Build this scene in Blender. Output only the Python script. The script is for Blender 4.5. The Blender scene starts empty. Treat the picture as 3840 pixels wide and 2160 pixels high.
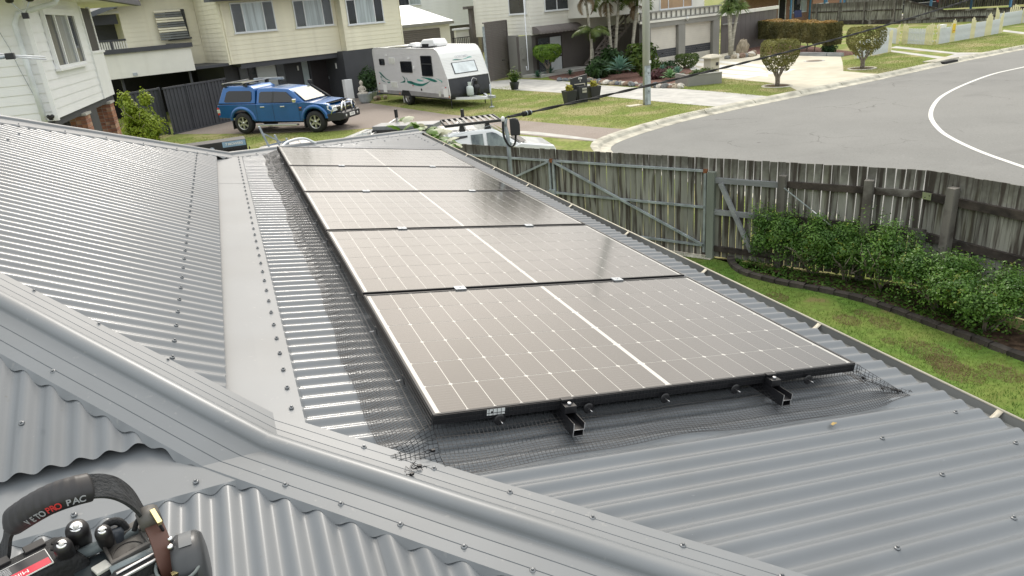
import bpy, math, random
from mathutils import Vector, Matrix
from math import sin, cos, tan, pi, radians as R, sqrt
rnd = random.Random(7)
SC = bpy.context.scene
COL = SC.collection
# ---------------------------------------------------------------- camera
FPX = 2688.49
RW = ((0.92688791, -0.36689282, -0.07917365), (-0.20341818, -0.31375835, -0.92745714), (0.31543597, 0.87575416, -0.36545149))
CP = Vector((-0.387, -1.877, 3.886))
cd = bpy.data.cameras.new('camera'); cam = bpy.data.objects.new('camera', cd); COL.objects.link(cam)
cd.sensor_width = 36; cd.lens = FPX / 3840 * 36; cd.clip_start = 0.05; cd.clip_end = 3000
cam.matrix_world = Matrix(((RW[0][0], -RW[1][0], -RW[2][0], CP.x), (RW[0][1], -RW[1][1], -RW[2][1], CP.y), (RW[0][2], -RW[1][2], -RW[2][2], CP.z), (0, 0, 0, 1)))
SC.camera = cam
# ---------------------------------------------------------------- sky, sun, exposure
SUN_EL, SUN_AZ = R(42), R(16)          # azimuth measured from +Y towards +X
world = bpy.data.worlds.new('World'); SC.world = world; world.use_nodes = True
nt = world.node_tree; nt.nodes.clear()
def N(t, **k):
    n = nt.nodes.new(t)
    for a, b in k.items():
        if a == 'ins':
            for i, v in b.items(): n.inputs[i].default_value = v
        else: setattr(n, a, b)
    return n
L = lambda a, b: nt.links.new(a, b)
sky = N('ShaderNodeTexSky', sky_type='NISHITA', sun_disc=False, sun_elevation=SUN_EL, sun_rotation=SUN_AZ, dust_density=2.5, air_density=1.2)
bg1 = N('ShaderNodeBackground', ins={1: 0.08}); L(sky.outputs[0], bg1.inputs[0])
tc = N('ShaderNodeTexCoord')
sd = Vector((sin(SUN_AZ) * cos(SUN_EL), cos(SUN_AZ) * cos(SUN_EL), sin(SUN_EL)))
dot = N('ShaderNodeVectorMath', operation='DOT_PRODUCT'); nrm = N('ShaderNodeVectorMath', operation='NORMALIZE')
L(tc.outputs['Generated'], nrm.inputs[0]); L(nrm.outputs[0], dot.inputs[0]); dot.inputs[1].default_value = sd
mr = N('ShaderNodeMapRange', interpolation_type='SMOOTHSTEP', ins={1: 0.66, 2: 1.0, 3: 1.58, 4: 3.1}); L(dot.outputs['Value'], mr.inputs[0])
nz = N('ShaderNodeTexNoise', ins={'Scale': 1.6, 'Detail': 6.0, 'Roughness': 0.55}); L(nrm.outputs[0], nz.inputs['Vector'])
mr2 = N('ShaderNodeMapRange', ins={1: 0.3, 2: 0.7, 3: 0.75, 4: 1.2}); L(nz.outputs[0], mr2.inputs[0])
mu0 = N('ShaderNodeMath', operation='MULTIPLY'); L(mr.outputs[0], mu0.inputs[0]); L(mr2.outputs[0], mu0.inputs[1])
sxyz = N('ShaderNodeSeparateXYZ'); L(nrm.outputs[0], sxyz.inputs[0])     # an overcast sky is dimmer towards the horizon
cie = N('ShaderNodeMapRange', ins={1: 0.0, 2: 1.0, 3: 0.52, 4: 1.30}); L(sxyz.outputs[2], cie.inputs[0])
mu = N('ShaderNodeMath', operation='MULTIPLY'); L(mu0.outputs[0], mu.inputs[0]); L(cie.outputs[0], mu.inputs[1])
bg2 = N('ShaderNodeBackground'); L(mu.outputs[0], bg2.inputs[1])
mt_ = N('ShaderNodeMapRange', interpolation_type='SMOOTHSTEP', ins={1: 0.55, 2: 1.0, 3: 0.0, 4: 1.0}); L(dot.outputs['Value'], mt_.inputs[0])
mc_ = N('ShaderNodeMix', data_type='RGBA'); mc_.inputs[6].default_value = (0.95, 0.985, 1.0, 1); mc_.inputs[7].default_value = (1.0, 0.90, 0.78, 1); L(mt_.outputs[0], mc_.inputs[0]); L(mc_.outputs[2], bg2.inputs[0])
mx = N('ShaderNodeMixShader')
cl = N('ShaderNodeMapRange', ins={1: 0.30, 2: 0.45, 3: 0.72, 4: 1.0}); L(nz.outputs[0], cl.inputs[0]); L(cl.outputs[0], mx.inputs[0])
L(bg1.outputs[0], mx.inputs[1]); L(bg2.outputs[0], mx.inputs[2])
wo = N('ShaderNodeOutputWorld'); L(mx.outputs[0], wo.inputs[0])
sl = bpy.data.lights.new('sun', 'SUN'); sl.energy = 1.5; sl.angle = R(10); sl.color = (1.0, 0.95, 0.88)
so = bpy.data.objects.new('sun', sl); COL.objects.link(so); so.rotation_euler = sd.to_track_quat('Z', 'Y').to_euler()
SC.view_settings.view_transform = 'Standard'; SC.view_settings.look = 'None'; SC.view_settings.gamma = 1
SC.view_settings.use_curve_mapping = False; SC.view_settings.exposure = -0.06
# ---------------------------------------------------------------- materials
MT = {}
def mat(name, col, rough=0.6, metal=0.0, var=0.12, scale=3.0, bump=0.0, bscale=60.0, coat=0.0, col2=None, spec=0.5, stripes=None, ior=1.5, stretch=None, coords='Object', detail=5.0, lo=0.35, hi=0.65, alpha=None):
    if name in MT: return MT[name]
    m = bpy.data.materials.new(name); m.use_nodes = True; t = m.node_tree; b = t.nodes['Principled BSDF']
    b.inputs['Roughness'].default_value = rough; b.inputs['Metallic'].default_value = metal
    b.inputs['Specular IOR Level'].default_value = spec; b.inputs['IOR'].default_value = ior
    b.inputs['Coat Weight'].default_value = coat; b.inputs['Coat Roughness'].default_value = 0.06
    tcn = t.nodes.new('ShaderNodeTexCoord'); mp = t.nodes.new('ShaderNodeMapping'); t.links.new(tcn.outputs[coords], mp.inputs[0])
    if stretch: mp.inputs['Scale'].default_value = stretch
    n = t.nodes.new('ShaderNodeTexNoise'); n.inputs['Scale'].default_value = scale; n.inputs['Detail'].default_value = detail; t.links.new(mp.outputs[0], n.inputs['Vector'])
    r = t.nodes.new('ShaderNodeValToRGB'); c1 = [c * (1 - var) for c in col]; c2 = col2 or [min(1, c * (1 + var)) for c in col]
    r.color_ramp.elements[0].position = lo; r.color_ramp.elements[1].position = hi
    r.color_ramp.elements[0].color = (*c1, 1); r.color_ramp.elements[1].color = (*c2, 1)
    t.links.new(n.outputs[0], r.inputs[0]); t.links.new(r.outputs[0], b.inputs['Base Color'])
    if bump:
        n2 = t.nodes.new('ShaderNodeTexNoise'); n2.inputs['Scale'].default_value = bscale; n2.inputs['Detail'].default_value = 4; t.links.new(mp.outputs[0], n2.inputs['Vector'])
        bp = t.nodes.new('ShaderNodeBump'); bp.inputs['Strength'].default_value = bump; bp.inputs['Distance'].default_value = 0.01
        t.links.new(n2.outputs[0], bp.inputs['Height']); t.links.new(bp.outputs[0], b.inputs['Normal'])
    MT[name] = m; return m
def nodes_of(m): return m.node_tree, m.node_tree.nodes, m.node_tree.nodes['Principled BSDF']
def overlay(m, col, scale, lo, hi, amount=1.0, stretch=None, coords='Object', per_object=False):
    """mix a second colour over a material by noise (dirt, stains, patches)"""
    t, ns, b = nodes_of(m); src = b.inputs['Base Color'].links[0].from_socket
    tcn = ns.new('ShaderNodeTexCoord'); mp = ns.new('ShaderNodeMapping'); t.links.new(tcn.outputs[coords], mp.inputs[0])
    if stretch: mp.inputs['Scale'].default_value = stretch
    if per_object:
        oi = ns.new('ShaderNodeObjectInfo'); ml = ns.new('ShaderNodeVectorMath'); ml.operation = 'SCALE'; ml.inputs[0].default_value = (37, 11, 23)
        t.links.new(oi.outputs['Random'], ml.inputs['Scale']); t.links.new(ml.outputs[0], mp.inputs['Location'])
    n = ns.new('ShaderNodeTexNoise'); n.inputs['Scale'].default_value = scale; n.inputs['Detail'].default_value = 6; t.links.new(mp.outputs[0], n.inputs['Vector'])
    r = ns.new('ShaderNodeMapRange'); r.inputs[1].default_value = lo; r.inputs[2].default_value = hi; r.inputs[4].default_value = amount; t.links.new(n.outputs[0], r.inputs[0])
    mx = ns.new('ShaderNodeMix'); mx.data_type = 'RGBA'; t.links.new(r.outputs[0], mx.inputs[0]); t.links.new(src, mx.inputs[6]); mx.inputs[7].default_value = (*col, 1)
    t.links.new(mx.outputs[2], b.inputs['Base Color']); return m
def vary(m, amt=0.25):
    """per-object brightness variation"""
    t, ns, b = nodes_of(m); src = b.inputs['Base Color'].links[0].from_socket
    oi = ns.new('ShaderNodeObjectInfo'); r = ns.new('ShaderNodeMapRange'); r.inputs[3].default_value = 1 - amt; r.inputs[4].default_value = 1 + amt
    t.links.new(oi.outputs['Random'], r.inputs[0]); h = ns.new('ShaderNodeHueSaturation'); t.links.new(src, h.inputs['Color']); t.links.new(r.outputs[0], h.inputs['Value'])
    t.links.new(h.outputs[0], b.inputs['Base Color']); return m
# ---------------------------------------------------------------- mesh builder
class MB:
    def __init__(s, M=None): s.v = []; s.f = []; s.M = M; s.sm = []
    def add(s, vs, fs, smooth=False):
        n = len(s.v)
        if s.M is not None: vs = [s.M @ Vector(v) for v in vs]
        s.v += [tuple(v) for v in vs]; s.f += [tuple(i + n for i in f) for f in fs]; s.sm += [smooth] * len(fs); return s
    def box(s, x0, x1, y0, y1, z0, z1):
        return s.add([(x0, y0, z0), (x1, y0, z0), (x1, y1, z0), (x0, y1, z0), (x0, y0, z1), (x1, y0, z1), (x1, y1, z1), (x0, y1, z1)],
                     [(0, 3, 2, 1), (4, 5, 6, 7), (0, 1, 5, 4), (1, 2, 6, 5), (2, 3, 7, 6), (3, 0, 4, 7)])
    def quad(s, a, b, c, d): return s.add([a, b, c, d], [(0, 1, 2, 3)])
    def prism(s, pts, ax, a, b):
        """extrude closed outline pts (2d) along axis ax ('x','y','z') from a to b"""
        n = len(pts); P = lambda p, t: {'x': (t, p[0], p[1]), 'y': (p[0], t, p[1]), 'z': (p[0], p[1], t)}[ax]
        vs = [P(p, a) for p in pts] + [P(p, b) for p in pts]
        return s.add(vs, [tuple(range(n))[::-1], tuple(range(n, 2 * n))] + [(i, (i + 1) % n, (i + 1) % n + n, i + n) for i in range(n)])
    def tube(s, path, r, n=6, caps=True, smooth=True):
        path = [Vector(p) for p in path]; rs = r if isinstance(r, (list, tuple)) else [r] * len(path); vs = []; fs = []
        prev = None
        for i, p in enumerate(path):
            d = (path[min(i + 1, len(path) - 1)] - path[max(i - 1, 0)]); d = d.normalized() if d.length > 1e-9 else Vector((0, 0, 1))
            if prev is None: a = d.orthogonal().normalized()
            else:
                a = prev - d * prev.dot(d); a = a.normalized() if a.length > 1e-6 else d.orthogonal().normalized()
            prev = a; b = d.cross(a)
            vs += [p + (a * cos(2 * pi * k / n) + b * sin(2 * pi * k / n)) * rs[i] for k in range(n)]
        for i in range(len(path) - 1):
            for k in range(n):
                fs.append((i * n + k, i * n + (k + 1) % n, (i + 1) * n + (k + 1) % n, (i + 1) * n + k))
        if caps: fs += [tuple(range(n))[::-1], tuple((len(path) - 1) * n + k for k in range(n))]
        return s.add(vs, fs, smooth)
    def lathe(s, prof, n=16, c=(0, 0, 0), ax='z', smooth=True, caps=True):
        vs = []; fs = []
        for r, h in prof:
            for k in range(n):
                a = 2 * pi * k / n; p = (r * cos(a), r * sin(a), h)
                if ax == 'x': p = (h, r * cos(a), r * sin(a))
                if ax == 'y': p = (r * sin(a), h, r * cos(a))
                vs.append((p[0] + c[0], p[1] + c[1], p[2] + c[2]))
        for i in range(len(prof) - 1):
            for k in range(n): fs.append((i * n + k, i * n + (k + 1) % n, (i + 1) * n + (k + 1) % n, (i + 1) * n + k))
        if caps: fs += [tuple(range(n))[::-1], tuple((len(prof) - 1) * n + k for k in range(n))]
        return s.add(vs, fs, smooth)
    def grid(s, rows, smooth=True, close=False):
        """rows: list of equal-length point lists"""
        m = len(rows[0]); vs = [p for r in rows for p in r]; fs = []
        for i in range(len(rows) - 1):
            for k in range(m if close else m - 1): fs.append((i * m + k, i * m + (k + 1) % m, (i + 1) * m + (k + 1) % m, (i + 1) * m + k))
        return s.add(vs, fs, smooth)
    def mesh(s, name):
        me = bpy.data.meshes.new(name); me.from_pydata(s.v, [], s.f); me.update()
        if any(s.sm): me.polygons.foreach_set('use_smooth', s.sm)
        return me
    def build(s, name, m, parent=None, bev=0.0, seg=2, kind=None, flip=False):
        me = s.mesh(name); o = bpy.data.objects.new(name, me); COL.objects.link(o); me.materials.append(m)
        if parent: o.parent = parent
        if bev:
            for i in range(1): 
                bm = o.modifiers.new('bevel', 'BEVEL'); bm.width = bev; bm.segments = seg; bm.limit_method = 'ANGLE'; bm.angle_limit = R(35)
            me.polygons.foreach_set('use_smooth', [True] * len(me.polygons)); o.modifiers['bevel'].harden_normals = True
        if kind: o['kind'] = kind
        return o
def thing(name, label, cat, loc=(0, 0, 0), rz=0.0, group=None, rot=None):
    o = bpy.data.objects.new(name, None); COL.objects.link(o); o.location = loc; o.rotation_euler = rot or (0, 0, R(rz)); o.empty_display_size = 0.2
    o['label'] = label; o['category'] = cat
    if group: o['group'] = group
    return o
def tag(o, label, cat, group=None):
    o['label'] = label; o['category'] = cat
    if group: o['group'] = group
    return o
def inst(me, name, parent, loc=(0, 0, 0), rot=(0, 0, 0), sc=(1, 1, 1)):
    o = bpy.data.objects.new(name, me); COL.objects.link(o); o.parent = parent; o.location = loc; o.rotation_euler = rot; o.scale = sc; return o
def mesh_of(mb, name, m): me = mb.mesh(name); me.materials.append(m); return me
def dup(root, loc=None, rz=None, label=None, scale=None):
    r = root.copy(); COL.objects.link(r)
    if loc: r.location = loc
    if rz is not None: r.rotation_euler = (0, 0, R(rz))
    if label: r['label'] = label
    if scale: r.scale = scale
    for ch in list(root.children):
        c = ch.copy(); COL.objects.link(c); c.parent = r
        for g in ch.children:
            d = g.copy(); COL.objects.link(d); d.parent = c
    return r
def G(px, py, z=0.0):
    """survey point: where a sight line of the calibrated photograph meets the level z"""
    v = ((px - 1920) / FPX, (py - 1080) / FPX, 1.0)
    d = Vector([sum(RW[i][j] * v[i] for i in range(3)) for j in range(3)]); return CP + d * ((z - CP.z) / d.z)
def text_mesh(txt, size, name, m, parent, loc, rot, extrude=0.001, sc=(1, 1, 1), bold=0.0):
    cu = bpy.data.curves.new(name, 'FONT'); cu.body = txt; cu.size = size; cu.extrude = extrude; cu.align_x = 'CENTER'; cu.align_y = 'CENTER'; cu.offset = bold
    o = bpy.data.objects.new(name, cu); COL.objects.link(o); dg = bpy.context.evaluated_depsgraph_get(); me = bpy.data.meshes.new_from_object(o.evaluated_get(dg))
    bpy.data.objects.remove(o); bpy.data.curves.remove(cu); me.materials.clear(); me.materials.append(m)
    return inst(me, name, parent, loc, rot, sc)
# common materials
m_roof = mat('roof_paint', (0.150, 0.163, 0.176), 0.31, 0.0, 0.04, 1.2, spec=0.5, coat=0.15)
overlay(m_roof, (0.115, 0.12, 0.12), 2.6, 0.48, 0.75, 0.35); overlay(m_roof, (0.12, 0.12, 0.11), 45, 0.70, 0.75, 0.5); overlay(m_roof, (0.28, 0.29, 0.29), 60, 0.73, 0.76, 0.4)
m_cap = mat('flashing_paint', (0.170, 0.183, 0.195), 0.36, 0.0, 0.05, 2.0)
overlay(m_cap, (0.14, 0.145, 0.145), 1.8, 0.5, 0.75, 0.4)
overlay(m_cap, (0.30, 0.30, 0.29), 38.0, 0.66, 0.74, 0.35)
m_screw = mat('screw_grey', (0.20, 0.21, 0.22), 0.35, 0.6)
m_black = mat('black_metal', (0.012, 0.012, 0.014), 0.35, 0.0)
m_alu = mat('bare_aluminium', (0.62, 0.62, 0.63), 0.3, 0.9)
m_glass = mat('window_dark', (0.02, 0.024, 0.03), 0.05, 0.0, 0.3, 1.0, spec=0.6)
m_white = mat('white_paint', (0.78, 0.78, 0.76), 0.45, 0, 0.04)
m_winframe = mat('window_frame_white', (0.72, 0.74, 0.76), 0.4, 0, 0.04)
m_curtain = vary(mat('curtain', (0.46, 0.50, 0.52), 0.8, 0, 0.25, 9.0, stretch=(1, 1, 0.05)), 0.1)
m_steel = mat('galvanised_steel', (0.42, 0.45, 0.48), 0.42, 0.5, 0.15, 6.0)
m_rubber = mat('tyre_rubber', (0.018, 0.018, 0.018), 0.75, 0, 0.2, 20)
m_chrome = mat('chrome', (0.8, 0.8, 0.8), 0.12, 1.0, 0.02)
# ================================================================ OUR ROOF
TA, TB = tan(R(9.13)), tan(R(25.5))
ZA = lambda x: 2.75 - 0.1013 - TA * x
XE, XS = -0.585, -0.36            # lower edge of the steep roof, edge of the flat flashing
ZB = lambda x: ZA(XE) + 0.040 + TB * (XE - x)
Z1 = lambda x: max(ZA(x), ZB(x)) if x < -0.3 else ZA(x)
EAVE = 2.03; PIT = 0.0762
corr = lambda y: 0.0088 * (cos(2 * pi * y / PIT) - 1)     # 0 on the crest, -16 mm in the valley
TF = {'side': lambda x, y: (x, y), 'near': lambda x, y: (-y - 0.36, -x - 0.36), 'far': lambda x, y: (y - 6.3, x + 6.3)}
house = thing('metal_roofed_house', 'low house under a pale grey corrugated metal roof, seen from on top of it', 'house', (0, 0, 0))
def sheets(side, low):
    T = TF[side]; z = ZA if low else ZB; y0, y1 = (-2.40, 8.36) if low else (0.24, 5.72)
    k = 0; ya = y0
    while ya < y1:
        yb = min(ya + 10 * PIT + 0.012, y1); n = max(2, int(round((yb - ya) / PIT * 12))); mb = MB(); a = []; b = []
        for i in range(n + 1):
            y = ya + (yb - ya) * i / n
            xs = max(-y - 0.36, y - 6.3, XS - 0.03 if low else -9); xe = EAVE if low else XE
            xs = min(xs, xe - 0.001); dz = 0.0022 * (i / n) ** 6 + 0.0006
            # every tread of the sheet is dented a hair so the highlights are not ruled lines
            row = []
            ns = 7
            for q in range(ns + 1):
                x = xs + (xe - xs) * q / ns; X, Y = T(x, y)
                row.append((X, Y, z(x) + corr(y - 0.02) + dz + 0.0007 * sin(x * 5.1 + y * 2.3) * sin(y * 3.7 + x)))
            a.append(row)
        mb.grid(a); mb.build('roof_sheet', m_roof, house); k += 1; ya += 10 * PIT
for sd_ in ('side', 'near', 'far'):
    sheets(sd_, True)
    sheets(sd_, False)
def flat_strip(side):
    """flat apron flashing where the pitch changes, lip scribed over every corrugation"""
    T = TF[side]
    for ya, yb in ((0.10, 2.05), (2.045, 4.3), (4.295, 5.98)):
        mb = MB(); n = int((yb - ya) / 0.00635); rows = []
        for i in range(n + 1):
            y = ya + (yb - ya) * i / n; lim = max(-y - 0.36, y - 6.3) + 0.002
            r = []
            for x, dz in ((-0.76, 0.004), (-0.60, 0.0045), (-0.48, 0.0055 + 0.0008 * sin(y * 9)), (XS - 0.004, 0.0045)):
                xx = max(x, min(lim, XS - 0.006)); r.append((*T(xx, y), ZA(xx) + dz - 0.0018 + (0.001 if ya > 3 else 0)))
            r.append((*T(XS + 0.002 - 0.30 * corr(y - 0.02) , y), ZA(XS) + corr(y - 0.02) + 0.0015))
            rows.append(r)
        mb.grid(rows, smooth=False); mb.build('apron_flashing', m_cap, house)
flat_strip('side'); flat_strip('near')
def hip_cap(side, xa, xb, zf, wr, lip=True, lift=0.0):
    """side 'near': hip y=-x-0.36 ; 'far': y=x+6.3. roll-top cap with flanges"""
    s2 = 1 / sqrt(2); slope = TA if zf is ZA else TB
    prof = []
    fl = [0.150, 0.1165, 0.1150, 0.1135, 0.0765, 0.075, 0.0735, 0.036]
    gr = [0.0, 0.0, -0.0025, 0.0, 0.0, -0.0025, 0.0, 0.001]
    for w, g in zip(fl, gr): prof.append((-w, 0.004 - slope * w * s2 + g))
    for k in range(0, 13):
        a = pi * k / 12; prof.append((-0.033 * cos(a), 0.006 - slope * 0.036 * s2 + 0.031 * sin(a) ** 0.9))
    for w, g in list(zip(fl, gr))[::-1]: prof.append((w, 0.004 - slope * w * s2 + g))
    n = max(4, int(abs(xb - xa) * sqrt(2) / 0.0085)); rows = []; la = []; lb = []
    for i in range(n + 1):
        x = xa + (xb - xa) * i / n
        hx, hy = (x, -x - 0.36) if side == 'near' else (x, x + 6.3)
        base = zf(x) + lift + 0.002; wob = 0.0006 * sin(i * 0.11)
        pd = Vector((s2, s2)) if side == 'near' else Vector((s2, -s2))
        rows.append([(hx + pd.x * w, hy + pd.y * w, base + z + wob) for w, z in prof])
        if lip:
            for sg, lst in ((1, la), (-1, lb)):
                w = 0.150 * sg; X, Y = hx + pd.x * w, hy + pd.y * w; zt = base + 0.004 - slope * 0.150 * s2 + wob
                w2 = 0.153 * sg; X2, Y2 = hx + pd.x * w2, hy + pd.y * w2
                if sg > 0: phase = Y2 - 0.02
                else: phase = (-X2 - 0.36 - 0.02) if side == 'near' else (X2 + 6.3 - 0.02)
                zl = zf(x) - slope * 0.153 * s2 + corr(phase) + 0.002
                k = min(1.0, (zt - zl) / 0.02); w3 = (0.150 + 0.0015 + 0.013 * k) * sg
                lst.append([(X, Y, zt), (hx + pd.x * w3, hy + pd.y * w3, zl)])
    mb = MB(); mb.grid([r[:8] for r in rows], smooth=False); mb.grid([r[7:-7] for r in rows]); mb.grid([r[-8:] for r in rows], smooth=False)
    for lst in (la, lb):
        if lst: mb.grid(lst)
    return mb.build('hip_cap', m_cap, house)
hip_cap('near', -0.62, 2.06, ZA, 0.15)
hip_cap('near', -3.3, -0.44, ZB, 0.15, lift=0.002)
hip_cap('far', -0.50, 2.06, ZA, 0.15)
hip_cap('far', -3.3, -0.44, ZB, 0.15, lift=0.002)
# underside/dark fascia behind the steep roof's lower edge
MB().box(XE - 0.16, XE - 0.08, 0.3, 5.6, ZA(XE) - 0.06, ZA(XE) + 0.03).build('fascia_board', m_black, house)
# screws
sc_mb = MB(); sc_mb.lathe([(0.0085, 0), (0.0085, 0.0018), (0.0062, 0.004)], 10); sc_mb.lathe([(0.0042, 0.003), (0.0042, 0.009), (0.003, 0.0098)], 6, smooth=False)
me_screw = mesh_of(sc_mb, 'screw', m_screw)
def screw(x, y, side='side', zf=ZA, dz=0.0, snap=True):
    if snap: y = 0.02 + round((y - 0.02) / PIT) * PIT
    T = TF[side]; X, Y = T(x, y); sl_ = math.atan(TA if zf is ZA else TB)
    rot = {'side': (0, sl_, 0), 'near': (sl_, 0, 0), 'far': (-sl_, 0, 0)}[side]
    inst(me_screw, 'screw', house, (X, Y, zf(x) + 0.001 + dz), rot)
for i in range(36):
    y = 0.34 + i * 2 * PIT
    if y < 5.7: screw(-0.396, y, dz=0.005)
    if 0.6 < y < 5.6: screw(-0.74, y, zf=ZB)
    if i % 2 == 0 and 1.9 < y < 5.0: screw(-1.75, y, zf=ZB)
for i in range(4): screw(-0.396, 0.34 + i * 4 * PIT, 'near', dz=0.005)
for i in range(3): screw(-0.74, 0.80 + i * 4 * PIT, 'near', ZB)
for i in range(13):
    y = -2.2 + i * 3 * PIT
    if y < -0.22:
        screw(1.9, y + PIT)
        if y > -1.9: screw(1.45, y)
    if y < -0.8 : screw(1.0, y)
for i in range(18): screw(1.9, 7.2 + i * 2 * PIT) if i < 7 else None
for i in range(8): screw(0.35 + i * 0.2, 6.35 + i * 0.17)
def hip_screws(side, xs, zf, w):
    s2 = 1 / sqrt(2); pd = (s2, s2) if side == 'near' else (s2, -s2)
    for x in xs:
        hx, hy = (x, -x - 0.36) if side == 'near' else (x, x + 6.3); sl_ = TA if zf is ZA else TB
        a = math.atan(sl_); inst(me_screw, 'screw', house, (hx + pd[0] * w, hy + pd[1] * w, zf(x) + 0.005 - sl_ * abs(w) * s2), (0, a, 0) if w > 0 else ((a, 0, 0) if side == 'near' else (-a, 0, 0)))
hip_screws('near', [-0.30 + 0.168 * i for i in range(12)], ZA, 0.117)
hip_screws('near', [-0.37 + 0.13 * i for i in range(14)], ZA, -0.118)
hip_screws('near', [-0.85 - 0.21 * i for i in range(10)], ZB, 0.14)
hip_screws('near', [-0.98 - 0.165 * i for i in range(12)], ZB, -0.12)
hip_screws('far', [-0.30 + 0.19 * i for i in range(11)], ZA, 0.115)
hip_screws('far', [-0.75 - 0.23 * i for i in range(9)], ZB, 0.125)
me_riv = mesh_of(MB().lathe([(0.0046, 0), (0.0038, 0.002), (0.001, 0.0026)], 10), 'rivet', m_alu)
for w in (-0.148, -0.112, -0.072, -0.04, 0.04, 0.075, 0.11, 0.145):
    x = -0.452; s2 = 1 / sqrt(2); inst(me_riv, 'rivet', house, (x + s2 * w, -x - 0.36 + s2 * w, ZB(x) + 0.0075 - TB * abs(w) * s2))
# gutter
m_gin = mat('gutter_inside', (0.16, 0.165, 0.16), 0.6, 0, 0.25, 4.0, stretch=(1, 0.3, 1))
m_glip = mat('gutter_lip_cream', (0.50, 0.46, 0.37), 0.45, 0, 0.12, 3.0)
gz = ZA(EAVE + 0.1) - 0.005
def gutter(T, ya, yb):
    gp = [(EAVE - 0.03, gz - 0.035), (EAVE - 0.032, gz - 0.115), (EAVE + 0.06, gz - 0.118), (EAVE + 0.062, gz - 0.04), (EAVE + 0.075, gz - 0.034), (EAVE + 0.082, gz)]
    mb = MB(); mb.grid([[(*T(x, y), z) for x, z in gp] for y in (ya, yb)], smooth=False)
    o = mb.build('gutter', m_gin, house); o.modifiers.new('thick', 'SOLIDIFY').thickness = 0.0015
    lp = MB(); lp.tube([(*T(EAVE + 0.086, ya), gz + 0.002), (*T(EAVE + 0.086, yb), gz + 0.002)], 0.0052, 8); lp.build('lip', m_glip, o)
    mb = MB()
    for c in (0,):
        for y in [ya + 0.3 + 0.93 * i for i in range(int((yb - ya) / 0.93))]:
            mb = MB(); pts = [(EAVE - 0.02, gz - 0.022), (EAVE + 0.03, gz - 0.028), (EAVE + 0.06, gz - 0.012), (EAVE + 0.084, gz + 0.004)]
            mb.grid([[(*T(x, y - 0.012), z) for x, z in pts], [(*T(x, y + 0.012), z) for x, z in pts]]); b = mb.build('bracket', m_glip, o); b.modifiers.new('thick', 'SOLIDIFY').thickness = 0.002
gutter(TF['side'], -2.47, 8.43); gutter(TF['near'], -2.47, 4.0); gutter(TF['far'], -4.0, 2.13)
m_brick = mat('house_brick', (0.30, 0.16, 0.10), 0.8, 0, 0.25, 8)
wl = MB(); wl.box(-6.0, 1.55, -1.95, 7.9, 0, ZA(1.9) - 0.12); wl.build('wall', m_brick, house)
MB().box(-6, EAVE - 0.035, -2.4, 8.38, ZA(EAVE) - 0.15, ZA(EAVE) - 0.135).build('soffit', m_white, house)
# bits lying on the roof
m_leafdry = mat('dry_leaf', (0.35, 0.24, 0.07), 0.6)
mb = MB(); mb.grid([[(-0.02, -0.006, 0), (-0.018, 0.0, 0.002), (-0.02, 0.006, 0)], [(0, -0.009, 0.008), (0, 0, 0.010), (0, 0.009, 0.008)], [(0.022, -0.003, 0.002), (0.024, 0, 0.003), (0.022, 0.003, 0.002)]])
o = mb.build('dry_leaf', m_leafdry); o.scale = (.7, .7, .7); o.location = (1.36, -0.235, ZA(1.36) + 0.001); o.rotation_euler = (0, R(9), 0.2); tag(o, 'small curled yellow-brown leaf on the roof just in front of the bird mesh', 'leaf')
# ================================================================ SOLAR ARRAY
SLR = R(9.13); AW, AD, AG = 1.712, 1.134, 0.030; FH = 0.034
nrmA = Vector((sin(SLR), 0, cos(SLR))); uA = Vector((cos(SLR), 0, -sin(SLR))); OA = Vector((0, 0, 2.75))
PA = lambda u, y, n: OA + uA * u + Vector((0, y, 0)) + nrmA * n
m_cell = mat('solar_cell', (0.020, 0.018, 0.018), 0.16, 0.0, 0.10, 2.0, coat=1.0, spec=0.35, ior=1.5)
t, ns, b = nodes_of(m_cell); b.inputs['Coat Roughness'].default_value = 0.10; b.inputs['Coat IOR'].default_value = 1.5
src = b.inputs['Base Color'].links[0].from_socket
tcn = ns.new('ShaderNodeTexCoord'); sp = ns.new('ShaderNodeSeparateXYZ'); t.links.new(tcn.outputs['Object'], sp.inputs[0])
mm = ns.new('ShaderNodeMath'); mm.operation = 'MULTIPLY'; mm.inputs[1].default_value = 1 / 0.0166; t.links.new(sp.outputs[1], mm.inputs[0])
fr = ns.new('ShaderNodeMath'); fr.operation = 'FRACT'; t.links.new(mm.outputs[0], fr.inputs[0])
gt = ns.new('ShaderNodeMath'); gt.operation = 'LESS_THAN'; gt.inputs[1].default_value = 0.06; t.links.new(fr.outputs[0], gt.inputs[0])
mx_ = ns.new('ShaderNodeMix'); mx_.data_type = 'RGBA'; t.links.new(gt.outputs[0], mx_.inputs[0]); t.links.new(src, mx_.inputs[6]); mx_.inputs[7].default_value = (0.10, 0.097, 0.09, 1); t.links.new(mx_.outputs[2], b.inputs['Base Color'])
vary(m_cell, 0.3)
m_back = mat("white_backsheet", (0.48, 0.47, 0.44), 0.20, 0, 0.02, 2, coat=0.8); nodes_of(m_back)[2].inputs['Coat Roughness'].default_value = 0.1
m_frame = mat('black_anodised_frame', (0.035, 0.036, 0.04), 0.28, 0.5, 0.1)
ML, MC, MRW = 0.024, 0.016, 0.012
cw = (AW - 2 * ML - MC) / 18; ch = (AD - 2 * MRW) / 6; ci, cj = cw / 2 - 0.0016, ch / 2 - 0.0016; cf = 0.0065
cellpts = [(-ci + cf, -cj), (ci - cf, -cj), (ci, -cj + cf), (ci, cj - cf), (ci - cf, cj), (-ci + cf, cj), (-ci, cj - cf), (-ci, -cj + cf)]
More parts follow.
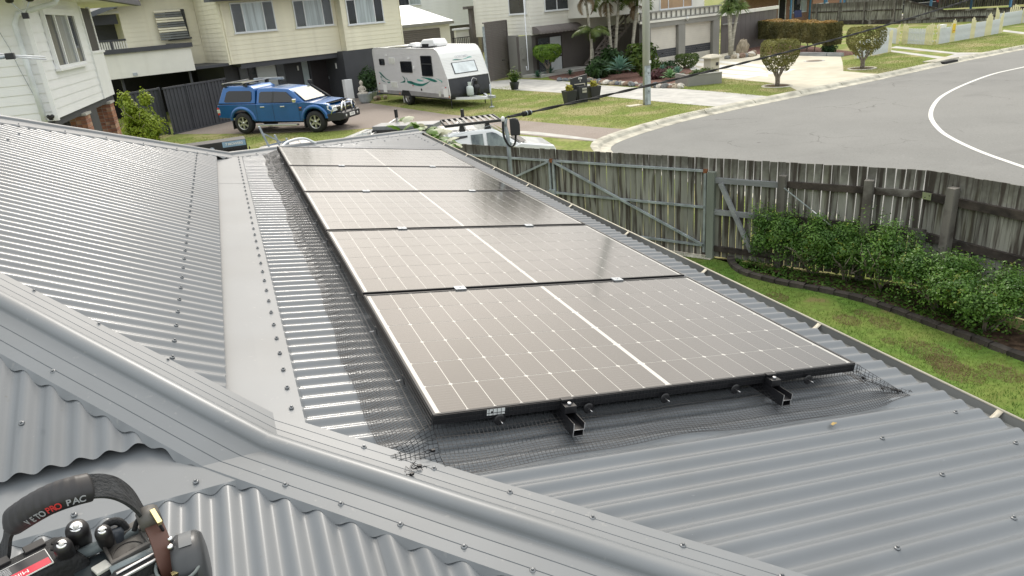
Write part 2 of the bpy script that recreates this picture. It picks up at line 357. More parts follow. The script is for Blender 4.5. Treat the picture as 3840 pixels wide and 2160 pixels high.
me_cell = mesh_of(MB().prism(cellpts, 'z', 0, 0.0004), 'cell', m_cell)
plab = ['largest looking solar panel, nearest, its black front edge facing the viewer', 'second solar panel back from the front edge of the row', 'middle solar panel of the row of five', 'fourth solar panel back, dark smudged reflection on its right side', 'farthest solar panel, next to the far hip of the roof']
panel_objs = []
for k in range(5):
    y0 = k * (AD + AG)
    p = thing('solar_panel', plab[k], 'solar panel', (0, y0, 2.75), rot=(0, SLR, 0), group='solar panels in a row on the roof'); panel_objs.append(p)
    fb = MB()
    fb.box(0, AW, 0, 0.009, -FH, 0); fb.box(0, AW, AD - 0.009, AD, -FH, 0); fb.box(0, 0.009, 0.009, AD - 0.009, -FH, 0); fb.box(AW - 0.009, AW, 0.009, AD - 0.009, -FH, 0)
    fb.build('frame', m_frame, p)
    MB().box(0.009, AW - 0.009, 0.009, AD - 0.009, -0.008, -0.0030).build('backsheet', m_back, p)
    for i in range(18):
        cx = ML + cw * (i + 0.5) + (MC if i >= 9 else 0)
        for j in range(6): inst(me_cell, 'cell', p, (cx, MRW + ch * (j + 0.5), -0.0029))
# label stickers on the front panel
m_sticker = mat('sticker_white', (0.75, 0.78, 0.78), 0.4)
MB().box(0.175, 0.235, -0.0015, 0.0, -0.026, -0.004).build('rating_label', m_sticker, panel_objs[0])
MB().box(0.188, 0.194, -0.002, -0.0014, -0.020, -0.012).build('label_print', m_black, panel_objs[0])
# rails
railp = [(-0.02, -0.042), (0.02, -0.042), (0.02, -0.022), (0.012, -0.014), (0.02, -0.006), (0.02, 0.0), (0.015, 0.0), (0.015, -0.005), (-0.015, -0.005), (-0.015, 0.0), (-0.02, 0.0)]
def rail_prof(u0):
    # closed thin-walled outline of a top-slotted rail (u across, n up)
    o = [(-0.020, -0.046), (0.020, -0.046), (0.020, -0.043), (-0.0175, -0.043), (-0.0175, -0.0235), (0.020, -0.0235), (0.020, 0.0), (0.0175, 0.0), (0.0175, -0.021), (-0.0175, -0.021), (-0.0175, 0.0), (-0.020, 0.0)]
    return o
for u0 in (0.45, 1.29):
    rl = thing('mounting_rail', 'black slotted mounting rail ending %s under the front solar panel' % ('left of centre' if u0 < 1 else 'near the right corner'), 'rail', (0, 0, 2.75), rot=(0, SLR, 0), group='mounting rails under the solar panels')
    M = Matrix.Translation((u0, 0, -FH - 0.001)); mb = MB(M); mb.prism(rail_prof(0), 'y', -0.105, 5.86); mb.box(0.0155, 0.0178, -0.105, 5.86, -0.0455, -0.0236); mb.build('rail', m_black, rl)
    e = MB(M); e.prism(rail_prof(0), 'y', -0.1062, -0.1052); e.box(0.0155, 0.0178, -0.1062, -0.1052, -0.0455, -0.0236); e.build('cut_end', m_alu, rl)
    c = MB(M); c.box(-0.021, 0.021, -0.040, -0.001, 0.001, 0.026); c.box(-0.021, 0.021, -0.012, 0.008, 0.030, 0.0365 + 0.001); c.build('end_clamp', m_black, rl, bev=0.0015)
    MB(M).lathe([(0.0068, 0.026), (0.0068, 0.033), (0.004, 0.034)], 12, (0, -0.024, 0)).build('bolt', m_alu, rl)
    for k in range(1, 5):
        yc = k * AD + (k - 0.5) * AG
        c = MB(M); c.box(-0.026, 0.026, yc - AG / 2 - 0.008, yc + AG / 2 + 0.006, FH + 0.0015, FH + 0.0055); c.box(-0.02, 0.02, yc - 0.009, yc + 0.009, 0.0, FH + 0.002); c.build('mid_clamp', m_steel, rl)
        MB(M).lathe([(0.0062, FH + 0.005), (0.0062, FH + 0.0085)], 10, (0, yc, 0)).build('bolt', m_alu, rl)
    for k in range(6):
        MB(M).box(-0.028, 0.03, 0.25 + k * 1.06, 0.29 + k * 1.06, -0.066, -0.046).build('foot', m_black, rl)
# bird mesh: wire skirts
WS = 0.0138
def wires(lines, r):
    mb = MB()
    for pts in lines: mb.tube(pts, r, 3, caps=False, smooth=False)
    return mb
def skirt_profile(t, out, seed):
    """t 0..1 down the skirt -> (outward distance, height rel. to array top)"""
    if t < 0.18: return (0.004 + 0.01 * t, -0.002 - 0.045 * t / 0.18)
    q = min(1.0, max(0.0, (t - 0.18) / 0.82)); return (0.004 + out * q ** 0.75, -0.047 - 0.049 * (1 - (1 - q) ** 1.7))
def mesh_skirt(name, label, fn, nlen, nt, flip=False):
    """fn(i/nlen, j/nt) -> world point"""
    lines = []
    for j in range(nt + 1): lines.append([fn(i / nlen, j / nt) for i in range(0, nlen + 1, 2)])
    for i in range(nlen + 1): lines.append([fn(i / nlen, j / nt) for j in range(0, nt + 1)])
    mb = wires(lines, 0.00095); o = mb.build(name, m_black); tag(o, label, 'wire mesh', 'bird mesh skirts round the solar panels'); return o
def left_fn(a, t):
    y = 5.88 * a; o, n = skirt_profile(t, 0.150 + 0.012 * sin(y * 3) + 0.006 * sin(y * 11), 0)
    if y < 0: o = o * (1 + 0.25 * y) 
    cz = 0.0
    if t > 0.45: cz = 0.5 * corr(y - 0.02) * min(1, (t - 0.45) * 3)
    wob = 0.004 * sin(y * 17 + t * 6) * (t > 0.2)
    return PA(-o, y, n + cz + wob * 0.4)
mesh_skirt('bird_mesh', 'black wire mesh skirt down the long left side of the solar panels', left_fn, int(5.88 / WS), 17)
def front_fn(a, t):
    u = 1.885 * a; o, n = skirt_profile(t, 0.165 + 0.012 * sin(u * 5 + 1) + 0.006 * sin(u * 13), 1)
    n += 0.004 * sin(u * 14 + t * 5) * (0.25 < t < 0.98); yv = -o
    if u > 1.712: q = (u - 1.712) / 0.17; n = n * (1 - q) + (-0.098 - 0.0) * q if t < 0.6 else n; yv = -o * (1 - 0.15 * q) if t > 0.6 else -o * (1 - q) - 0.10 * q
    if u < 0: q = -u / 0.135; n = n * (1 - q) - 0.096 * q; yv = yv * (1 - q) + q * (-0.06 - 0.10 * t)
    return PA(u, yv, n + (0.35 * corr(yv - 0.02) if t > 0.5 else 0))
mesh_skirt('bird_mesh', 'black wire mesh skirt bulging out under the front edge of the nearest panel', front_fn, int(1.885 / WS), 17)
def corner_fn(a, t):
    u, y = -0.155 * a, -0.172 * t; r = sqrt(u * u + y * y); q = min(1.0, (max(0.0, r - .004) / .155) ** 1.33); n = -0.047 - 0.049 * (1 - (1 - q) ** 1.7)
    if r < .03: n = -0.030 - 0.017 * r / .03
    return PA(u + .003 * sin(t * 9), y + .004 * sin(a * 7), n + .004 * sin(a * 8 + t * 5) * (r > .06) + .5 * corr(y - .02) * min(1, r * 8))
mesh_skirt('bird_mesh', 'flat corner piece of wire mesh overlapping the hip cap flange', corner_fn, 11, 12)
def right_fn(a, t):
    y = -0.02 + 5.85 * a; o, n = skirt_profile(t, 0.03 + 0.045 * max(0, 1 - y * 2) + (0.028 if 1.4 < y < 2.4 else 0.0), 2); return PA(AW + o, y, n)
mesh_skirt('bird_mesh', 'narrow black wire mesh along the gutter side of the solar panels', right_fn, int(5.85 / WS), 9)
# corner lash-ups and mesh clips
def clip_disc(u, y, face, lab, dn=-0.030):
    if face == 'front': loc = PA(u, -0.012, dn); rot = (R(90), 0, 0)
    else: loc = PA(-0.016, y, dn); rot = (0, R(-90), 0)
    th = thing('mesh_clip', lab, 'clip', loc, rot=rot, group='round clips holding the bird mesh')
    MB().lathe([(0.019, -0.001), (0.019, 0.001), (0.012, 0.002)], 20).build('disc', m_black, th)
    MB().tube([(0, 0, 0), (0, 0.002, 0.028)], 0.0014, 6).build('pin', m_alu, th)
names_f = ['by the white label at the left', 'just right of the left rail', 'at the middle of the front edge', 'midway between centre and right rail', 'right of the right rail']
for u, nm in zip((0.215, 0.53, 0.83, 1.13, 1.47), names_f): clip_disc(u, 0, 'front', 'round black mesh clip on the front panel edge, ' + nm, -0.040)
for i in range(12): clip_disc(0, 0.32 + i * 0.46, 'left', 'black mesh clip with bright pin on the left panel edge, number %s from front' % ['one', 'two', 'three', 'four', 'five', 'six', 'seven', 'eight', 'nine', 'ten', 'eleven', 'twelve'][i], -0.030)
def cable_tie(u, y, n, lab, a=0.3, up=0.0):
    th = thing('cable_tie', lab, 'cable tie', PA(u, y, n), rot=(0.2, SLR, a), group='black cable ties on the bird mesh')
    MB().box(-0.006, 0.006, -0.004, 0.004, -0.002, 0.006).build('head', m_black, th, bev=0.0008)
    MB().tube([(-0.006, 0, 0.002), (-0.018, 0.003, 0.008), (-0.026, 0, 0.002), (-0.018, -0.003, -0.004), (-0.006, 0, 0)], 0.0016, 5).build('strap', m_black, th)
cable_tie(-0.02, -0.08, -0.075, 'black cable tie hanging under the front left corner of the nearest panel', 0.2)
cable_tie(-0.075, -0.135, -0.085, 'upper of two black cable ties at the mesh corner near the hip cap', 0.0)
cable_tie(-0.105, -0.165, -0.088, 'lower of two black cable ties at the mesh corner near the hip cap', 0.5)
cable_tie(1.735, -0.03, -0.055, 'black cable tie just below the front right corner of the nearest panel', 1.2)
cable_tie(1.79, -0.08, -0.082, 'middle black cable tie on the twisted mesh edge near the gutter', 0.9)
cable_tie(1.85, -0.105, -0.088, 'outermost black cable tie on the mesh tip nearest the gutter', 0.7)
# ruffled twisted seams at the corners
seam = []
for k in range(26):
    a = k / 25; u = 1.70 + 0.19 * a; y = -0.005 - 0.115 * a
    for q in range(2):
        n0 = -0.03 - 0.062 * min(1, a * 1.8); seam.append([PA(u + rnd.uniform(-.012, .012), y + rnd.uniform(-.012, .012), n0 + rnd.uniform(-.002, .012)) for _ in range(3)])
for k in range(16):
    a = k / 15; u = 0.0 - 0.15 * a; y = -0.02 - 0.155 * a
    for q in range(1): seam.append([PA(u + rnd.uniform(-.014, .014), y + rnd.uniform(-.014, .014), -0.05 - 0.042 * min(1, a * 2) + rnd.uniform(-.002, .010)) for _ in range(3)])
tag(wires(seam, 0.0008).build('wire_offcuts', m_black), 'frayed black wire ends where the mesh corners are folded together', 'wire', None)
# ================================================================ GROUND, ROAD, PATHS
def Zp(n, x, y): return (960 * (n - 1) + x * 0.37267, y * 0.37267)      # survey readings were taken on four enlargements
def GP(n, x, y, z=0.0): p = G(*Zp(n, x, y), z); return (p.x, p.y)
def GF(x, y, z=0.0): p = G(x * 1.49068, y * 1.49068, z); return (p.x, p.y)
def mirror_noise(m): return m
def ground_mat(name, c1, c2, c3, scale, amt=0.9, bump=0.3, bs=40):
    m = mat(name, c1, 0.95, 0, 0.3, scale, bump, bs, spec=0.15, detail=8); overlay(m, c2, 0.55, 0.47, 0.60, amt); overlay(m, c3, 0.9, 0.56, 0.68, amt * 0.8); return m
m_lawn = ground_mat('verge_grass', (0.17, 0.205, 0.05), (0.33, 0.285, 0.15), (0.12, 0.20, 0.03), 9.0, 0.8)
m_yard = ground_mat('yard_grass', (0.09, 0.16, 0.03), (0.20, 0.21, 0.06), (0.06, 0.14, 0.02), 14.0, 0.6)
overlay(m_yard, (0.20, 0.14, 0.08), 2.2, 0.62, 0.70, 0.6)
m_asph = mat('asphalt', (0.215, 0.215, 0.205), 0.9, 0, 0.06, 0.5, 0.25, 180, spec=0.2, detail=9)
overlay(m_asph, (0.245, 0.243, 0.23), 0.10, 0.40, 0.65, 0.6); overlay(m_asph, (0.12, 0.12, 0.115), 22, 0.58, 0.70, 0.45); overlay(m_asph, (0.36, 0.355, 0.34), 17, 0.62, 0.72, 0.4)
def cracks(m, scale, col, w=0.012, amt=0.6):
    t, ns, b = nodes_of(m); src = b.inputs['Base Color'].links[0].from_socket
    tcn = ns.new('ShaderNodeTexCoord'); nn = ns.new('ShaderNodeTexNoise'); nn.inputs['Scale'].default_value = scale * 2.5; nn.inputs['Detail'].default_value = 4; t.links.new(tcn.outputs['Object'], nn.inputs['Vector'])
    mx0 = ns.new('ShaderNodeMix'); mx0.data_type = 'RGBA'; mx0.inputs[0].default_value = 0.12; t.links.new(tcn.outputs['Object'], mx0.inputs[6]); t.links.new(nn.outputs['Color'], mx0.inputs[7])
    ad = ns.new('ShaderNodeVectorMath'); ad.operation = 'ADD'; t.links.new(tcn.outputs['Object'], ad.inputs[0]); t.links.new(nn.outputs['Color'], ad.inputs[1])
    v = ns.new('ShaderNodeTexVoronoi'); v.feature = 'DISTANCE_TO_EDGE'; v.inputs['Scale'].default_value = scale; t.links.new(ad.outputs[0], v.inputs['Vector'])
    mk = ns.new('ShaderNodeTexNoise'); mk.inputs['Scale'].default_value = scale * 0.7; t.links.new(tcn.outputs['Object'], mk.inputs['Vector'])
    r = ns.new('ShaderNodeMapRange'); r.inputs[1].default_value = 0; r.inputs[2].default_value = w; r.inputs[3].default_value = amt; r.inputs[4].default_value = 0; t.links.new(v.outputs['Distance'], r.inputs[0])
    r2 = ns.new('ShaderNodeMapRange'); r2.inputs[1].default_value = 0.52; r2.inputs[2].default_value = 0.6; t.links.new(mk.outputs[0], r2.inputs[0])
    ml = ns.new('ShaderNodeMath'); ml.operation = 'MULTIPLY'; t.links.new(r.outputs[0], ml.inputs[0]); t.links.new(r2.outputs[0], ml.inputs[1])
    mx = ns.new('ShaderNodeMix'); mx.data_type = 'RGBA'; t.links.new(ml.outputs[0], mx.inputs[0]); t.links.new(src, mx.inputs[6]); mx.inputs[7].default_value = (*col, 1); t.links.new(mx.outputs[2], b.inputs['Base Color'])
cracks(m_asph, 0.55, (0.10, 0.095, 0.09), 0.014, 0.8); cracks(m_asph, 1.9, (0.13, 0.125, 0.12), 0.014, 0.5); overlay(m_asph, (0.15, 0.148, 0.14), 0.28, 0.60, 0.72, 0.4, stretch=(1, 2.2, 1)); overlay(m_asph, (0.36, 0.24, 0.13), 0.33, 0.735, 0.76, 0.5)
m_kerb = mat('kerb_concrete', (0.46, 0.44, 0.37), 0.9, 0, 0.2, 3.0, 0.3, 60, spec=0.2); overlay(m_kerb, (0.16, 0.15, 0.12), 1.6, 0.58, 0.7, 0.6)
m_peb = mat('pebble_driveway', (0.27, 0.23, 0.20), 0.85, 0, 0.25, 60, 0.5, 90, spec=0.25); overlay(m_peb, (0.22, 0.18, 0.15), 0.35, 0.5, 0.62, 0.5)
m_conc = mat('concrete_path', (0.47, 0.46, 0.43), 0.9, 0, 0.12, 2.0, 0.2, 60, spec=0.2); overlay(m_conc, (0.33, 0.33, 0.32), 0.8, 0.5, 0.65, 0.5)
m_concw = mat('concrete_driveway_cream', (0.55, 0.515, 0.42), 0.9, 0, 0.08, 1.5, 0.15, 60, spec=0.2); overlay(m_concw, (0.47, 0.43, 0.33), 0.6, 0.5, 0.66, 0.5)
m_soil = mat('garden_soil', (0.075, 0.05, 0.035), 0.95, 0, 0.5, 12, 0.8, 30, spec=0.1)
m_mulch = mat('bark_mulch', (0.15, 0.085, 0.07), 0.95, 0, 0.6, 25, 1.0, 50, spec=0.1); overlay(m_mulch, (0.30, 0.22, 0.19), 30, 0.6, 0.68, 0.8)
m_line = mat('road_paint_white', (0.66, 0.66, 0.62), 0.7, 0, 0.06, 20); overlay(m_line, (0.45, 0.44, 0.41), 9, 0.62, 0.72, 0.6)
def struct(o): o['kind'] = 'structure'; return o
def on_verge(pts):
    """pull outline points that stray over the kerb back onto the verge"""
    o = []
    for p in pts:
        q = Vector((p[0], p[1])); best = min(range(len(K) - 1), key=lambda i: ((K[i].xy + K[i + 1].xy) / 2 - q).length); a, b_ = K[best].xy, K[best + 1].xy; d = (b_ - a).normalized(); n_ = Vector((d.y, -d.x)); t_ = (q - a).dot(d); off = (q - a).dot(n_)
        if off > -0.10: q = a + d * t_ - n_ * 0.10
        o.append((q.x, q.y))
    return o
def sheet(name, pts, z, m, parent=None, stuff=False):
    if name in ('driveway', 'driveway_apron', 'footpath', 'garage_driveway', 'driveway_band', 'crossover_strip'): pts = on_verge(pts)
    mb = MB(); mb.add([(p[0], p[1], z) for p in pts], [tuple(range(len(pts)))]); o = mb.build(name, m, parent)
    n = o.data.polygons[0].normal
    if n.z < 0: o.data.flip_normals()
    if parent is None: struct(o)
    return o
def catmull(pts, n=8):
    out = []; P = [Vector(p) for p in pts]; P = [P[0] * 2 - P[1]] + P + [P[-1] * 2 - P[-2]]
    for i in range(1, len(P) - 2):
        for k in range(n):
            t = k / n; a, b, c, d = P[i - 1], P[i], P[i + 1], P[i + 2]
            out.append(0.5 * ((2 * b) + (c - a) * t + (2 * a - 5 * b + 4 * c - d) * t * t + (3 * b - a - 3 * c + d) * t ** 3))
    out.append(P[-2]); return out
MB().add([(-1500, -1500, -0.3), (1500, -1500, -0.3), (1500, 1500, -0.3), (-1500, 1500, -0.3)], [(0, 1, 2, 3)]).build('ground', m_lawn, kind='structure')
K = catmull([(10.5, -60), (10.2, -20), (9.9, -3), (9.4, 4), (8.9, 9.5), (8.5, 13.2), (8.75, 15.6), (9.74, 17.2), (12.74, 18.73), (15.67, 19.56), (19.21, 20.27), (25.4, 21.6), (31.0, 22.9), (36.6, 23.9), (60, 28), (140, 40)], 6)
blk = MB(); outl = [(p.x, p.y) for p in K] + [(300, 400), (-300, 400), (-300, -60)]
blk.prism(outl, 'z', -0.25, 0.0); blk.build('lawn', m_lawn, kind='structure')
sheet('road', [(8.0, -60), (8.0, 18), (12, 22), (140, 48), (400, 48), (400, -60)], -0.125, m_asph)
def offs(pts, d):
    o = []
    for i, p in enumerate(pts):
        a = pts[min(i + 1, len(pts) - 1)] - pts[max(i - 1, 0)]; a = Vector((a.x, a.y)).normalized(); o.append(Vector((p.x + a.y * d, p.y - a.x * d)))
    return o
kerb = thing('kerb', 'long pale concrete kerb curving along the edge of the street', 'kerb', (0, 0, 0))
Kf = catmull([(p.x, p.y) for p in K], 3); acc = [0.0]
for i in range(1, len(Kf)): acc.append(acc[-1] + (Kf[i] - Kf[i - 1]).length)
def at_len(s):
    for i in range(1, len(acc)):
        if acc[i] >= s: t = (s - acc[i - 1]) / max(1e-6, acc[i] - acc[i - 1]); return Kf[i - 1].lerp(Kf[i], t)
    return Kf[-1]
s = 60.0
while s < 140:
    e = s + 2.55; pts = [at_len(s + (e - s) * q / 5) for q in range(6)]; rows = []
    for d, z in ((-0.13, -0.02), (-0.12, 0.014), (0.02, 0.012), (0.10, -0.02), (0.17, -0.095), (0.45, -0.115), (0.46, -0.14)):
        rows.append([(p.x, p.y, z) for p in offs(pts, d)])
    MB().grid(rows[::-1], smooth=False).build('kerb_segment', m_kerb, kerb); s = e + 0.025
Lp = catmull([GF(2900, 95), GF(2740, 125), GF(2576, 161), GF(2500, 178), GF(2430, 203), GF(2375, 230), GF(2350, 255), GF(2343, 283), GF(2362, 312), GF(2395, 335), GF(2468, 368), GF(2576, 405), GF(2800, 480), GF(3100, 560)], 6)
mb = MB(); mb.grid([[(p.x, p.y, -0.120) for p in offs(Lp, 0.06)], [(p.x, p.y, -0.120) for p in offs(Lp, -0.06)]], smooth=False); struct(mb.build('road_line', m_line))
sheet('driveway', [GP(1, 1790, 1350), GP(1, 1800, 1325), GP(1, 2350, 1215), (0.3, 34.6), (4.2, 38.9), (5.6, 37.2), (7.3, 37.9), GP(2, 1130, 1035), GP(2, 1500, 1090), GP(2, 1900, 1150), GP(2, 2576, 1203), GP(3, 600, 1260), GP(3, 1130, 1300), (9.9, 17.35), (9.3, 16.7), GP(3, 820, 1425), GP(3, 400, 1385), GP(3, 0, 1345), GP(2, 2300, 1330), GP(2, 1700, 1310), GP(2, 1130, 1290), GP(2, 700, 1325), GP(2, 0, 1345)], 0.005, m_peb)
o = sheet('driveway_apron', [GP(3, 0, 1335), GP(3, 400, 1375), GP(3, 820, 1420), (9.4, 16.8), GP(3, 880, 1405), GP(3, 560, 1365), GP(3, 250, 1330), GP(3, 100, 1320)], 0.009, m_conc)
sheet('footpath', [GP(3, -600, 850), GP(3, 75, 795), GP(3, 185, 800), GP(3, 450, 812), GP(3, 840, 855), GP(3, 1200, 880), GP(3, 1650, 892), GP(3, 2100, 925), GP(3, 2576, 970), GP(4, 60, 985), GP(3, 2576, 1010), GP(3, 2250, 1070), GP(3, 2095, 1078), GP(3, 1700, 1045), GP(3, 1300, 1005), GP(3, 870, 963), GP(3, 500, 935), GP(3, 0, 905), GP(3, -500, 870)], 0.005, m_conc)
sheet('garage_driveway', [(21.2, 36.5), (23.0, 35.55), (27.9, 36.9), (31.0, 39.0), (33.5, 38.0), (30.0, 31.5), (30.2, 28.8), GP(4, 750, 628), GP(4, 758, 716), GP(4, 1000, 738), GP(4, 1165, 745), GP(4, 780, 832), GP(4, 300, 912), GP(4, 210, 868), GP(4, 0, 830), GP(3, 2110, 785), GP(3, 2080, 770), GP(3, 1700, 690), GP(3, 1500, 655)], 0.005, m_concw)
m_stripe = mat('white_paved_band', (0.64, 0.63, 0.59), 0.8, 0, 0.05, 3)
for q in [((1850, 632), (2500, 690), (2576, 730), (1860, 665)), ((2080, 700), (2576, 735), (2576, 775), (2090, 735)), ((2070, 745), (2480, 770), (2330, 795), (2085, 765)), ((1880, 590), (2576, 660), (2576, 685), (1885, 610)), ((1700, 655), (1800, 640), (1930, 720), (1860, 730))]:
    sheet('driveway_band', [GP(3, *p) for p in q], 0.0095, m_stripe)
sheet('driveway_band', [GP(4, 0, 705), GP(4, 290, 695), GP(4, 180, 730), GP(4, 0, 750)], 0.0095, m_stripe)
sheet('crossover_strip', [GP(4, 1290, 465), GP(4, 1900, 530), GP(4, 2200, 530), GP(4, 2150, 548), GP(4, 1880, 545), GP(4, 1230, 480)], 0.005, m_conc)
sheet('crossover_strip', [GP(4, 1235, 505), GP(4, 1780, 575), GP(4, 1880, 545), GP(4, 2150, 545), GP(4, 1870, 610), GP(4, 1760, 622), GP(4, 1680, 605), GP(4, 1720, 592), GP(4, 1230, 520)], 0.005, m_conc)
sheet('crossover_strip', [GP(4, 2370, 300), GP(4, 2576, 325), GP(4, 2700, 345), GP(4, 2700, 360), GP(4, 2576, 345), GP(4, 2360, 318)], 0.005, m_conc)
# storm drain mouth, manholes
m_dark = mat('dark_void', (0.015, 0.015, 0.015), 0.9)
dr = thing('storm_drain', 'dark stormwater inlet set in the far kerb', 'drain', (30.35, 22.55, 0), 12); MB().box(-0.55, 0.6, -0.08, 0.12, -0.12, -0.01).build('inlet', m_dark, dr); MB().box(-0.95, 1.05, 0.12, 0.7, -0.1, 0.05).build('lintel', m_kerb, dr)
mhp = G(*Zp(4, 465, 615)); mh = thing('manhole_cover', 'round dark manhole cover in the cream driveway below the hedge', 'manhole cover', (mhp.x, mhp.y, 0.006)); MB().lathe([(0.52, 0), (0.5, 0.012)], 24).build('ring', m_conc, mh); MB().lathe([(0.4, 0.0), (0.39, 0.018)], 24).build('lid', mat('manhole_lid', (0.18, 0.14, 0.10), 0.8), mh)
# yard
Fl = Vector((6.13, 6.91)); Fd = Vector((cos(R(122)), sin(R(122))))
sheet('yard_lawn', [(0.5, -12), (0.5, 12), (2.8, 12), tuple(Fl + Fd * 0.3), (7.4, 4.6), (7.2, -12)], 0.004, m_yard)
sheet('concrete_strip', [tuple(Fl + Vector((-.12, -.1))), tuple(Fl + Fd * 7 + Vector((-.12, -.1))), tuple(Fl + Fd * 7 + Vector((.25, .15))), tuple(Fl + Vector((.25, .15)))], 0.012, m_kerb)
# ---------------------------------------------------------------- foliage helpers
def leafmat(name, c1, c2, rough=0.55, sc=14, yellow=None):
    m = mat(name, c1, rough, 0, 0.0, sc, col2=c2, spec=0.35, lo=0.3, hi=0.7); 
    if yellow: overlay(m, yellow, sc * 1.7, 0.64, 0.68, 0.8)
    t, ns, b = nodes_of(m); src = b.inputs['Base Color'].links[0].from_socket
    tr = ns.new('ShaderNodeBsdfTranslucent'); t.links.new(src, tr.inputs[0]); mx = ns.new('ShaderNodeMixShader'); mx.inputs[0].default_value = 0.3
    out = ns['Material Output']; t.links.new(b.outputs[0], mx.inputs[1]); t.links.new(tr.outputs[0], mx.inputs[2]); t.links.new(mx.outputs[0], out.inputs[0]); return m
def leaves(mb, n, fn, size, asp=2.0, seed=1, up=0.3):
    rr = random.Random(seed); vs = []; fs = []
    for i in range(n):
        p, nv = fn(rr); nv = (Vector(nv) + Vector((rr.gauss(0, .5), rr.gauss(0, .5), rr.gauss(0, .5) + up))).normalized()
        a = nv.orthogonal().normalized(); ang = rr.uniform(0, 2 * pi); a = (a * cos(ang) + nv.cross(a) * sin(ang)); b = nv.cross(a); s = size * rr.uniform(0.6, 1.35); p = Vector(p)
        k = len(vs); vs += [p - a * s * 0.5 * asp, p + b * s * 0.42 + nv * s * .08, p + a * s * 0.5 * asp, p - b * s * 0.42 + nv * s * .08]; fs.append((k, k + 1, k + 2, k + 3))
    mb.add(vs, fs); return mb
def lumpy(cx, cy, cz, rx, ry, rz, seed, lump=0.25, shell=0.35, flat=0.0):
    """sample points through an uneven ellipsoid shell made of sub-clumps"""
    r0 = random.Random(seed); ph = [r0.uniform(0, 6.28) for _ in range(6)]
    def fn(rr):
        while True:
            v = Vector((rr.gauss(0, 1), rr.gauss(0, 1), rr.gauss(0, 1)))
            if v.length > 1e-3: break
        v.normalize(); k = 1 + lump * (0.5 * sin(3 * v.x + 4 * v.y + ph[0]) + 0.5 * sin(5 * v.z + 4 * v.x + ph[1]) + 0.4 * sin(9 * v.y + 7 * v.z + ph[2]))
        if sin(7 * v.x + ph[3]) * sin(6 * v.y + ph[4]) * sin(8 * v.z + ph[5]) > 0.55 and rr.random() < 0.8: k *= 0.7
        r = (1 - shell * rr.random() ** 1.6) * k; return (cx + v.x * rx * r, cy + v.y * ry * r, cz + v.z * rz * r), v
    return fn
def multi(fns, ws=None):
    def fn(rr): return rr.choices(fns, ws)[0](rr)
    return fn
def branch(mb, p, d, l, r, depth, rr, tips=None):
    pts = [Vector(p)]; dd = Vector(d).normalized()
    for i in range(4):
        dd = (dd + Vector((rr.gauss(0, .12), rr.gauss(0, .12), rr.gauss(0, .08)))).normalized(); pts.append(pts[-1] + dd * l / 4)
    mb.tube(pts, [r * (1 - 0.11 * i) for i in range(5)], 6)
    if depth > 0:
        for k in range(rr.choice((2, 3))):
            nd = (dd + Vector((rr.gauss(0, .5), rr.gauss(0, .5), rr.uniform(0, .5)))).normalized(); branch(mb, pts[rr.choice((2, 3, 4))], nd, l * 0.75, r * 0.6, depth - 1, rr, tips)
    elif tips is not None: tips.append(pts[-1])
m_trunk = mat('bark_grey', (0.24, 0.21, 0.17), 0.9, 0, 0.3, 12, 0.5, 40)
# ---------------------------------------------------------------- house helpers
m_cream = mat('cream_paint', (0.80, 0.76, 0.60), 0.6, 0, 0.05, 1.5); overlay(m_cream, (0.55, 0.50, 0.37), 2.2, 0.55, 0.75, 0.25, stretch=(1, 1, 0.3))
m_cream2 = mat('offwhite_paint', (0.76, 0.745, 0.68), 0.6, 0, 0.04, 1.5); overlay(m_cream2, (0.5, 0.47, 0.40), 2.0, 0.55, 0.75, 0.25, stretch=(1, 1, 0.3))
m_wht = mat('white_weatherboard', (0.84, 0.85, 0.86), 0.55, 0, 0.04, 1.5); overlay(m_wht, (0.6, 0.6, 0.6), 1.5, 0.55, 0.75, 0.25, stretch=(1, 1, 0.3))
m_char = mat('charcoal_paint', (0.055, 0.057, 0.066), 0.6, 0, 0.08, 1.5)
m_taupe = mat('taupe_render', (0.125, 0.112, 0.105), 0.8, 0, 0.08, 1.0)
m_green = mat('taupe_green_trim', (0.25, 0.245, 0.225), 0.7, 0, 0.06, 1.0)
m_cd = mat('curtain_behind_glass', (0.36, 0.41, 0.43), 0.5, 0, 0.3, 10, coat=1.0, stretch=(1, 1, 0.04)); m_blind = mat('white_blind_behind_glass', (0.60, 0.64, 0.66), 0.4, 0, 0.05, 2, coat=1.0)
m_tan = mat('tan_blind', (0.40, 0.26, 0.15), 0.5, 0, 0.1, 3, coat=0.6); m_frost = mat('frosted_glass', (0.40, 0.47, 0.49), 0.25, 0, 0.06, 2, coat=0.5)
FILL = {'c': m_cd, 'd': m_glass, 'w': m_blind, 't': m_tan, 's': m_glass, 'f': m_frost, 'k': mat('dim_curtain', (0.13, 0.155, 0.165), 0.4, 0, 0.4, 9, coat=1.0, stretch=(1, 1, .05))}
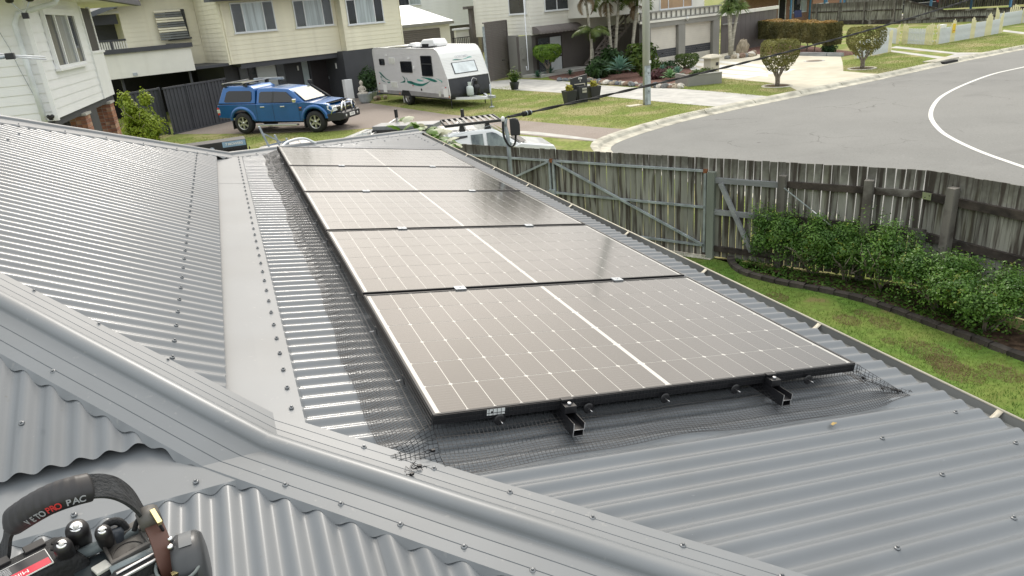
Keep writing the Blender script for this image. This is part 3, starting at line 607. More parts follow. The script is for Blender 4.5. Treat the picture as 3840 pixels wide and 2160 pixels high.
def boards(p, s0, s1, y, z0, z1, pitch, m, slope0=None, along='s', sign=-1):
    """lapped weatherboards, each a part; slope0=(s,z,pitch) clips the top by a gable line"""
    n = int(math.ceil((z1 - z0) / pitch)); me = {}
    for i in range(n):
        za = z0 + i * pitch; zb = min(za + pitch, z1); h = zb - za; key = round(h, 3); a, b_ = s0, s1
        if slope0: 
            sx, zx, k = slope0; lim = sx + (zb - zx) / k
            a = max(s0, lim) if k > 0 else s0
            if a >= s1 - 0.05: continue
        key = (round(h, 3), round(a, 2), round(b_, 2))
        if key not in me:
            mb = MB(); w = 0.022
            P = [(0, 0), (sign * w, 0), (sign * 0.006, h + 0.012), (0, h + 0.012)]
            if along == 's': mb.prism(P, 'x', a, b_)
            else: mb.prism([(q[0], q[1]) for q in P], 'y', a, b_)
            me[key] = mesh_of(mb, 'weatherboard', m)
        inst(me[key], 'weatherboard', p, ((0, y, za) if along == 's' else (y, 0, za)))
def grille(mb, s0, s1, z0, z1, y, st=0.11, r=0.006):
    w, h = s1 - s0, z1 - z0; k = -h
    while k < w:
        a = max(0, k); b_ = min(w, k + h); mb.quad((s0 + a - r, y, z0 + a - k), (s0 + a + r, y, z0 + a - k), (s0 + b_ + r, y, z0 + b_ - k), (s0 + b_ - r, y, z0 + b_ - k))
        mb.quad((s0 + a - r, y, z1 - a + k), (s0 + a + r, y, z1 - a + k), (s0 + b_ + r, y, z1 - b_ + k), (s0 + b_ - r, y, z1 - b_ + k)); k += st
def window(p, s0, s1, z0, z1, y, divs, kinds, fm=None, along='s', fw=0.045, sgn=-1):
    """frame with mullions (part) > panes (sub-parts); sgn -1: faces -y, for along='y' faces x*sgn"""
    fm = fm or m_winframe; X = lambda mb: mb
    def bx(mb, a, b_, d0, d1, c, d):
        d0, d1 = sgn * d0, sgn * d1
        if along == 's': mb.box(a, b_, y + min(d0, d1), y + max(d0, d1), c, d)
        else: mb.box(y + min(d0, d1), y + max(d0, d1), a, b_, c, d)
    mb = MB(); D0, D1 = 0.0, 0.075
    bx(mb, s0, s1, D0, D1, z0, z0 + fw); bx(mb, s0, s1, D0, D1, z1 - fw, z1); bx(mb, s0, s0 + fw, D0, D1, z0 + fw, z1 - fw); bx(mb, s1 - fw, s1, D0, D1, z0 + fw, z1 - fw)
    cuts = [s0] + [s0 + (s1 - s0) * d for d in divs] + [s1]
    for c in cuts[1:-1]: bx(mb, c - fw / 2, c + fw / 2, D0, D1 + 0.004, z0 + fw, z1 - fw)
    bx(mb, s0 - 0.05, s1 + 0.05, D0, D1 + 0.03, z0 - 0.045, z0 - 0.002)
    w = mb.build('window', fm, p)
    for i, kd in enumerate(kinds):
        g = MB(); a, b_ = cuts[i] + fw / 2, cuts[i + 1] - fw / 2; bx(g, a, b_, 0.036, 0.040, z0 + fw, z1 - fw); g.build('pane', FILL[kd], w)
        if kd == 's' and along == 's': g = MB(); grille(g, a, b_, z0 + fw, z1 - fw, y + sgn * 0.062); g.build('security_grille', m_steel, w)
    return w
def part(name, m, p, *b, bev=0.0): mb = MB(); mb.box(*b); return mb.build(name, m, p, bev=bev)
def roof_slab(p, name, m, s0, s1, y0, y1, z0, z1, th=0.12):
    MB().add([(s0, y0, z0), (s1, y0, z0), (s1, y1, z1), (s0, y1, z1), (s0, y0, z0 + th), (s1, y0, z0 + th), (s1, y1, z1 + th), (s0, y1, z1 + th)], [(0, 3, 2, 1), (4, 5, 6, 7), (0, 1, 5, 4), (1, 2, 6, 5), (2, 3, 7, 6), (3, 0, 4, 7)]).build(name, m, p)
m_rtile = mat('dark_roof_metal', (0.10, 0.11, 0.125), 0.5, 0.1, 0.1, 2)
# ================================================================ CREAM HOUSE
ch_ = thing('cream_house', 'two-storey house with cream weatherboards above a charcoal ground floor', 'house', (5.59, 37.16, 0), 18)
part('core', m_cream, ch_, 0.32, 3.65, 0.03, 9, 2.4, 5.35); part('core', m_cream, ch_, -5.53, 0.31, 0.63, 8.9, 2.36, 5.35); part('core', m_cream, ch_, -9.04, -5.54, 4.03, 9, 2.4, 5.9)
boards(ch_, 0.30, 3.66, 0.02, 2.40, 5.3, 0.207, m_cream)
boards(ch_, 0.02, 0.60, 0.295, 2.40, 5.3, 0.207, m_cream, along='y')
boards(ch_, -5.56, 0.27, 0.62, 2.34, 5.3, 0.207, m_cream)
boards(ch_, 0.64, 4.0, -5.57, 2.34, 5.5, 0.207, m_cream, along='y')
boards(ch_, -9.05, -5.60, 4.02, 3.3, 6.1, 0.205, m_cream)
part('corner_trim', m_cream, ch_, -5.60, -5.52, 0.585, 0.66, 2.34, 5.3); part('corner_trim', m_cream, ch_, 0.265, 0.335, -0.02, 0.05, 2.4, 5.3); part('corner_trim', m_cream, ch_, 3.64, 3.70, -0.02, 0.06, 2.4, 5.3)
part('downpipe', m_cream, ch_, -5.50, -5.42, 0.53, 0.60, 2.36, 5.0)
part('eave', m_rtile, ch_, -6.1, 0.1, 0.0, 0.75, 5.12, 5.27); part('eave', m_rtile, ch_, 0.2, 4.1, -0.6, 0.1, 5.27, 5.4)
roof_slab(ch_, 'roof', m_rtile, -6.1, 4.2, -0.6, 5, 5.3, 7.0)
window(ch_, 0.56, 2.65, 3.62, 4.82, 0.0, [0.24, 0.75], 'dcd'); window(ch_, -1.98, 0.06, 3.70, 4.96, 0.60, [0.27, 0.74], 'scs'); window(ch_, -5.05, -2.98, 3.70, 5.02, 0.60, [0.26, 0.74], 'scs')
# ground floor
part('wall', m_char, ch_, 0.0, 3.6, 0.0, 0.2, 0, 2.39); part('wall', m_char, ch_, 3.5, 3.6, 0.2, 9, 0, 2.39); part('wall', m_char, ch_, 0.0, 0.2, 0.2, 2.1, 0, 2.39)
part('wall', m_char, ch_, -5.05, 0.0, 2.12, 2.3, 0, 2.33); part('beam', m_char, ch_, -5.05, 0.0, 0.66, 2.1, 2.18, 2.335); part('beam', m_char, ch_, -5.1, 0.3, 0.66, 0.74, 2.1, 2.18)
part('pilaster', m_char, ch_, 0.55, 0.0 + 0.0, 1.6, 1.62, 0, 2.1) if False else None
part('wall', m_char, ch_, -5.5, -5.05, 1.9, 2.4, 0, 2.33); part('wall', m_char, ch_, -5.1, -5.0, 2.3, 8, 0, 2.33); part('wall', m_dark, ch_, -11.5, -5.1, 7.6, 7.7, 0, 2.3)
d = part('front_door', mat('door_screen', (0.025, 0.02, 0.022), 0.5), ch_, -0.93, 0.08, 2.08, 2.12, 0.02, 2.1); fr_ = MB(); fr_.box(-1.02, -0.93, 2.04, 2.11, 0, 2.16); fr_.box(0.08, 0.16, 2.04, 2.11, 0, 2.16); fr_.box(-0.93, 0.08, 2.04, 2.11, 2.1, 2.16); fr_.build('door_frame', m_char, d); part('handle', m_steel, d, -0.01, 0.03, 2.0, 2.06, 1.0, 1.14)
part('sidelight', m_frost, ch_, -1.40, -1.08, 2.07, 2.11, 0.05, 2.12); part('sidelight', m_frost, ch_, 0.20, 0.46, 2.07, 2.11, 0.05, 2.1)
# the right sidelight stands clear of the return wall: open the return
window(ch_, -4.75, -2.32, 1.0, 2.13, 2.10, [0.20, 0.36, 0.80], 'sdws', fm=m_char)
part('intercom', m_white, ch_, -1.66, -1.60, 2.05, 2.11, 1.62, 1.86); part('meter_plate', m_white, ch_, -0.02, 0.0, 0.9, 1.02, 1.55, 1.82)
# balcony
bal = [(-10.9, 3.30), (-7.15, 3.49)]
part('balcony_wall', m_cream2, ch_, -10.9, -7.18, 0.62, 0.70, 2.28, 3.30); part('balcony_wall', m_cream2, ch_, -7.26, -7.18, 0.70, 4.0, 2.28, 3.30); part('balcony_cap', m_char, ch_, -10.9, -7.10, 0.52, 0.74, 3.30, 3.49); part('balcony_cap', m_char, ch_, -7.3, -7.12, 0.74, 4.0, 3.30, 3.49)
part('balcony_floor', m_char, ch_, -10.9, -5.6, 0.7, 4.0, 2.3, 2.42); part('light', m_steel, ch_, -9.85, -9.68, 0.56, 0.62, 2.34, 2.46)
part('porch_recess', m_char, ch_, -12.5, -9.04, 5.4, 5.5, 2.4, 5.2); part('porch_ceiling', m_cream2, ch_, -12.5, -9.04, 3.9, 5.4, 5.0, 5.1); part('porch_beam', m_cream, ch_, -11.3, -9.0, 3.96, 4.06, 4.98, 5.2); part('porch_post', m_cream, ch_, -10.62, -10.48, 3.96, 4.1, 3.3, 5.0); part('porch_rail', m_char, ch_, -10.5, -9.03, 3.96, 4.05, 3.80, 3.88); part('porch_post', m_char, ch_, -9.75, -9.66, 3.97, 4.05, 3.3, 3.8)
me_b = mesh_of(MB().box(0, 0.07, 0, 0.03, 0, 0.46), 'batten', m_cream2)
for i in range(14): inst(me_b, 'batten', ch_, (-10.45 + i * 0.105, 4.0, 3.34))
part('screen_blind', m_char, ch_, -10.3, -9.15, 4.08, 4.10, 4.55, 4.98)
# gable barge and gutter
brg = MB(); brg.add([(-10.6, 3.1, 4.83), (-7.6, 3.1, 5.72), (-7.6, 3.1, 5.95), (-10.6, 3.1, 5.03), (-10.6, 3.16, 4.83), (-7.6, 3.16, 5.72), (-7.6, 3.16, 5.95), (-10.6, 3.16, 5.03)], [(0, 1, 2, 3), (7, 6, 5, 4), (0, 4, 5, 1), (3, 2, 6, 7)]); brg.build('barge_board', m_rtile, ch_)
roof_slab(ch_, 'roof', m_rtile, -10.9, -5.6, 3.12, 9, 4.95, 4.96) if False else None
gr = MB(); gr.add([(-10.6, 3.1, 5.03), (-7.6, 3.1, 5.95), (-5.6, 3.1, 6.5), (-5.6, 9, 6.5), (-7.6, 9, 5.95), (-10.6, 9, 5.03)], [(0, 1, 4, 5), (1, 2, 3, 4)]); gr.build('roof', m_rtile, ch_)
# louvred window awning
part('window_opening', m_glass, ch_, -7.0, -6.12, 3.9, 4.0, 3.72, 5.0); part('window_sill', m_char, ch_, -7.15, -6.1, 3.7, 4.0, 3.62, 3.70)
aw = thing('louvre_awning', 'window awning of tilted grey and cream louvre blades on the cream gable wall', 'awning', (5.59, 37.16, 0), 18)
m_lv = mat('louvre_grey', (0.17, 0.18, 0.175), .6); lm = [m_cream, m_lv, m_lv, m_cream, m_cream, m_lv, m_lv, m_cream, m_cream, m_lv, m_lv, m_lv]
for i in range(12):
    zz = 4.95 - i * 0.112; mb = MB(Matrix.Translation((-7.55, 3.80 - 0.012 * i, zz)) @ Matrix.Rotation(R(55), 4, 'X')); mb.box(0, 1.22 + 0.01 * i, -0.05, 0.05, -0.01, 0.01); mb.build('blade', lm[i], aw)
part('stay', m_steel, aw, -7.5, -6.15, 3.7, 3.72, 3.66, 3.68)
# undercroft
for x in (-10.3, -7.4): part('post', m_char, ch_, x, x + 0.1, 1.0, 1.1, 0, 2.3)
# ================================================================ WHITE NEIGHBOUR HOUSE (left)
wh = thing('white_weatherboard_house', 'raised white weatherboard house at the left edge, standing on brick piers', 'house', (-3.5437, 14.7717, 0), 86)
part('core', m_wht, wh, 0.03, 4.40, 0.04, 6, 2.56, 4.85); part('core', m_wht, wh, 4.40, 5.70, 0.05, 2.5, 2.56, 3.62)
boards(wh, 0.02, 4.36, 0.02, 2.53, 4.8, 0.178, m_wht); boards(wh, 0.0, 6, 0.02, 2.50, 4.8, 0.178, m_wht, along='y')
part('corner_trim', m_wht, wh, -0.03, 0.05, -0.03, 0.05, 2.5, 4.8)
part('panel', m_wht, wh, 4.42, 5.72, -0.01, 0.04, 2.53, 3.60); part('panel_cap', m_wht, wh, 4.38, 5.80, -0.04, 0.06, 3.60, 3.66); part('cover_strip', m_wht, wh, 4.35, 4.42, -0.03, 0.04, 2.53, 4.7)
part('verandah_screen', mat('brown_screen', (0.06, 0.055, 0.052), .7), wh, 4.47, 5.36, -0.005, 0.02, 3.66, 4.66); part('post', m_wht, wh, 5.36, 5.46, -0.02, 0.06, 3.66, 4.7)
window(wh, 0.93, 3.38, 3.42, 4.52, 0.0, [0.30, 0.72], 'dkd', fm=m_wht, fw=0.06); part('window_hood', m_wht, wh, 0.88, 3.44, -0.09, 0.0, 4.52, 4.58)
part('soffit', m_cream2, wh, -0.6, 8.8, -0.62, 6, 4.78, 4.82); part('gutter', m_char, wh, -0.68, 8.9, -0.74, -0.60, 4.76, 4.88); part('gutter', m_char, wh, -0.74, -0.60, -0.74, 6.5, 4.76, 4.88)
roof_slab(wh, 'roof', mat('tile_roof', (0.12, 0.12, 0.13), 0.7), -0.7, 9, -0.7, 3, 4.88, 6.2)
m_pipe = mat('white_pvc_pipe', (0.70, 0.74, 0.78), 0.35)
MB().tube([(0.15, -0.60, 4.74), (0.15, -0.5, 4.62), (-0.02, -0.12, 4.52), (-0.10, 0.10, 4.47), (-0.10, 0.2, 4.3), (-0.10, 0.2, 3.5), (-0.10, 0.2, 2.2)], 0.05, 10).build('downpipe', m_pipe, wh)
MB().tube([(-0.05, 0.62, 4.75), (-0.05, 0.5, 4.2), (-0.05, 0.42, 3.9), (-0.05, 0.36, 3.5), (-0.05, 0.24, 2.9), (-0.05, 0.2, 2.6)], 0.007, 5).build('cable', m_steel, wh)
# floodlights on the corner
fl = thing('floodlight', 'black twin sensor floodlight low on the corner of the white house', 'floodlight', (-3.62, 14.62, 2.62)); 
for sg in (-1, 1): MB(Matrix.Translation((0.06 * sg, 0, 0)) @ Matrix.Rotation(R(50 * sg), 4, 'Y')).lathe([(0.02, 0), (0.035, -0.02), (0.045, -0.10)], 12).build('lamp_head', m_black, fl)
part('sensor', m_black, fl, -0.03, 0.03, -0.04, 0.04, -0.09, 0.0)
f2 = thing('floodlight', 'black floodlights on thin arms hanging from the eave of the white house', 'floodlight', (-3.45, 14.15, 4.72))
for dx in (-0.16, 0.16): MB(Matrix.Translation((dx, 0, 0.02)) @ Matrix.Rotation(R(20), 4, 'X')).lathe([(0.06, 0.08), (0.07, -0.08), (0.05, -0.1)], 12).build('lamp_head', m_black, f2); MB().tube([(dx, 0, -0.05), (dx * 0.4, 0.05, -0.2), (0, 0.1, -0.30)], 0.012, 6).build('arm', m_steel, f2)
part('bracket', m_black, f2, -0.05, 0.05, 0.06, 0.14, -0.36, -0.26)
# piers and undercroft screen
part('undercroft_wall', m_char, wh, 0.4, 8.0, 0.9, 1.0, 0, 2.5); part('floor_beam', m_char, wh, 0.02, 5.8, 0.06, 0.16, 2.38, 2.52)
sm = mesh_of(MB().box(0, 1.9, 0, 0.02, 0, 0.16), 'slat', mat('grey_slat', (0.16, 0.155, 0.15), 0.7))
for i in range(13): inst(sm, 'slat', wh, (0.3, 0.5, 0.02 + i * 0.18))
sm = mesh_of(MB().box(0, 1.3, 0, 0.02, 0, 0.07), 'slat', m_char)
for i in range(24): inst(sm, 'slat', wh, (3.5, 0.5, 0.05 + i * 0.095))
m_pb = [mat('pier_brick_a', (0.34, 0.16, 0.10), 0.85, 0, 0.2, 8), mat('pier_brick_b', (0.26, 0.12, 0.08), 0.85, 0, 0.2, 8), mat('pier_brick_c', (0.40, 0.24, 0.16), 0.85, 0, 0.2, 8)]
for s0 in (2.12, 4.85):
    pr = thing('brick_pier', 'red brick pier under the white house, ' + ('nearer of the two' if s0 < 3 else 'farther one beside the yellow-green bush'), 'pier', (-3.5437 + s0 * cos(R(86)), 14.7717 + s0 * sin(R(86)), 0), 86, 'brick piers')
    part('mortar', m_conc, pr, 0.008, 0.45, 0.008, 0.34, 0, 2.36); part('cap', m_conc, pr, -0.03, 0.49, -0.03, 0.38, 2.36, 2.41)
    bm = [mesh_of(MB().box(0, 0.235, 0, 0.11, 0, 0.078), 'brick', q) for q in m_pb]
    for r_ in range(27):
        for c_ in range(2): inst(rnd.choice(bm), 'brick', pr, (-0.01 + (c_ * 0.235) + (0.0 if r_ % 2 else -0.0), 0, 0.004 + r_ * 0.087), sc=(0.97, 1, 1))
        for c_ in range(2): inst(rnd.choice(bm), 'brick', pr, (0.0, 0.10 + 0.12 * c_ , 0.004 + r_ * 0.087), rot=(0, 0, 0), sc=(0.45, 1.0, 1))
# ================================================================ HOUSE NUMBER 8 (off-white over taupe) AND ITS GARAGE
h8 = thing('offwhite_house', 'off-white weatherboard house over a dark taupe ground floor, with a striped door canopy', 'house', (15.51, 37.66, 0), 21)
part('core', m_cream2, h8, 0.98, 10.5, -0.02, 4.8, 2.25, 5.2); boards(h8, 0.93, 8.6, -0.04, 2.22, 5.2, 0.205, m_cream2); boards(h8, -0.04, 4.8, 0.955, 2.25, 5.2, 0.205, m_cream2, along='y')
part('wall', m_taupe, h8, 0.0, 12.5, 0.0, 0.2, 0, 2.23); part('wall', m_green, h8, 0.0, 0.2, 0.2, 0.9, 0, 2.3); part('wall', m_green, h8, 0.0, 1.0, -0.01, 0.0, 0, 2.25);
window(h8, 2.12, 4.22, 3.43, 4.75, -0.05, [0.47], 'dd'); window(h8, 6.9, 8.1, 3.46, 4.6, -0.05, [], 'd'); window(h8, 0.2, 1.6, 3.4, 4.6, 0.95, [], 'd', along='y')
sd8 = part('sliding_door', mat('bronze_frame', (0.03, 0.022, 0.02), 0.4), h8, 1.33, 3.42, -0.06, -0.01, 0.0, 2.08)
g = MB(); g.box(1.42, 2.30, -0.075, -0.065, 0.95, 2.0); g.box(1.42, 2.30, -0.075, -0.065, 0.07, 0.86); g.build('pane', FILL['d'], sd8); g = MB(); g.box(2.42, 3.32, -0.075, -0.065, 0.95, 2.0); g.box(2.42, 3.32, -0.075, -0.065, 0.07, 0.86); g.build('pane', m_blind, sd8)
g = MB(); grille(g, 1.42, 2.30, 0.07, 2.0, -0.08, 0.13); g.build('security_grille', m_steel, sd8); MB().lathe([(0.16, 0), (0.15, 0.012)], 20, (1.72, -0.10, 1.18), 'y').build('round_plate', m_white, sd8)
cn = MB(); rows = []
for i in range(9):
    a = i / 8 * pi / 2; rows.append([(1.05 + j * 3.6 / 24, -0.06 - 0.62 * sin(a), 2.27 + 0.40 * cos(a) - (0.03 * (j % 2) if i == 8 else 0)) for j in range(25)])
cn.grid(rows); cn.add([(1.05, -0.06, 2.27)] + rows[0][:1] + [r[0] for r in rows[1:]], [tuple(range(10))]); cn.add([(4.65, -0.06, 2.27)] + [r[-1] for r in rows], [tuple(range(10))])
cn.build('door_canopy', mat('canopy_vinyl', (0.17, 0.15, 0.145), 0.6, 0, 0.12, 30, stretch=(1, 0.01, 0.01)), h8)
part('slab', m_conc, h8, 0.1, 4.6, -1.5, 0.0, 0.0, 0.14); MB().tube([(0.55, -0.06, 5.0), (0.55, -0.06, 0.5), (0.5, -0.1, 0.38), (0.4, -0.08, 0.38), (0.4, -0.05, 0.6)], 0.03, 8).build('conduit', m_winframe, h8); part('meter_box', m_green, h8, 0.15, 0.42, -0.09, -0.01, 1.0, 1.6)
roof_slab(h8, 'roof', m_rtile, 0.4, 11, -0.5, 5, 5.25, 6.8)
# stairs
st_ = thing('staircase', 'open timber staircase with taupe stringers climbing behind the palms', 'staircase', (15.51, 37.66, 0), 21); m_str = mat('stair_taupe', (0.20, 0.175, 0.16), 0.7); m_trd = mat('stair_tread', (0.40, 0.37, 0.34), 0.7)
tm = mesh_of(MB().box(-0.16, 0.16, 0, 0.95, -0.03, 0.02), 'tread', m_trd)
for i in range(10): inst(tm, 'tread', st_, (5.0 + i * 0.30, -1.5, 0.22 + i * 0.205))
for y in (-1.55, -0.52):
    for zo in ((0.0, 1.0, 0.66) if y < -1 else (0.0,)):
        mb = MB(); h = 0.22 if zo == 0 else 0.11; mb.add([(4.8, y, 0.0 + zo), (8.0, y, 2.2 + zo), (8.0, y, 2.2 + h + zo), (4.8, y, h + zo), (4.8, y + 0.05, 0.0 + zo), (8.0, y + 0.05, 2.2 + zo), (8.0, y + 0.05, 2.2 + h + zo), (4.8, y + 0.05, h + zo)], [(0, 1, 2, 3), (7, 6, 5, 4), (0, 4, 5, 1), (3, 2, 6, 7), (0, 3, 7, 4), (1, 5, 6, 2)]); mb.build('stringer' if zo == 0 else 'handrail', m_str, st_)
part('post', m_str, st_, 5.55, 5.65, -1.56, -1.48, 0.3, 1.75); part('post', m_str, st_, 7.5, 7.6, -1.56, -1.48, 1.8, 3.1); part('landing', m_brick, st_, 4.0, 6.3, -2.6, -1.5, 0, 0.12)
# garage block
ga = thing('garage_block', 'double garage with two cream and grey roller doors under a balustraded deck', 'garage', (22.82, 35.65, 0), 15)
part('wall', m_green, ga, -0.6, 0.04, 0.0, 0.3, 0, 2.3); part('wall', m_green, ga, 2.38, 2.97, 0.0, 0.3, 0, 2.07); part('wall', m_green, ga, 5.52, 6.12, 0.0, 0.3, 0, 2.07); part('beam', m_green, ga, -0.6, 6.15, -0.02, 0.3, 2.07, 2.36); part('side_wall', m_green, ga, 6.0, 6.12, 0.3, 7, 0, 2.36)
for a, b_ in ((0.05, 2.36), (2.98, 5.50)):
    dd = MB().box(a, b_, 0.22, 0.24, 0, 2.07).build('roller_door', m_cream2, ga)
    for i in range(18):
        z0 = 0.005 + i * 0.115; part('door_slat', m_char if 0.34 < z0 + 0.05 < 0.78 else mat('door_cream', (0.62, 0.585, 0.52), 0.5, 0, 0.04, 2), dd, a, b_, 0.195 + 0.006 * (i % 2), 0.225, z0, z0 + 0.109)
    part('handle', m_black, dd, (a + b_) / 2 - 0.05, (a + b_) / 2 + 0.05, 0.16, 0.2, 0.55, 0.6)
part('deck_fascia', m_cream2, ga, -0.9, 6.18, -0.08, 0.0, 2.34, 2.46); part('deck_wall', m_cream2, ga, -0.9, 6.12, 0.04, 0.12, 2.4, 2.9); part('top_rail', m_green, ga, -0.9, 6.2, -0.06, 0.02, 2.86, 2.94); part('bottom_rail', m_green, ga, -0.9, 6.2, -0.06, 0.02, 2.47, 2.53)
bm_ = mesh_of(MB().box(0, 0.06, -0.05, 0.01, 2.53, 2.86), 'baluster', m_green)
for i in range(17): inst(bm_, 'baluster', ga, (-0.8 + i * 0.42, 0, 0))
part('upper_wall', m_cream2, ga, -2.5, 6.1, 1.2, 5, 2.9, 5.4); window(ga, 2.05, 4.9, 2.95, 4.2, 1.2, [0.25, 0.72], 'ttt'); MB().lathe([(0.02, 0.0), (0.09, 0.05), (0.12, 0.02), (0.0, -0.04)], 14, (3.0, -0.16, 2.36), 'y').build('floodlight', m_white, ga)
fe = thing('taupe_panel_fence', 'tall taupe metal panel fence between the garage and the brick house', 'fence', (28.9, 37.3, 0), 24)
for i in range(12): part('panel', m_taupe, fe, i * 0.62, i * 0.62 + 0.60, 0, 0.03 + 0.012 * (i % 2), 0.02, 2.25)
part('cap', m_cream2, fe, -0.05, 7.6, -0.06, 0.1, 2.25, 2.45); part('pipe', m_green, fe, 0, 1.9, -0.12, -0.04, 1.72, 1.80)
# ================================================================ FENCES
m_pal = mat('weathered_paling', (0.255, 0.255, 0.225), 0.9, 0, 0.25, 5, 0.4, 40, stretch=(1, 1, 0.12), spec=0.15)
overlay(m_pal, (0.055, 0.045, 0.038), 4.6, 0.49, 0.60, 0.9, stretch=(3, 3, 0.20), per_object=True); overlay(m_pal, (0.19, 0.19, 0.12), 2.4, 0.56, 0.70, 0.35, stretch=(3, 3, 0.4), per_object=True); vary(m_pal, 0.16)
def stain_top(m, z0, z1, col, amt):
    t, ns, b = nodes_of(m); src = b.inputs['Base Color'].links[0].from_socket; tcn = ns.new('ShaderNodeTexCoord'); sp = ns.new('ShaderNodeSeparateXYZ'); t.links.new(tcn.outputs['Object'], sp.inputs[0])
    nn = ns.new('ShaderNodeTexNoise'); nn.inputs['Scale'].default_value = 9; t.links.new(tcn.outputs['Object'], nn.inputs['Vector']); ad = ns.new('ShaderNodeMath'); ad.operation = 'MULTIPLY_ADD'; ad.inputs[1].default_value = .30; t.links.new(nn.outputs[0], ad.inputs[0]); t.links.new(sp.outputs[2], ad.inputs[2])
    r = ns.new('ShaderNodeMapRange'); r.inputs[1].default_value = z0 + .15; r.inputs[2].default_value = z1 + .15; r.inputs[4].default_value = amt; t.links.new(ad.outputs[0], r.inputs[0]); mx = ns.new('ShaderNodeMix'); mx.data_type = 'RGBA'; t.links.new(r.outputs[0], mx.inputs[0]); t.links.new(src, mx.inputs[6]); mx.inputs[7].default_value = (*col, 1); t.links.new(mx.outputs[2], b.inputs['Base Color'])
stain_top(m_pal, 1.24, 1.46, (0.05, 0.042, 0.036), 0.6)
m_rail = mat('weathered_rail', (0.045, 0.036, 0.03), 0.9, 0, 0.5, 6, 0.5, 30); overlay(m_rail, (0.22, 0.21, 0.19), 1.3, 0.55, 0.62, 0.8)
m_post = mat('weathered_post', (0.15, 0.14, 0.125), 0.9, 0, 0.35, 4, 0.4, 40, stretch=(1, 1, 0.2)); overlay(m_post, (0.04, 0.03, 0.025), 3, 0.5, 0.62, 0.6)
def paling_meshes(h, w, n=4, m=None, th=0.014):
    out = []
    for i in range(n):
        mb = MB(); nz_ = 5; rows = []
        for k in range(nz_ + 1):
            z = h * k / nz_; wb = 0.003 * sin(k * 2.1 + i * 3); tw = 0.002 * sin(k + i)
            rows.append([(-w / 2 + wb, tw, z), (w / 2 + wb, tw, z), (w / 2 + wb, tw + th, z), (-w / 2 + wb, tw + th, z)])
        mb.grid(rows, smooth=False, close=True); mb.add(rows[-1], [(0, 1, 2, 3)]); out.append(mesh_of(mb, 'paling', m or m_pal))
    return out
def fence_run(p, length, h, w, gap, meshes, dz=0.004, z0=0.02, y=0.0, x0=0.0, lean=0.002):
    x = x0
    while x < x0 + length - w * 0.5:
        s_ = rnd.uniform(1 - dz, 1 + dz); inst(rnd.choice(meshes), 'paling', p, (x + w / 2, y + rnd.uniform(-.003, .003), z0), (0, rnd.uniform(-lean, lean), rnd.uniform(-.03, .03)), (1, 1, s_)); x += w + gap * rnd.uniform(0.75, 1.15)
pm = paling_meshes(1.53, 0.10); FH_ = 1.53
# along-fence frame: x along, +y towards the street
gt_ = thing('double_gate', 'wide double gate of grey weathered palings on a galvanised steel frame', 'gate', (6.077, 6.995, 0), 122); gt_.scale = (1, -1, 1)
fence_run(gt_, 5.55, 1.53, 0.099, 0.011, pm)
def bar(p, name, a, b_, m, r=0.017, w=None):
    a, b_ = Vector(a), Vector(b_); d = (b_ - a); L_ = d.length; q = d.to_track_quat('X', 'Z').to_matrix().to_4x4(); mb = MB(Matrix.Translation(a) @ q); w = w or r; mb.box(0, L_, -r, r, -w, w); return mb.build(name, m, p)
m_gal = mat('galvanised_tube', (0.36, 0.40, 0.43), 0.5, 0.3, 0.25, 6); m_rust = mat('rust', (0.20, 0.08, 0.035), 0.9, 0, 0.4, 20)
for z in (1.36, 0.80, 0.19): bar(gt_, 'frame_rail', (0.02, -0.03, z), (2.78, -0.03, z), m_gal); bar(gt_, 'frame_rail', (2.82, -0.03, z), (5.5, -0.03, z), m_gal)
for x in (0.03, 2.76, 2.84, 5.5): bar(gt_, 'frame_upright', (x, -0.03, 0.08), (x, -0.03, 1.37), m_gal)
bar(gt_, 'brace', (0.05, -0.045, 0.2), (2.74, -0.045, 1.34), m_gal); bar(gt_, 'brace', (2.86, -0.045, 1.34), (5.5, -0.045, 0.2), m_gal)
for x in (0.03, 2.8): part('rusty_corner', m_rust, gt_, x - 0.03, x + 0.03, -0.05, -0.012, 1.33, 1.39)
part('latch', m_gal, gt_, 2.74, 2.86, -0.07, -0.04, 0.76, 0.86)
MB().tube([(2.82, -0.05, 0.75), (2.80, -0.055, 0.05)], 0.008, 6).build('drop_bolt', mat('yellow_bolt', (0.45, 0.42, 0.12), 0.5), gt_)
# short left run behind the service pole
fl_ = thing('timber_fence', 'short stretch of dark weathered paling fence left of the double gate', 'fence', (6.077 + 5.62 * Fd.x, 6.995 + 5.62 * Fd.y, 0), 122); fl_.scale = (1, -1, 1)
fence_run(fl_, 1.55, 1.53, 0.10, 0.004, pm); part('rail', m_rail, fl_, 0, 1.5, -0.05, 0.0, 1.18, 1.27); part('rail', m_rail, fl_, 0, 1.5, -0.05, 0, 0.3, 0.39)
for x in (0.05, 1.1): part('post', m_post, fl_, x, x + 0.10, -0.15, -0.05, 0, 1.36)
part('gate_stop_post', m_winframe, fl_, -0.06, -0.02, -0.05, 0.0, 0.0, 1.45)
mb = MB()
for i in range(16): z = 1.2 - i * 0.045; mb.tube([(0.02 + 0.01 * (i % 2), -0.07, z), (0.028 + 0.012 * i * 0.15, -0.085, z - 0.03), (0.02, -0.07, z - 0.045)], 0.003, 4)
mb.build('chain', m_gal, fl_)
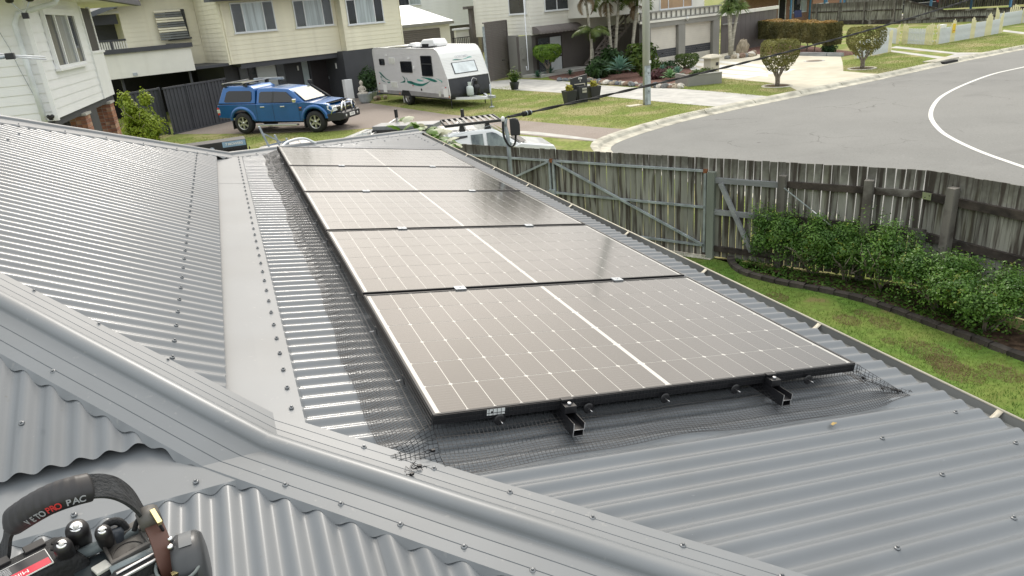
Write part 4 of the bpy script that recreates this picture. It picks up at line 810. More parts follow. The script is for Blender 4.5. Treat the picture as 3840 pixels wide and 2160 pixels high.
# middle run: small gate then fence to the bend
fm_ = thing('timber_fence', 'dark weathered paling fence behind the shrubs, running from the gate post to the bend', 'fence', (6.13, 6.91, 0), -58)
g2 = thing('small_side_gate', 'narrow paling gate with three grey timber ledges and a diagonal brace', 'gate', (6.13, 6.91, 0), -58)
fence_run(g2, 1.08, 1.53, 0.096, 0.017, pm, x0=-0.085)
m_ledge = mat('grey_timber', (0.26, 0.27, 0.28), 0.85, 0, 0.25, 6, 0.3, 40, stretch=(0.2, 1, 1))
part('ledge', m_ledge, g2, 0.02, 0.96, -0.045, 0, 1.19, 1.27); part('ledge', m_ledge, g2, 0.0, 0.93, -0.045, 0, 0.70, 0.78); part('ledge', m_rail, g2, 0.0, 0.93, -0.045, 0, 0.12, 0.20); bar(g2, 'diagonal_brace', (0.12, -0.06, 1.2), (0.62, -0.06, 0.2), m_ledge, 0.03)
m_gpost = mat('greenish_post', (0.20, 0.22, 0.19), 0.85, 0, 0.2, 4, stretch=(1, 1, 0.2))
part('post', m_gpost, g2, -0.08, 0.03, -0.09, 0.0, 0, 1.36); part('post', m_post, g2, 0.97, 1.07, -0.12, -0.02, 0, 1.38)
fence_run(fm_, 1.90, 1.53, 0.096, 0.017, pm, x0=0.98)
part('rail', m_rail, fm_, 1.0, 2.85, -0.045, 0, 1.20, 1.29); part('rail', m_rail, fm_, 1.0, 2.85, -0.045, 0, 0.70, 0.79); part('rail', m_rail, fm_, 1.0, 2.85, -0.045, 0, 0.12, 0.21)
part('post', m_post, fm_, 2.08, 2.19, -0.14, -0.045, 0, 1.40)
bar(fm_, 'brace_wire', (1.06, -0.13, 1.22), (1.95, -0.06, 0.55), m_gal, 0.006)
MB().tube([(1.45, -0.11, 0.93), (1.62, -0.10, 0.80), (1.80, -0.09, 0.66)], 0.012, 6).build('turnbuckle', m_alu, fm_)
Bp = (6.13 + 2.80 * cos(R(-58)), 6.91 + 2.80 * sin(R(-58)))
fr2 = thing('timber_fence', 'weathered paling fence running from the bend to the right edge of the yard', 'fence', (Bp[0], Bp[1], 0), -86)
fence_run(fr2, 6.5, 1.53, 0.098, 0.005, pm, x0=-0.05)
part('rail', m_rail, fr2, 0.0, 6.5, -0.05, 0, 1.18, 1.28); part('rail', m_rail, fr2, 0.0, 6.5, -0.05, 0, 0.66, 0.76); part('rail', m_rail, fr2, 0.0, 6.5, -0.05, 0, 0.12, 0.21); part('post', m_post, fr2, 0.35, 0.45, -0.16, -0.05, 0, 1.42); part('post', m_post, fr2, 2.9, 3.02, -0.18, -0.05, 0, 1.40)
for z in (1.24, 0.71):
    o = part('joining_plate', m_alu, fr2, -0.12, 0.10, -0.062, -0.052, z - 0.045, z + 0.045); me_d = mesh_of(MB().lathe([(0.007, 0), (0.007, 0.003)], 8, (0, 0, 0), 'y'), 'nail', m_black)
    for q in range(4): inst(me_d, 'nail', o, (-0.09 + q * 0.055, -0.066, z - 0.02 + 0.03 * (q % 2)))
# yard edging, bed, shrubs
bedp = catmull([GF(1838, 652), GF(1842, 668), GF(1870, 690), GF(1950, 712), GF(2050, 730), GF(2150, 752), GF(2250, 785), GF(2350, 822), GF(2450, 858), GF(2600, 915), GF(2900, 1040), GF(3300, 1230)], 5)
bp_ = [(p.x, p.y) for p in bedp]; sheet('garden_bed', bp_ + [(7.3, -4), (7.45, 4.55), (6.1, 6.85)], 0.010, m_soil)
eb = thing('brick_edging', 'curved row of dark concrete edging blocks round the shrub bed', 'edging', (0, 0, 0)); m_edge = mat('dark_edging_block', (0.055, 0.047, 0.04), 0.9, 0, 0.35, 8, 0.6, 30); vary(m_edge, 0.3)
me_e = mesh_of(MB().box(-0.095, 0.095, -0.05, 0.05, 0, 0.060), 'block', m_edge)
accb = 0; last = bedp[0]
for i in range(1, len(bedp)):
    seg = bedp[i] - last
    while seg.length > 0.205:
        d = seg.normalized(); c = last + d * 0.1; inst(me_e, 'block', eb, (c.x, c.y, 0.0), (rnd.uniform(-.05, .05), rnd.uniform(-.04, .04), math.atan2(d.y, d.x) + rnd.uniform(-.05, .05)), (0.98, rnd.uniform(.9, 1.1), rnd.uniform(.9, 1.1))); last = last + d * 0.2; seg = bedp[i] - last
m_shr = leafmat('murraya_leaf', (0.035, 0.10, 0.02), (0.17, 0.31, 0.055), 0.35, 4, yellow=(0.34, 0.36, 0.05))
shr = [((6.62, 6.02), 0.36, 1.02, 'first shrub from the gate, dense and rounded, leaning on the small side gate'), ((6.83, 5.55), 0.34, 0.92, 'second shrub from the gate, yellow-green leaf tips before the pale fence boards'), ((6.98, 5.10), 0.30, 0.86, 'third shrub from the gate with bare stems showing below'), ((7.10, 4.62), 0.40, 1.05, 'tallest shrub, right of the fence post at the bend'), ((7.14, 3.88), 0.42, 0.82, 'lower shrub right of the bend, white-edged new leaves on top'), ((7.12, 3.15), 0.40, 0.80, 'rightmost shrub, cut off by the edge of the photo'), ((6.98, 2.35), 0.40, 0.85, 'shrub outside the right edge')]
for i, ((x, y), r, h, lab) in enumerate(shr[:6]):
    s_ = thing('shrub', lab, 'shrub', (x, y, 0), group='green shrubs along the timber fence'); rr = random.Random(40 + i)
    tips = []; mb = MB()
    for k in range(6): branch(mb, (rr.uniform(-.05, .05), rr.uniform(-.05, .05), 0), (rr.uniform(-.6, .6), rr.uniform(-.6, .6), 1), h * 0.35, 0.012, 2, rr, tips)
    mb.build('stems', m_trunk, s_)
    fns = [lumpy(0, 0, h * 0.54, r * 1.08, r * 1.25, h * 0.40, 90 + i, 0.35, 0.6)] + [lumpy(rr.uniform(-.8, .8) * r, rr.uniform(-.8, .8) * r, h * rr.uniform(.4, .86), r * .42, r * .42, h * .20, 200 + i * 9 + k, 0.4, 0.7) for k in range(9)]
    leaves(MB(), 11000, multi(fns, [4] + [1] * 9), 0.024, 1.35, 300 + i, 0.5).build('foliage', m_shr, s_)
m_bare = mat('bare_patch', (0.19, 0.13, 0.075), 0.95, 0, 0.3, 30, 0.8, 60, spec=.1, col2=(0.15, 0.15, 0.06))
bare = [((1955, 748), .13), ((2130, 806), .14), ((2225, 815), .15), ((2335, 885), .22), ((2375, 915), .16), ((2410, 938), .20), ((2520, 940), .17), ((2170, 790), .10), ((2240, 860), .08), ((2440, 870), .09)]
bare = [(GF(*c), r) for c, r in bare]
# weeds in the bed, grass blades in the yard
m_weed = leafmat('weed_leaf', (0.03, 0.09, 0.012), (0.12, 0.22, 0.03), 0.6, 8)
def bedpt(rr):
    k = rr.random(); i = int(k * (len(bedp) - 1) * 0.75); p = bedp[i]; return (p.x + rr.uniform(.08, .6), p.y + rr.uniform(-.1, .3), 0.02 + 0.05 * rr.random() ** 2), (0, 0, 1)
leaves(MB(), 2600, bedpt, 0.03, 1.6, 5, 0.2).build('bed_weeds', m_weed, kind='stuff')
m_blade = leafmat('grass_blade', (0.07, 0.17, 0.02), (0.22, 0.29, 0.06), 0.6, 1.3)
rr = random.Random(3); vs = []; fs = []
for i in range(70000):
    y = -1.5 + 9.2 * rr.random(); x = rr.uniform(1.9, 7.0)
    xe = 6.2 + 0.0 * y
    for q in range(len(bedp) - 1):
        if bedp[q + 1].y <= y <= bedp[q].y: xe = bedp[q].x - 0.05; break
    if x > xe or x > 6.1 - (y - 6.9) * 0.6: continue
    if sin(x * 2.7 + 1.3 * sin(y * 1.9)) * sin(y * 2.3 + 0.7 * sin(x * 3.1)) > 0.72 and rr.random() < .85: continue
    if any((x - c[0]) ** 2 + ((y - c[1]) / 1.35) ** 2 < (r * rr.uniform(.25, .85)) ** 2 for c, r in bare): continue
    a = rr.uniform(0, 6.28); h = rr.uniform(.018, .045); w = 0.0035; lx, ly = rr.uniform(-.02, .02), rr.uniform(-.02, .02); k = len(vs)
    vs += [(x - w * cos(a), y - w * sin(a), 0.003), (x + w * cos(a), y + w * sin(a), 0.003), (x + lx, y + ly, h)]; fs.append((k, k + 1, k + 2))
MB().add(vs, fs).build('yard_grass_blades', m_blade, kind='stuff')
m_dry = leafmat('dry_grass_blade', (0.17, 0.115, 0.06), (0.30, 0.22, 0.13), 0.8, 6); vs = []; fs = []
for c, r in bare:
    for i in range(int(34000 * r * r)):
        a = rr.uniform(0, 6.283); q = r * sqrt(rr.random()) * 1.0; x, y = c[0] + q * cos(a), c[1] + q * 1.35 * sin(a); k = len(vs); w = .003; b__ = rr.uniform(0, 6.28)
        vs += [(x - w * cos(b__), y - w * sin(b__), .003), (x + w * cos(b__), y + w * sin(b__), .003), (x + rr.uniform(-.025, .025), y + rr.uniform(-.025, .025), rr.uniform(.008, .03))]; fs.append((k, k + 1, k + 2))
MB().add(vs, fs).build('dry_grass_blades', m_dry, kind='stuff')
def tufts(name, poly, n, h, m, seed):
    rr = random.Random(seed); xs = [p[0] for p in poly]; ys = [p[1] for p in poly]; vs = []; fs = []
    def inside(x, y):
        c = False; j = len(poly) - 1
        for i in range(len(poly)):
            if (poly[i][1] > y) != (poly[j][1] > y) and x < (poly[j][0] - poly[i][0]) * (y - poly[i][1]) / (poly[j][1] - poly[i][1]) + poly[i][0]: c = not c
            j = i
        return c
    while len(fs) < n:
        x, y = rr.uniform(min(xs), max(xs)), rr.uniform(min(ys), max(ys))
        if not inside(x, y): continue
        a = rr.uniform(0, 6.28); hh = h * rr.uniform(.4, 1.2); w = h * .22; k = len(vs); vs += [(x - w * cos(a), y - w * sin(a), 0), (x + w * cos(a), y + w * sin(a), 0), (x + rr.uniform(-.5, .5) * h, y + rr.uniform(-.5, .5) * h, hh)]; fs.append((k, k + 1, k + 2))
    MB().add(vs, fs).build(name, m, kind='stuff')
m_bl2 = leafmat('verge_blade', (0.17, 0.23, 0.05), (0.34, 0.34, 0.13), 0.7, 0.7)
tufts('verge_grass_blades', [GP(2, 1150, 1035), GP(2, 2576, 860), GP(3, 0, 905), GP(3, 870, 965), GP(3, 2090, 1080), GP(3, 1120, 1290), GP(3, 0, 1215), GP(2, 1900, 1150)], 30000, 0.035, m_bl2, 11)
tufts('verge_grass_blades', [GP(1, 1600, 1400), GP(2, 0, 1350), GP(2, 1130, 1300), GP(2, 1150, 1449), GP(1, 1600, 1600)], 12000, 0.035, m_bl2, 12)
tufts('verge_grass_blades', [GP(4, 770, 620), GP(4, 1240, 530), GP(4, 1720, 620), GP(4, 1180, 735), GP(4, 760, 710)], 6000, 0.04, m_bl2, 13)
tufts('verge_grass_blades', [GP(4, 1300, 455), GP(4, 2350, 335), GP(4, 2576, 360), GP(4, 2576, 470), GP(4, 2200, 525), GP(4, 1900, 530)], 9000, 0.04, m_bl2, 14)
tufts('verge_grass_blades', [GP(3, 1700, 890), GP(3, 2105, 785), GP(4, 0, 835), GP(4, 280, 910), GP(4, 0, 965), GP(3, 2400, 965)], 7000, 0.035, m_bl2, 15)
# ---------------------------------------------------------------- charcoal metal fence by the driveway
cf_ = thing('charcoal_metal_fence', 'charcoal corrugated-panel metal fence left of the blue ute', 'fence', (-3.6, 31.15, 0), 44)
cfb = thing('charcoal_metal_fence', 'charcoal metal fence panels directly behind the blue ute', 'fence', (-2.72, 31.55, 0), 44.5)
pmesh = mesh_of(MB().grid([[(0, 0, z), (0.055, 0, z), (0.07, 0.03, z), (0.135, 0.03, z), (0.15, 0, z), (0.19, 0, z)] for z in (0.03, 1.84)], smooth=False), 'panel', m_char)
for i in range(8): inst(pmesh, 'panel', cf_, (-0.55 + i * 0.19, 0, 0))
part('rail', m_char, cf_, -0.6, 1.0, -0.03, 0.05, 1.83, 1.90); part('post', m_char, cf_, 0.94, 1.02, -0.04, 0.05, 0, 1.92)
for i in range(18): inst(pmesh, 'panel', cfb, (0.0 + i * 0.19, 0, 0))
part('rail', m_char, cfb, 0, 3.45, -0.03, 0.05, 1.83, 1.90); part('rail', m_char, cfb, 0, 3.45, -0.03, 0.05, 0.0, 0.06); part('post', m_char, cfb, 1.15, 1.22, -0.04, 0.05, 0, 1.9); part('post', m_char, cfb, 2.35, 2.42, -0.04, 0.05, 0, 1.9)
m_ybush = leafmat('yellow_green_leaf', (0.14, 0.22, 0.015), (0.38, 0.45, 0.05), 0.5, 3)
yb = thing('yellow_green_bush', 'bright yellow-green leafy bush beside the brick pier', 'bush', (-3.55, 28.6, 0)); 
rr = random.Random(9); tips = []; mb = MB(); [branch(mb, (rr.uniform(-.1, .1), rr.uniform(-.1, .1), 0), (rr.uniform(-.3, .3), rr.uniform(-.3, .3), 1), 1.0, 0.03, 1, rr, tips) for k in range(4)]; mb.build('stems', m_trunk, yb)
fns = [lumpy(0.1, 0, 0.75, 0.66, 0.6, 0.72, 5, 0.3, 0.5)] + [lumpy(rr.uniform(-.5, .4), rr.uniform(-.4, .4), rr.uniform(.5, 1.75), .24, .24, .34, 20 + k, 0.4, 0.7) for k in range(9)] + [lumpy(-0.25, 0, 1.75, .13, .13, .32, 77, .4, .8)]
leaves(MB(), 9500, multi(fns, [6] + [1] * 10), 0.075, 1.1, 8, 0.5).build('foliage', m_ybush, yb)
# ---------------------------------------------------------------- tall brown roller-panel screen, shed, house behind
sc_ = thing('brown_roller_screen', 'tall brown ribbed roller panel standing between the two houses', 'roller panel', (13.30, 37.2, 0), 42)
m_brn = mat('brown_roller', (0.155, 0.138, 0.128), 0.5, 0, 0.06, 3)
pr_ = [];
sm = mesh_of(MB().prism([(0, 0), (-0.018, 0.012), (-0.018, 0.075), (0, 0.09)], 'x', 0, 2.62), 'slat', m_brn)
for i in range(34): inst(sm, 'slat', sc_, (0.12, 0, 0.02 + i * 0.0905))
part('guide_post', m_gal, sc_, -0.02, 0.08, -0.05, 0.05, 0, 2.95); part('guide_post', m_taupe, sc_, 2.74, 2.82, -0.05, 0.05, 0, 3.15); part('cap', m_brn, sc_, 0.08, 2.78, -0.03, 0.10, 3.08, 3.16, bev=.03); part('handle', m_black, sc_, 1.9, 2.15, -0.05, -0.02, 1.0, 1.04)
sh = thing('garden_shed', 'cream garden shed with a white metal roof and a brown roller door', 'shed', G(*Zp(2, 1465, 560))[:2] + (0,), 20) if False else thing('garden_shed', 'cream garden shed with a white metal roof and a brown roller door', 'shed', (10.15, 45.5, 0), 12); sh.scale = (1, 1, 1.19)
part('wall', m_cream2, sh, -5.2, 4.3, 0.3, 5, 0, 2.65); part('opening', m_dark, sh, -3.2, -1.1, 0.27, 0.29, 0, 2.2); part('post', m_cream2, sh, -1.0, -0.6, 0.1, 0.3, 0, 2.65); dd = part('roller_door', m_brn, sh, -0.5, 3.5, 0.24, 0.29, 0, 2.45)
sm = mesh_of(MB().prism([(0, 0), (-0.02, 0.015), (-0.02, 0.08), (0, 0.1)], 'x', -0.5, 3.5), 'door_slat', m_brn)
for i in range(23): inst(sm, 'door_slat', dd, (0, 0.235, 0.02 + i * 0.104))
part('door_slat', m_brn, sh, -3.2, -1.1, 0.2, 0.26, 1.95, 2.4); part('fascia', m_green, sh, -5.4, 4.5, 0.0, 0.1, 2.6, 2.75)
m_wroof = mat('white_metal_roof', (0.78, 0.80, 0.80), 0.4); MB().add([(-5.4, 0.0, 2.76), (4.5, 0.0, 2.76), (3.0, 3.4, 3.75), (-5.4, 3.4, 3.75), (4.5, 7, 2.76)], [(0, 1, 2, 3), (1, 4, 2)]).build('roof', m_wroof, sh)
hb = thing('white_house_behind', 'white weatherboard house seen behind the shed at the top of the photo', 'house', (11.0, 62.0, 0), 18)
part('core', m_wht, hb, -2, 14, 0.0, 6, 2.6, 7); boards(hb, -2, 14, -0.02, 2.6, 6.2, 0.26, m_wht); window(hb, 4.0, 6.4, 4.6, 6.0, -0.03, [0.5], 'dc'); part('wall', m_taupe, hb, -2, 14, 0.2, 0.4, 0, 2.6)
ft = thing('tree_trunks_behind', 'cluster of slim pale palm trunks before the white house behind', 'palm', (20.5, 56, 0))
for i in range(5): MB().tube([(i * 0.55 - 1, 0, 0), (i * 0.5 - 0.9 + 0.15 * sin(i), 0, 3), (i * 0.5 - 0.9, 0, 7)], [0.16, 0.14, 0.12], 8).build('trunk', m_trunk, ft)
bp2 = thing('banana_plant', 'yellow-green leafy plant poking out of the dark shed opening', 'plant', (8.7, 45.2, 1.2)); mb = MB(); leaves(mb, 26, lumpy(0, 0, .9, .5, .4, .6, 3), 0.5, 1.3, 2, .5); mb.build('foliage', m_ybush, bp2)
pg = thing('patio_wall', 'small cream wall with a black metal balustrade beside the brown roller panel', 'wall', (13.3, 42.0, 0), 20); part('wall', m_cream2, pg, 0.3, 1.3, 0.5, 0.7, 0, 2.75); part('cap', m_winframe, pg, 0.2, 1.25, 0.35, 0.75, 2.75, 2.85); part('brown_post', m_taupe, pg, 1.35, 1.6, 0.2, 0.45, 0, 3.9); part('beam_end', m_taupe, pg, 1.0, 2.2, 0.1, 0.5, 3.9, 4.05)
for i in range(9): part('bar', m_black, pg, -0.1 + i * 0.14, -0.07 + i * 0.14, 0.3, 0.33, 1.6, 2.3)
part('rail', m_black, pg, -0.15, 1.15, 0.29, 0.34, 2.3, 2.34)
# ================================================================ VEHICLES
def hull(mb, pts, wl=None):
    """closed outline of (x, z, halfwidth) swept across the vehicle"""
    n = len(pts); vs = [(x, w, z) for x, z, w in pts] + [(x, -w, z) for x, z, w in pts]
    mb.add(vs, [tuple(range(n)), tuple(range(n, 2 * n))[::-1]] + [((i + 1) % n, i, i + n, (i + 1) % n + n) for i in range(n)]); return mb
def arch(cx, r, z0, w, x_from, n=9, cz=None):
    cz = cz if cz is not None else z0; out = []
    for i in range(n + 1): a = pi * i / n; out.append((cx + (r * cos(pi - a) if x_from < 0 else r * cos(a)), max(z0, cz + r * sin(a)), w))
    return out
def wheel(p, x, y, r, w, m_rim, spokes=6, side=-1, name='wheel'):
    t_ = MB().lathe([(r * 0.62, -w / 2), (r * 0.93, -w / 2), (r, -w / 2 + 0.03), (r, w / 2 - 0.03), (r * 0.93, w / 2), (r * 0.62, w / 2)], 28, (0, 0, 0), 'y', caps=False).build(name, m_rubber, p); t_.location = (x, y, r)
    rm = MB(); s = side; rm.lathe([(r * 0.62, s * w * 0.1), (r * 0.64, s * w * 0.48), (r * 0.59, s * w * 0.48), (r * 0.56, s * w * 0.1)], 28, (0, 0, 0), 'y', caps=False); rm.lathe([(r * 0.15, s * w * 0.1), (r * 0.14, s * w * 0.46)], 12, (0, 0, 0), 'y')
    for k in range(spokes):
        a = 2 * pi * k / spokes + pi / 2; c, s_ = cos(a), sin(a); q = Matrix(((c, 0, -s_, 0), (0, 1, 0, 0), (s_, 0, c, 0), (0, 0, 0, 1))); sp_ = MB(q); y0, y1 = sorted((s * w * 0.25, s * w * 0.44)); sp_.box(r * 0.1, r * 0.6, y0, y1, -r * 0.085, r * 0.085); rm.v, n0 = rm.v + sp_.v, len(rm.v); rm.f += [tuple(i + n0 for i in f) for f in sp_.f]; rm.sm += sp_.sm
    rm.build('rim', m_rim, t_); MB().lathe([(r * 0.57, s * w * 0.06), (r * 0.57, s * w * 0.09)], 24, (0, 0, 0), 'y').build('hub_void', m_dark, t_); return t_
m_blue = mat('blue_car_paint', (0.005, 0.10, 0.32), 0.32, 0.45, 0.06, 2.0, coat=1.0, spec=0.5); m_tint = mat('tinted_glass', (0.012, 0.013, 0.016), 0.04, 0, 0.1, 2, spec=0.6); m_plastic = mat('black_plastic', (0.025, 0.026, 0.028), 0.55)
m_rim1 = mat('alloy_gold_grey', (0.50, 0.50, 0.47), 0.28, 0.8, 0.1, 4); m_lamp = mat('headlight_glass', (0.62, 0.64, 0.62), 0.12, 0.2, 0.2, 20, coat=1.0); m_orange = mat('orange_lamp', (0.7, 0.18, 0.02), 0.3); m_red = mat('red_lamp', (0.45, 0.02, 0.015), 0.3, coat=0.6)
def strip_quad(mb, pts, y, th=0.006):
    n = len(pts); mb.prism(pts, 'y', y, y + th); return mb
UT = thing('blue_ute', 'blue dual-cab ute with matching canopy, snorkel and chrome bull bar, parked on the driveway', 'ute', (3.12, 27.2, 0.0), rot=(0, R(0.7), R(-39.5)))
WB = 3.25; r_ = 0.40
def ute_body():
    w = 0.885; b = [(0.72, 0.62, .82), (0.75, 0.80, .84), (0.70, 0.93, .83), (0.55, 1.03, .80), (-0.45, 1.14, .80), (-0.62, 1.12, .86), (-2.55, 1.12, w), (-4.28, 1.13, w), (-4.36, 1.1, w), (-4.36, 0.62, w)]
    b += [(-WB - 0.47, 0.58, w)] + [(-WB - 0.47 * cos(pi * i / 10), 0.50 + 0.40 * sin(pi * i / 10) ** 0.8, w) for i in range(1, 10)] + [(-WB + 0.47, 0.46, w)]
    b += [(-0.48, 0.42, w)] + [(-0.48 * cos(pi * i / 10), 0.50 + 0.38 * sin(pi * i / 10) ** 0.8, w) for i in range(1, 10)] + [(0.48, 0.60, w)]
    return b
hull(MB(), ute_body()).build('body', m_blue, UT, bev=0.03)
hull(MB(), [(-0.42, 1.10, .76), (-1.02, 1.55, .64), (-1.15, 1.61, .62), (-1.9, 1.68, .62), (-2.42, 1.67, .63), (-2.55, 1.60, .66), (-2.55, 1.10, .86)]).build('cab', m_blue, UT, bev=0.04)
hull(MB(), [(-2.60, 1.10, .86), (-2.60, 1.66, .70), (-2.8, 1.77, .66), (-3.9, 1.80, .66), (-4.08, 1.74, .69), (-4.33, 1.14, .86)]).build('canopy', m_blue, UT, bev=0.05)
def side_glass(name, pts, m=m_tint, parent=UT, w0=.875, z0_=1.10, k=0.46):
    """window pane on both flanks following the tumblehome"""
    for sg in (-1, 1):
        mb = MB(); W = lambda z: sg * (w0 - (z - z0_) * k + 0.004); mb.add([(x, W(z), z) for x, z in pts] + [(x, W(z) - sg * 0.02, z) for x, z in pts], [tuple(range(len(pts))) if sg < 0 else tuple(range(len(pts)))[::-1]]); mb.build(name, m, parent)
side_glass('side_window', [(-2.42, 1.16), (-1.84, 1.15), (-1.84, 1.54), (-2.36, 1.55), (-2.42, 1.50)]); side_glass('side_window', [(-1.74, 1.15), (-0.80, 1.15), (-0.86, 1.24), (-1.22, 1.51), (-1.74, 1.54)])
side_glass('door_pillar', [(-1.84, 1.15), (-1.74, 1.15), (-1.74, 1.54), (-1.84, 1.54)], m_plastic)
side_glass('canopy_window', [(-4.02, 1.24), (-3.95, 1.20), (-2.82, 1.20), (-2.74, 1.28), (-2.74, 1.55), (-2.82, 1.60), (-3.78, 1.62), (-3.90, 1.57)], k=0.30)
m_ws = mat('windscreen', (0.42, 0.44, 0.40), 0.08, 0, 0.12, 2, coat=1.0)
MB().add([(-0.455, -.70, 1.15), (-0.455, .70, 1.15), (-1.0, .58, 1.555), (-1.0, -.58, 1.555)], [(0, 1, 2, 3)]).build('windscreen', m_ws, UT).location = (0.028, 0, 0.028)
for sg in (-1, 1):
    m_ = MB(); m_.box(-0.86, -0.70, sg * .86 - .09 * (sg < 0), sg * .86 + .09 * (sg > 0), 1.13, 1.27); m_.build('mirror', m_chrome, UT, bev=0.03)
    for x in (-2.35, -1.45): part('door_handle', m_chrome, UT, x, x + 0.2, sg * .885 - .03, sg * .885 + .03, 0.98, 1.02, bev=0.01)
    part('side_step', m_alu, UT, -2.55, -0.72, sg * .98 - .08, sg * .98 + .08, 0.30, 0.36, bev=0.01)
    part('side_lamp', m_orange, UT, -0.62, -0.53, sg * .886 - .008, sg * .886 + .008, 0.92, 0.96); part('side_vent', m_plastic, UT, -0.64, -0.52, sg * .884 - .007, sg * .884 + .007, 0.82, 0.90)
    part('tail_light', m_red, UT, -4.39, -4.27, sg * .83 - .06, sg * .83 + .065, 0.72, 1.02, bev=0.02); part('tail_light', m_lamp, UT, -4.40, -4.25, sg * .835 - .06, sg * .835 + .065, 0.80, 0.95, bev=0.02)
    hl = MB(); hl.add([(0.56, sg * .855, .98), (0.80, sg * .66, .98), (0.86, sg * .62, .78), (0.74, sg * .83, .74), (0.58, sg * .865, .84)], [(0, 1, 2, 3, 4)]); hl.build('headlight', m_lamp, UT)
    # wheel arch flares
    for cx in (0, -WB):
        rows = []
        for i in range(13): a = pi * (0.02 + 0.96 * i / 12); rows.append([(cx - 0.46 * cos(a), sg * .89, 0.50 + 0.40 * sin(a)), (cx - 0.48 * cos(a), sg * .945, 0.50 + 0.43 * sin(a)), (cx - 0.56 * cos(a), sg * .93, 0.50 + 0.50 * sin(a)), (cx - 0.60 * cos(a), sg * .885, 0.50 + 0.54 * sin(a))])
        MB().grid(rows).build('wheel_arch_flare', m_blue, UT)
        wheel(UT, cx, sg * 0.80, r_, 0.27, m_rim1, 6, sg)
        part('mud_flap', m_plastic, UT, cx - 0.50, cx - 0.47, sg * .80 - .12, sg * .80 + .12, 0.18, 0.5)
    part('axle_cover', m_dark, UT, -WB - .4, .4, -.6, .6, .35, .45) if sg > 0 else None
dl = MB(); [dl.box(x, x + .008, -.889, -.884, .46, 1.1) for x in (-2.56, -1.80, -0.66)]; dl.box(-4.3, -2.58, -.889, -.884, 1.13, 1.15); dl.build('door_gap', m_dark, UT)
part('grille', m_plastic, UT, 0.72, 0.80, -.58, .58, .70, .93, bev=0.02); part('grille_bar', m_chrome, UT, 0.80, 0.83, -.5, .5, .80, .85); part('bonnet_protector', m_tint, UT, 0.38, 0.66, -.6, .6, 1.04, 1.065, bev=0.01)
hull(MB(), [(0.55, 0.42, .92), (0.95, 0.40, .72), (1.08, 0.44, .60), (1.08, 0.66, .60), (0.95, 0.70, .72), (0.55, 0.68, .92)]).build('bumper', m_plastic, UT, bev=0.02)
bb = MB(); [bb.tube([(0.92, -.55 * sg, .66), (0.98, -.52 * sg, .85), (0.95, -.40 * sg, 1.02), (0.95, 0, 1.05)], 0.032, 8) for sg in (-1, 1)]; [bb.tube([(0.96, .25 * sg, .66), (0.97, .24 * sg, 1.03)], 0.03, 8) for sg in (-1, 1)]
for sg in (-1, 1): bb.tube([(0.70, .86 * sg, .66), (0.80, .80 * sg, .92), (0.93, .52 * sg, .92), (0.96, .50 * sg, .68)], 0.028, 8)
bb.build('bull_bar', m_chrome, UT)
pl = part('number_plate', m_white, UT, 1.085, 1.095, -.19, .19, .50, .62); text_mesh('ITAVY', 0.09, 'plate_letters', m_blue, pl, (1.098, 0, 0.56), (R(90), 0, R(90))) if False else text_mesh('IT NJ', 0.085, 'plate_letters', m_char, pl, (1.097, 0, 0.56), (R(90), 0, R(90)))
for sg in (-1, 1): MB().lathe([(0.05, 1.0), (0.05, 1.085)], 14, (0, .42 * sg, .55), 'x').build('fog_light', m_lamp, UT)
MB().tube([(-0.25, .80, 1.10), (-0.42, .83, 1.20), (-0.70, .80, 1.38), (-1.02, .74, 1.60), (-1.06, .74, 1.70)], 0.045, 8).build('snorkel', m_plastic, UT); part('snorkel_head', m_plastic, UT, -1.12, -0.96, .68, .80, 1.68, 1.80, bev=0.02)
MB().tube([(0.35, -.8, 1.05), (0.0, -.82, 1.1)], 0.01, 5).build('trim', m_blue, UT) if False else None
rk = thing('roof_rack', 'grey crossbars and black solar blanket strapped on the canopy of the blue ute', 'roof rack', (3.12, 27.2, 0.0), rot=(0, R(0.7), R(-39.5)))
for x in (-3.95, -3.0): bar(rk, 'crossbar', (x, -.80, 1.90), (x, .80, 1.90), m_alu, 0.035, 0.015); part('foot', m_plastic, rk, x - .06, x + .06, -.74, -.64, 1.76, 1.90); part('foot', m_plastic, rk, x - .06, x + .06, .64, .74, 1.76, 1.90)
part('black_panel', m_tint, rk, -3.8, -3.1, -.35, .55, 1.86, 1.89); part('awning_case', m_gal, rk, -3.7, -2.3, .80, .90, 1.84, 1.93); bar(rk, 'side_bar', (-3.9, -.5, 1.90), (-3.05, -.5, 1.90), m_alu, 0.03, 0.01)
# ---------------- caravan
CV = thing('white_caravan', 'white ribbed caravan with green swooshes and a dark grey sloping nose, on the grass', 'caravan', (8.40, 27.85, 0.0), 106)
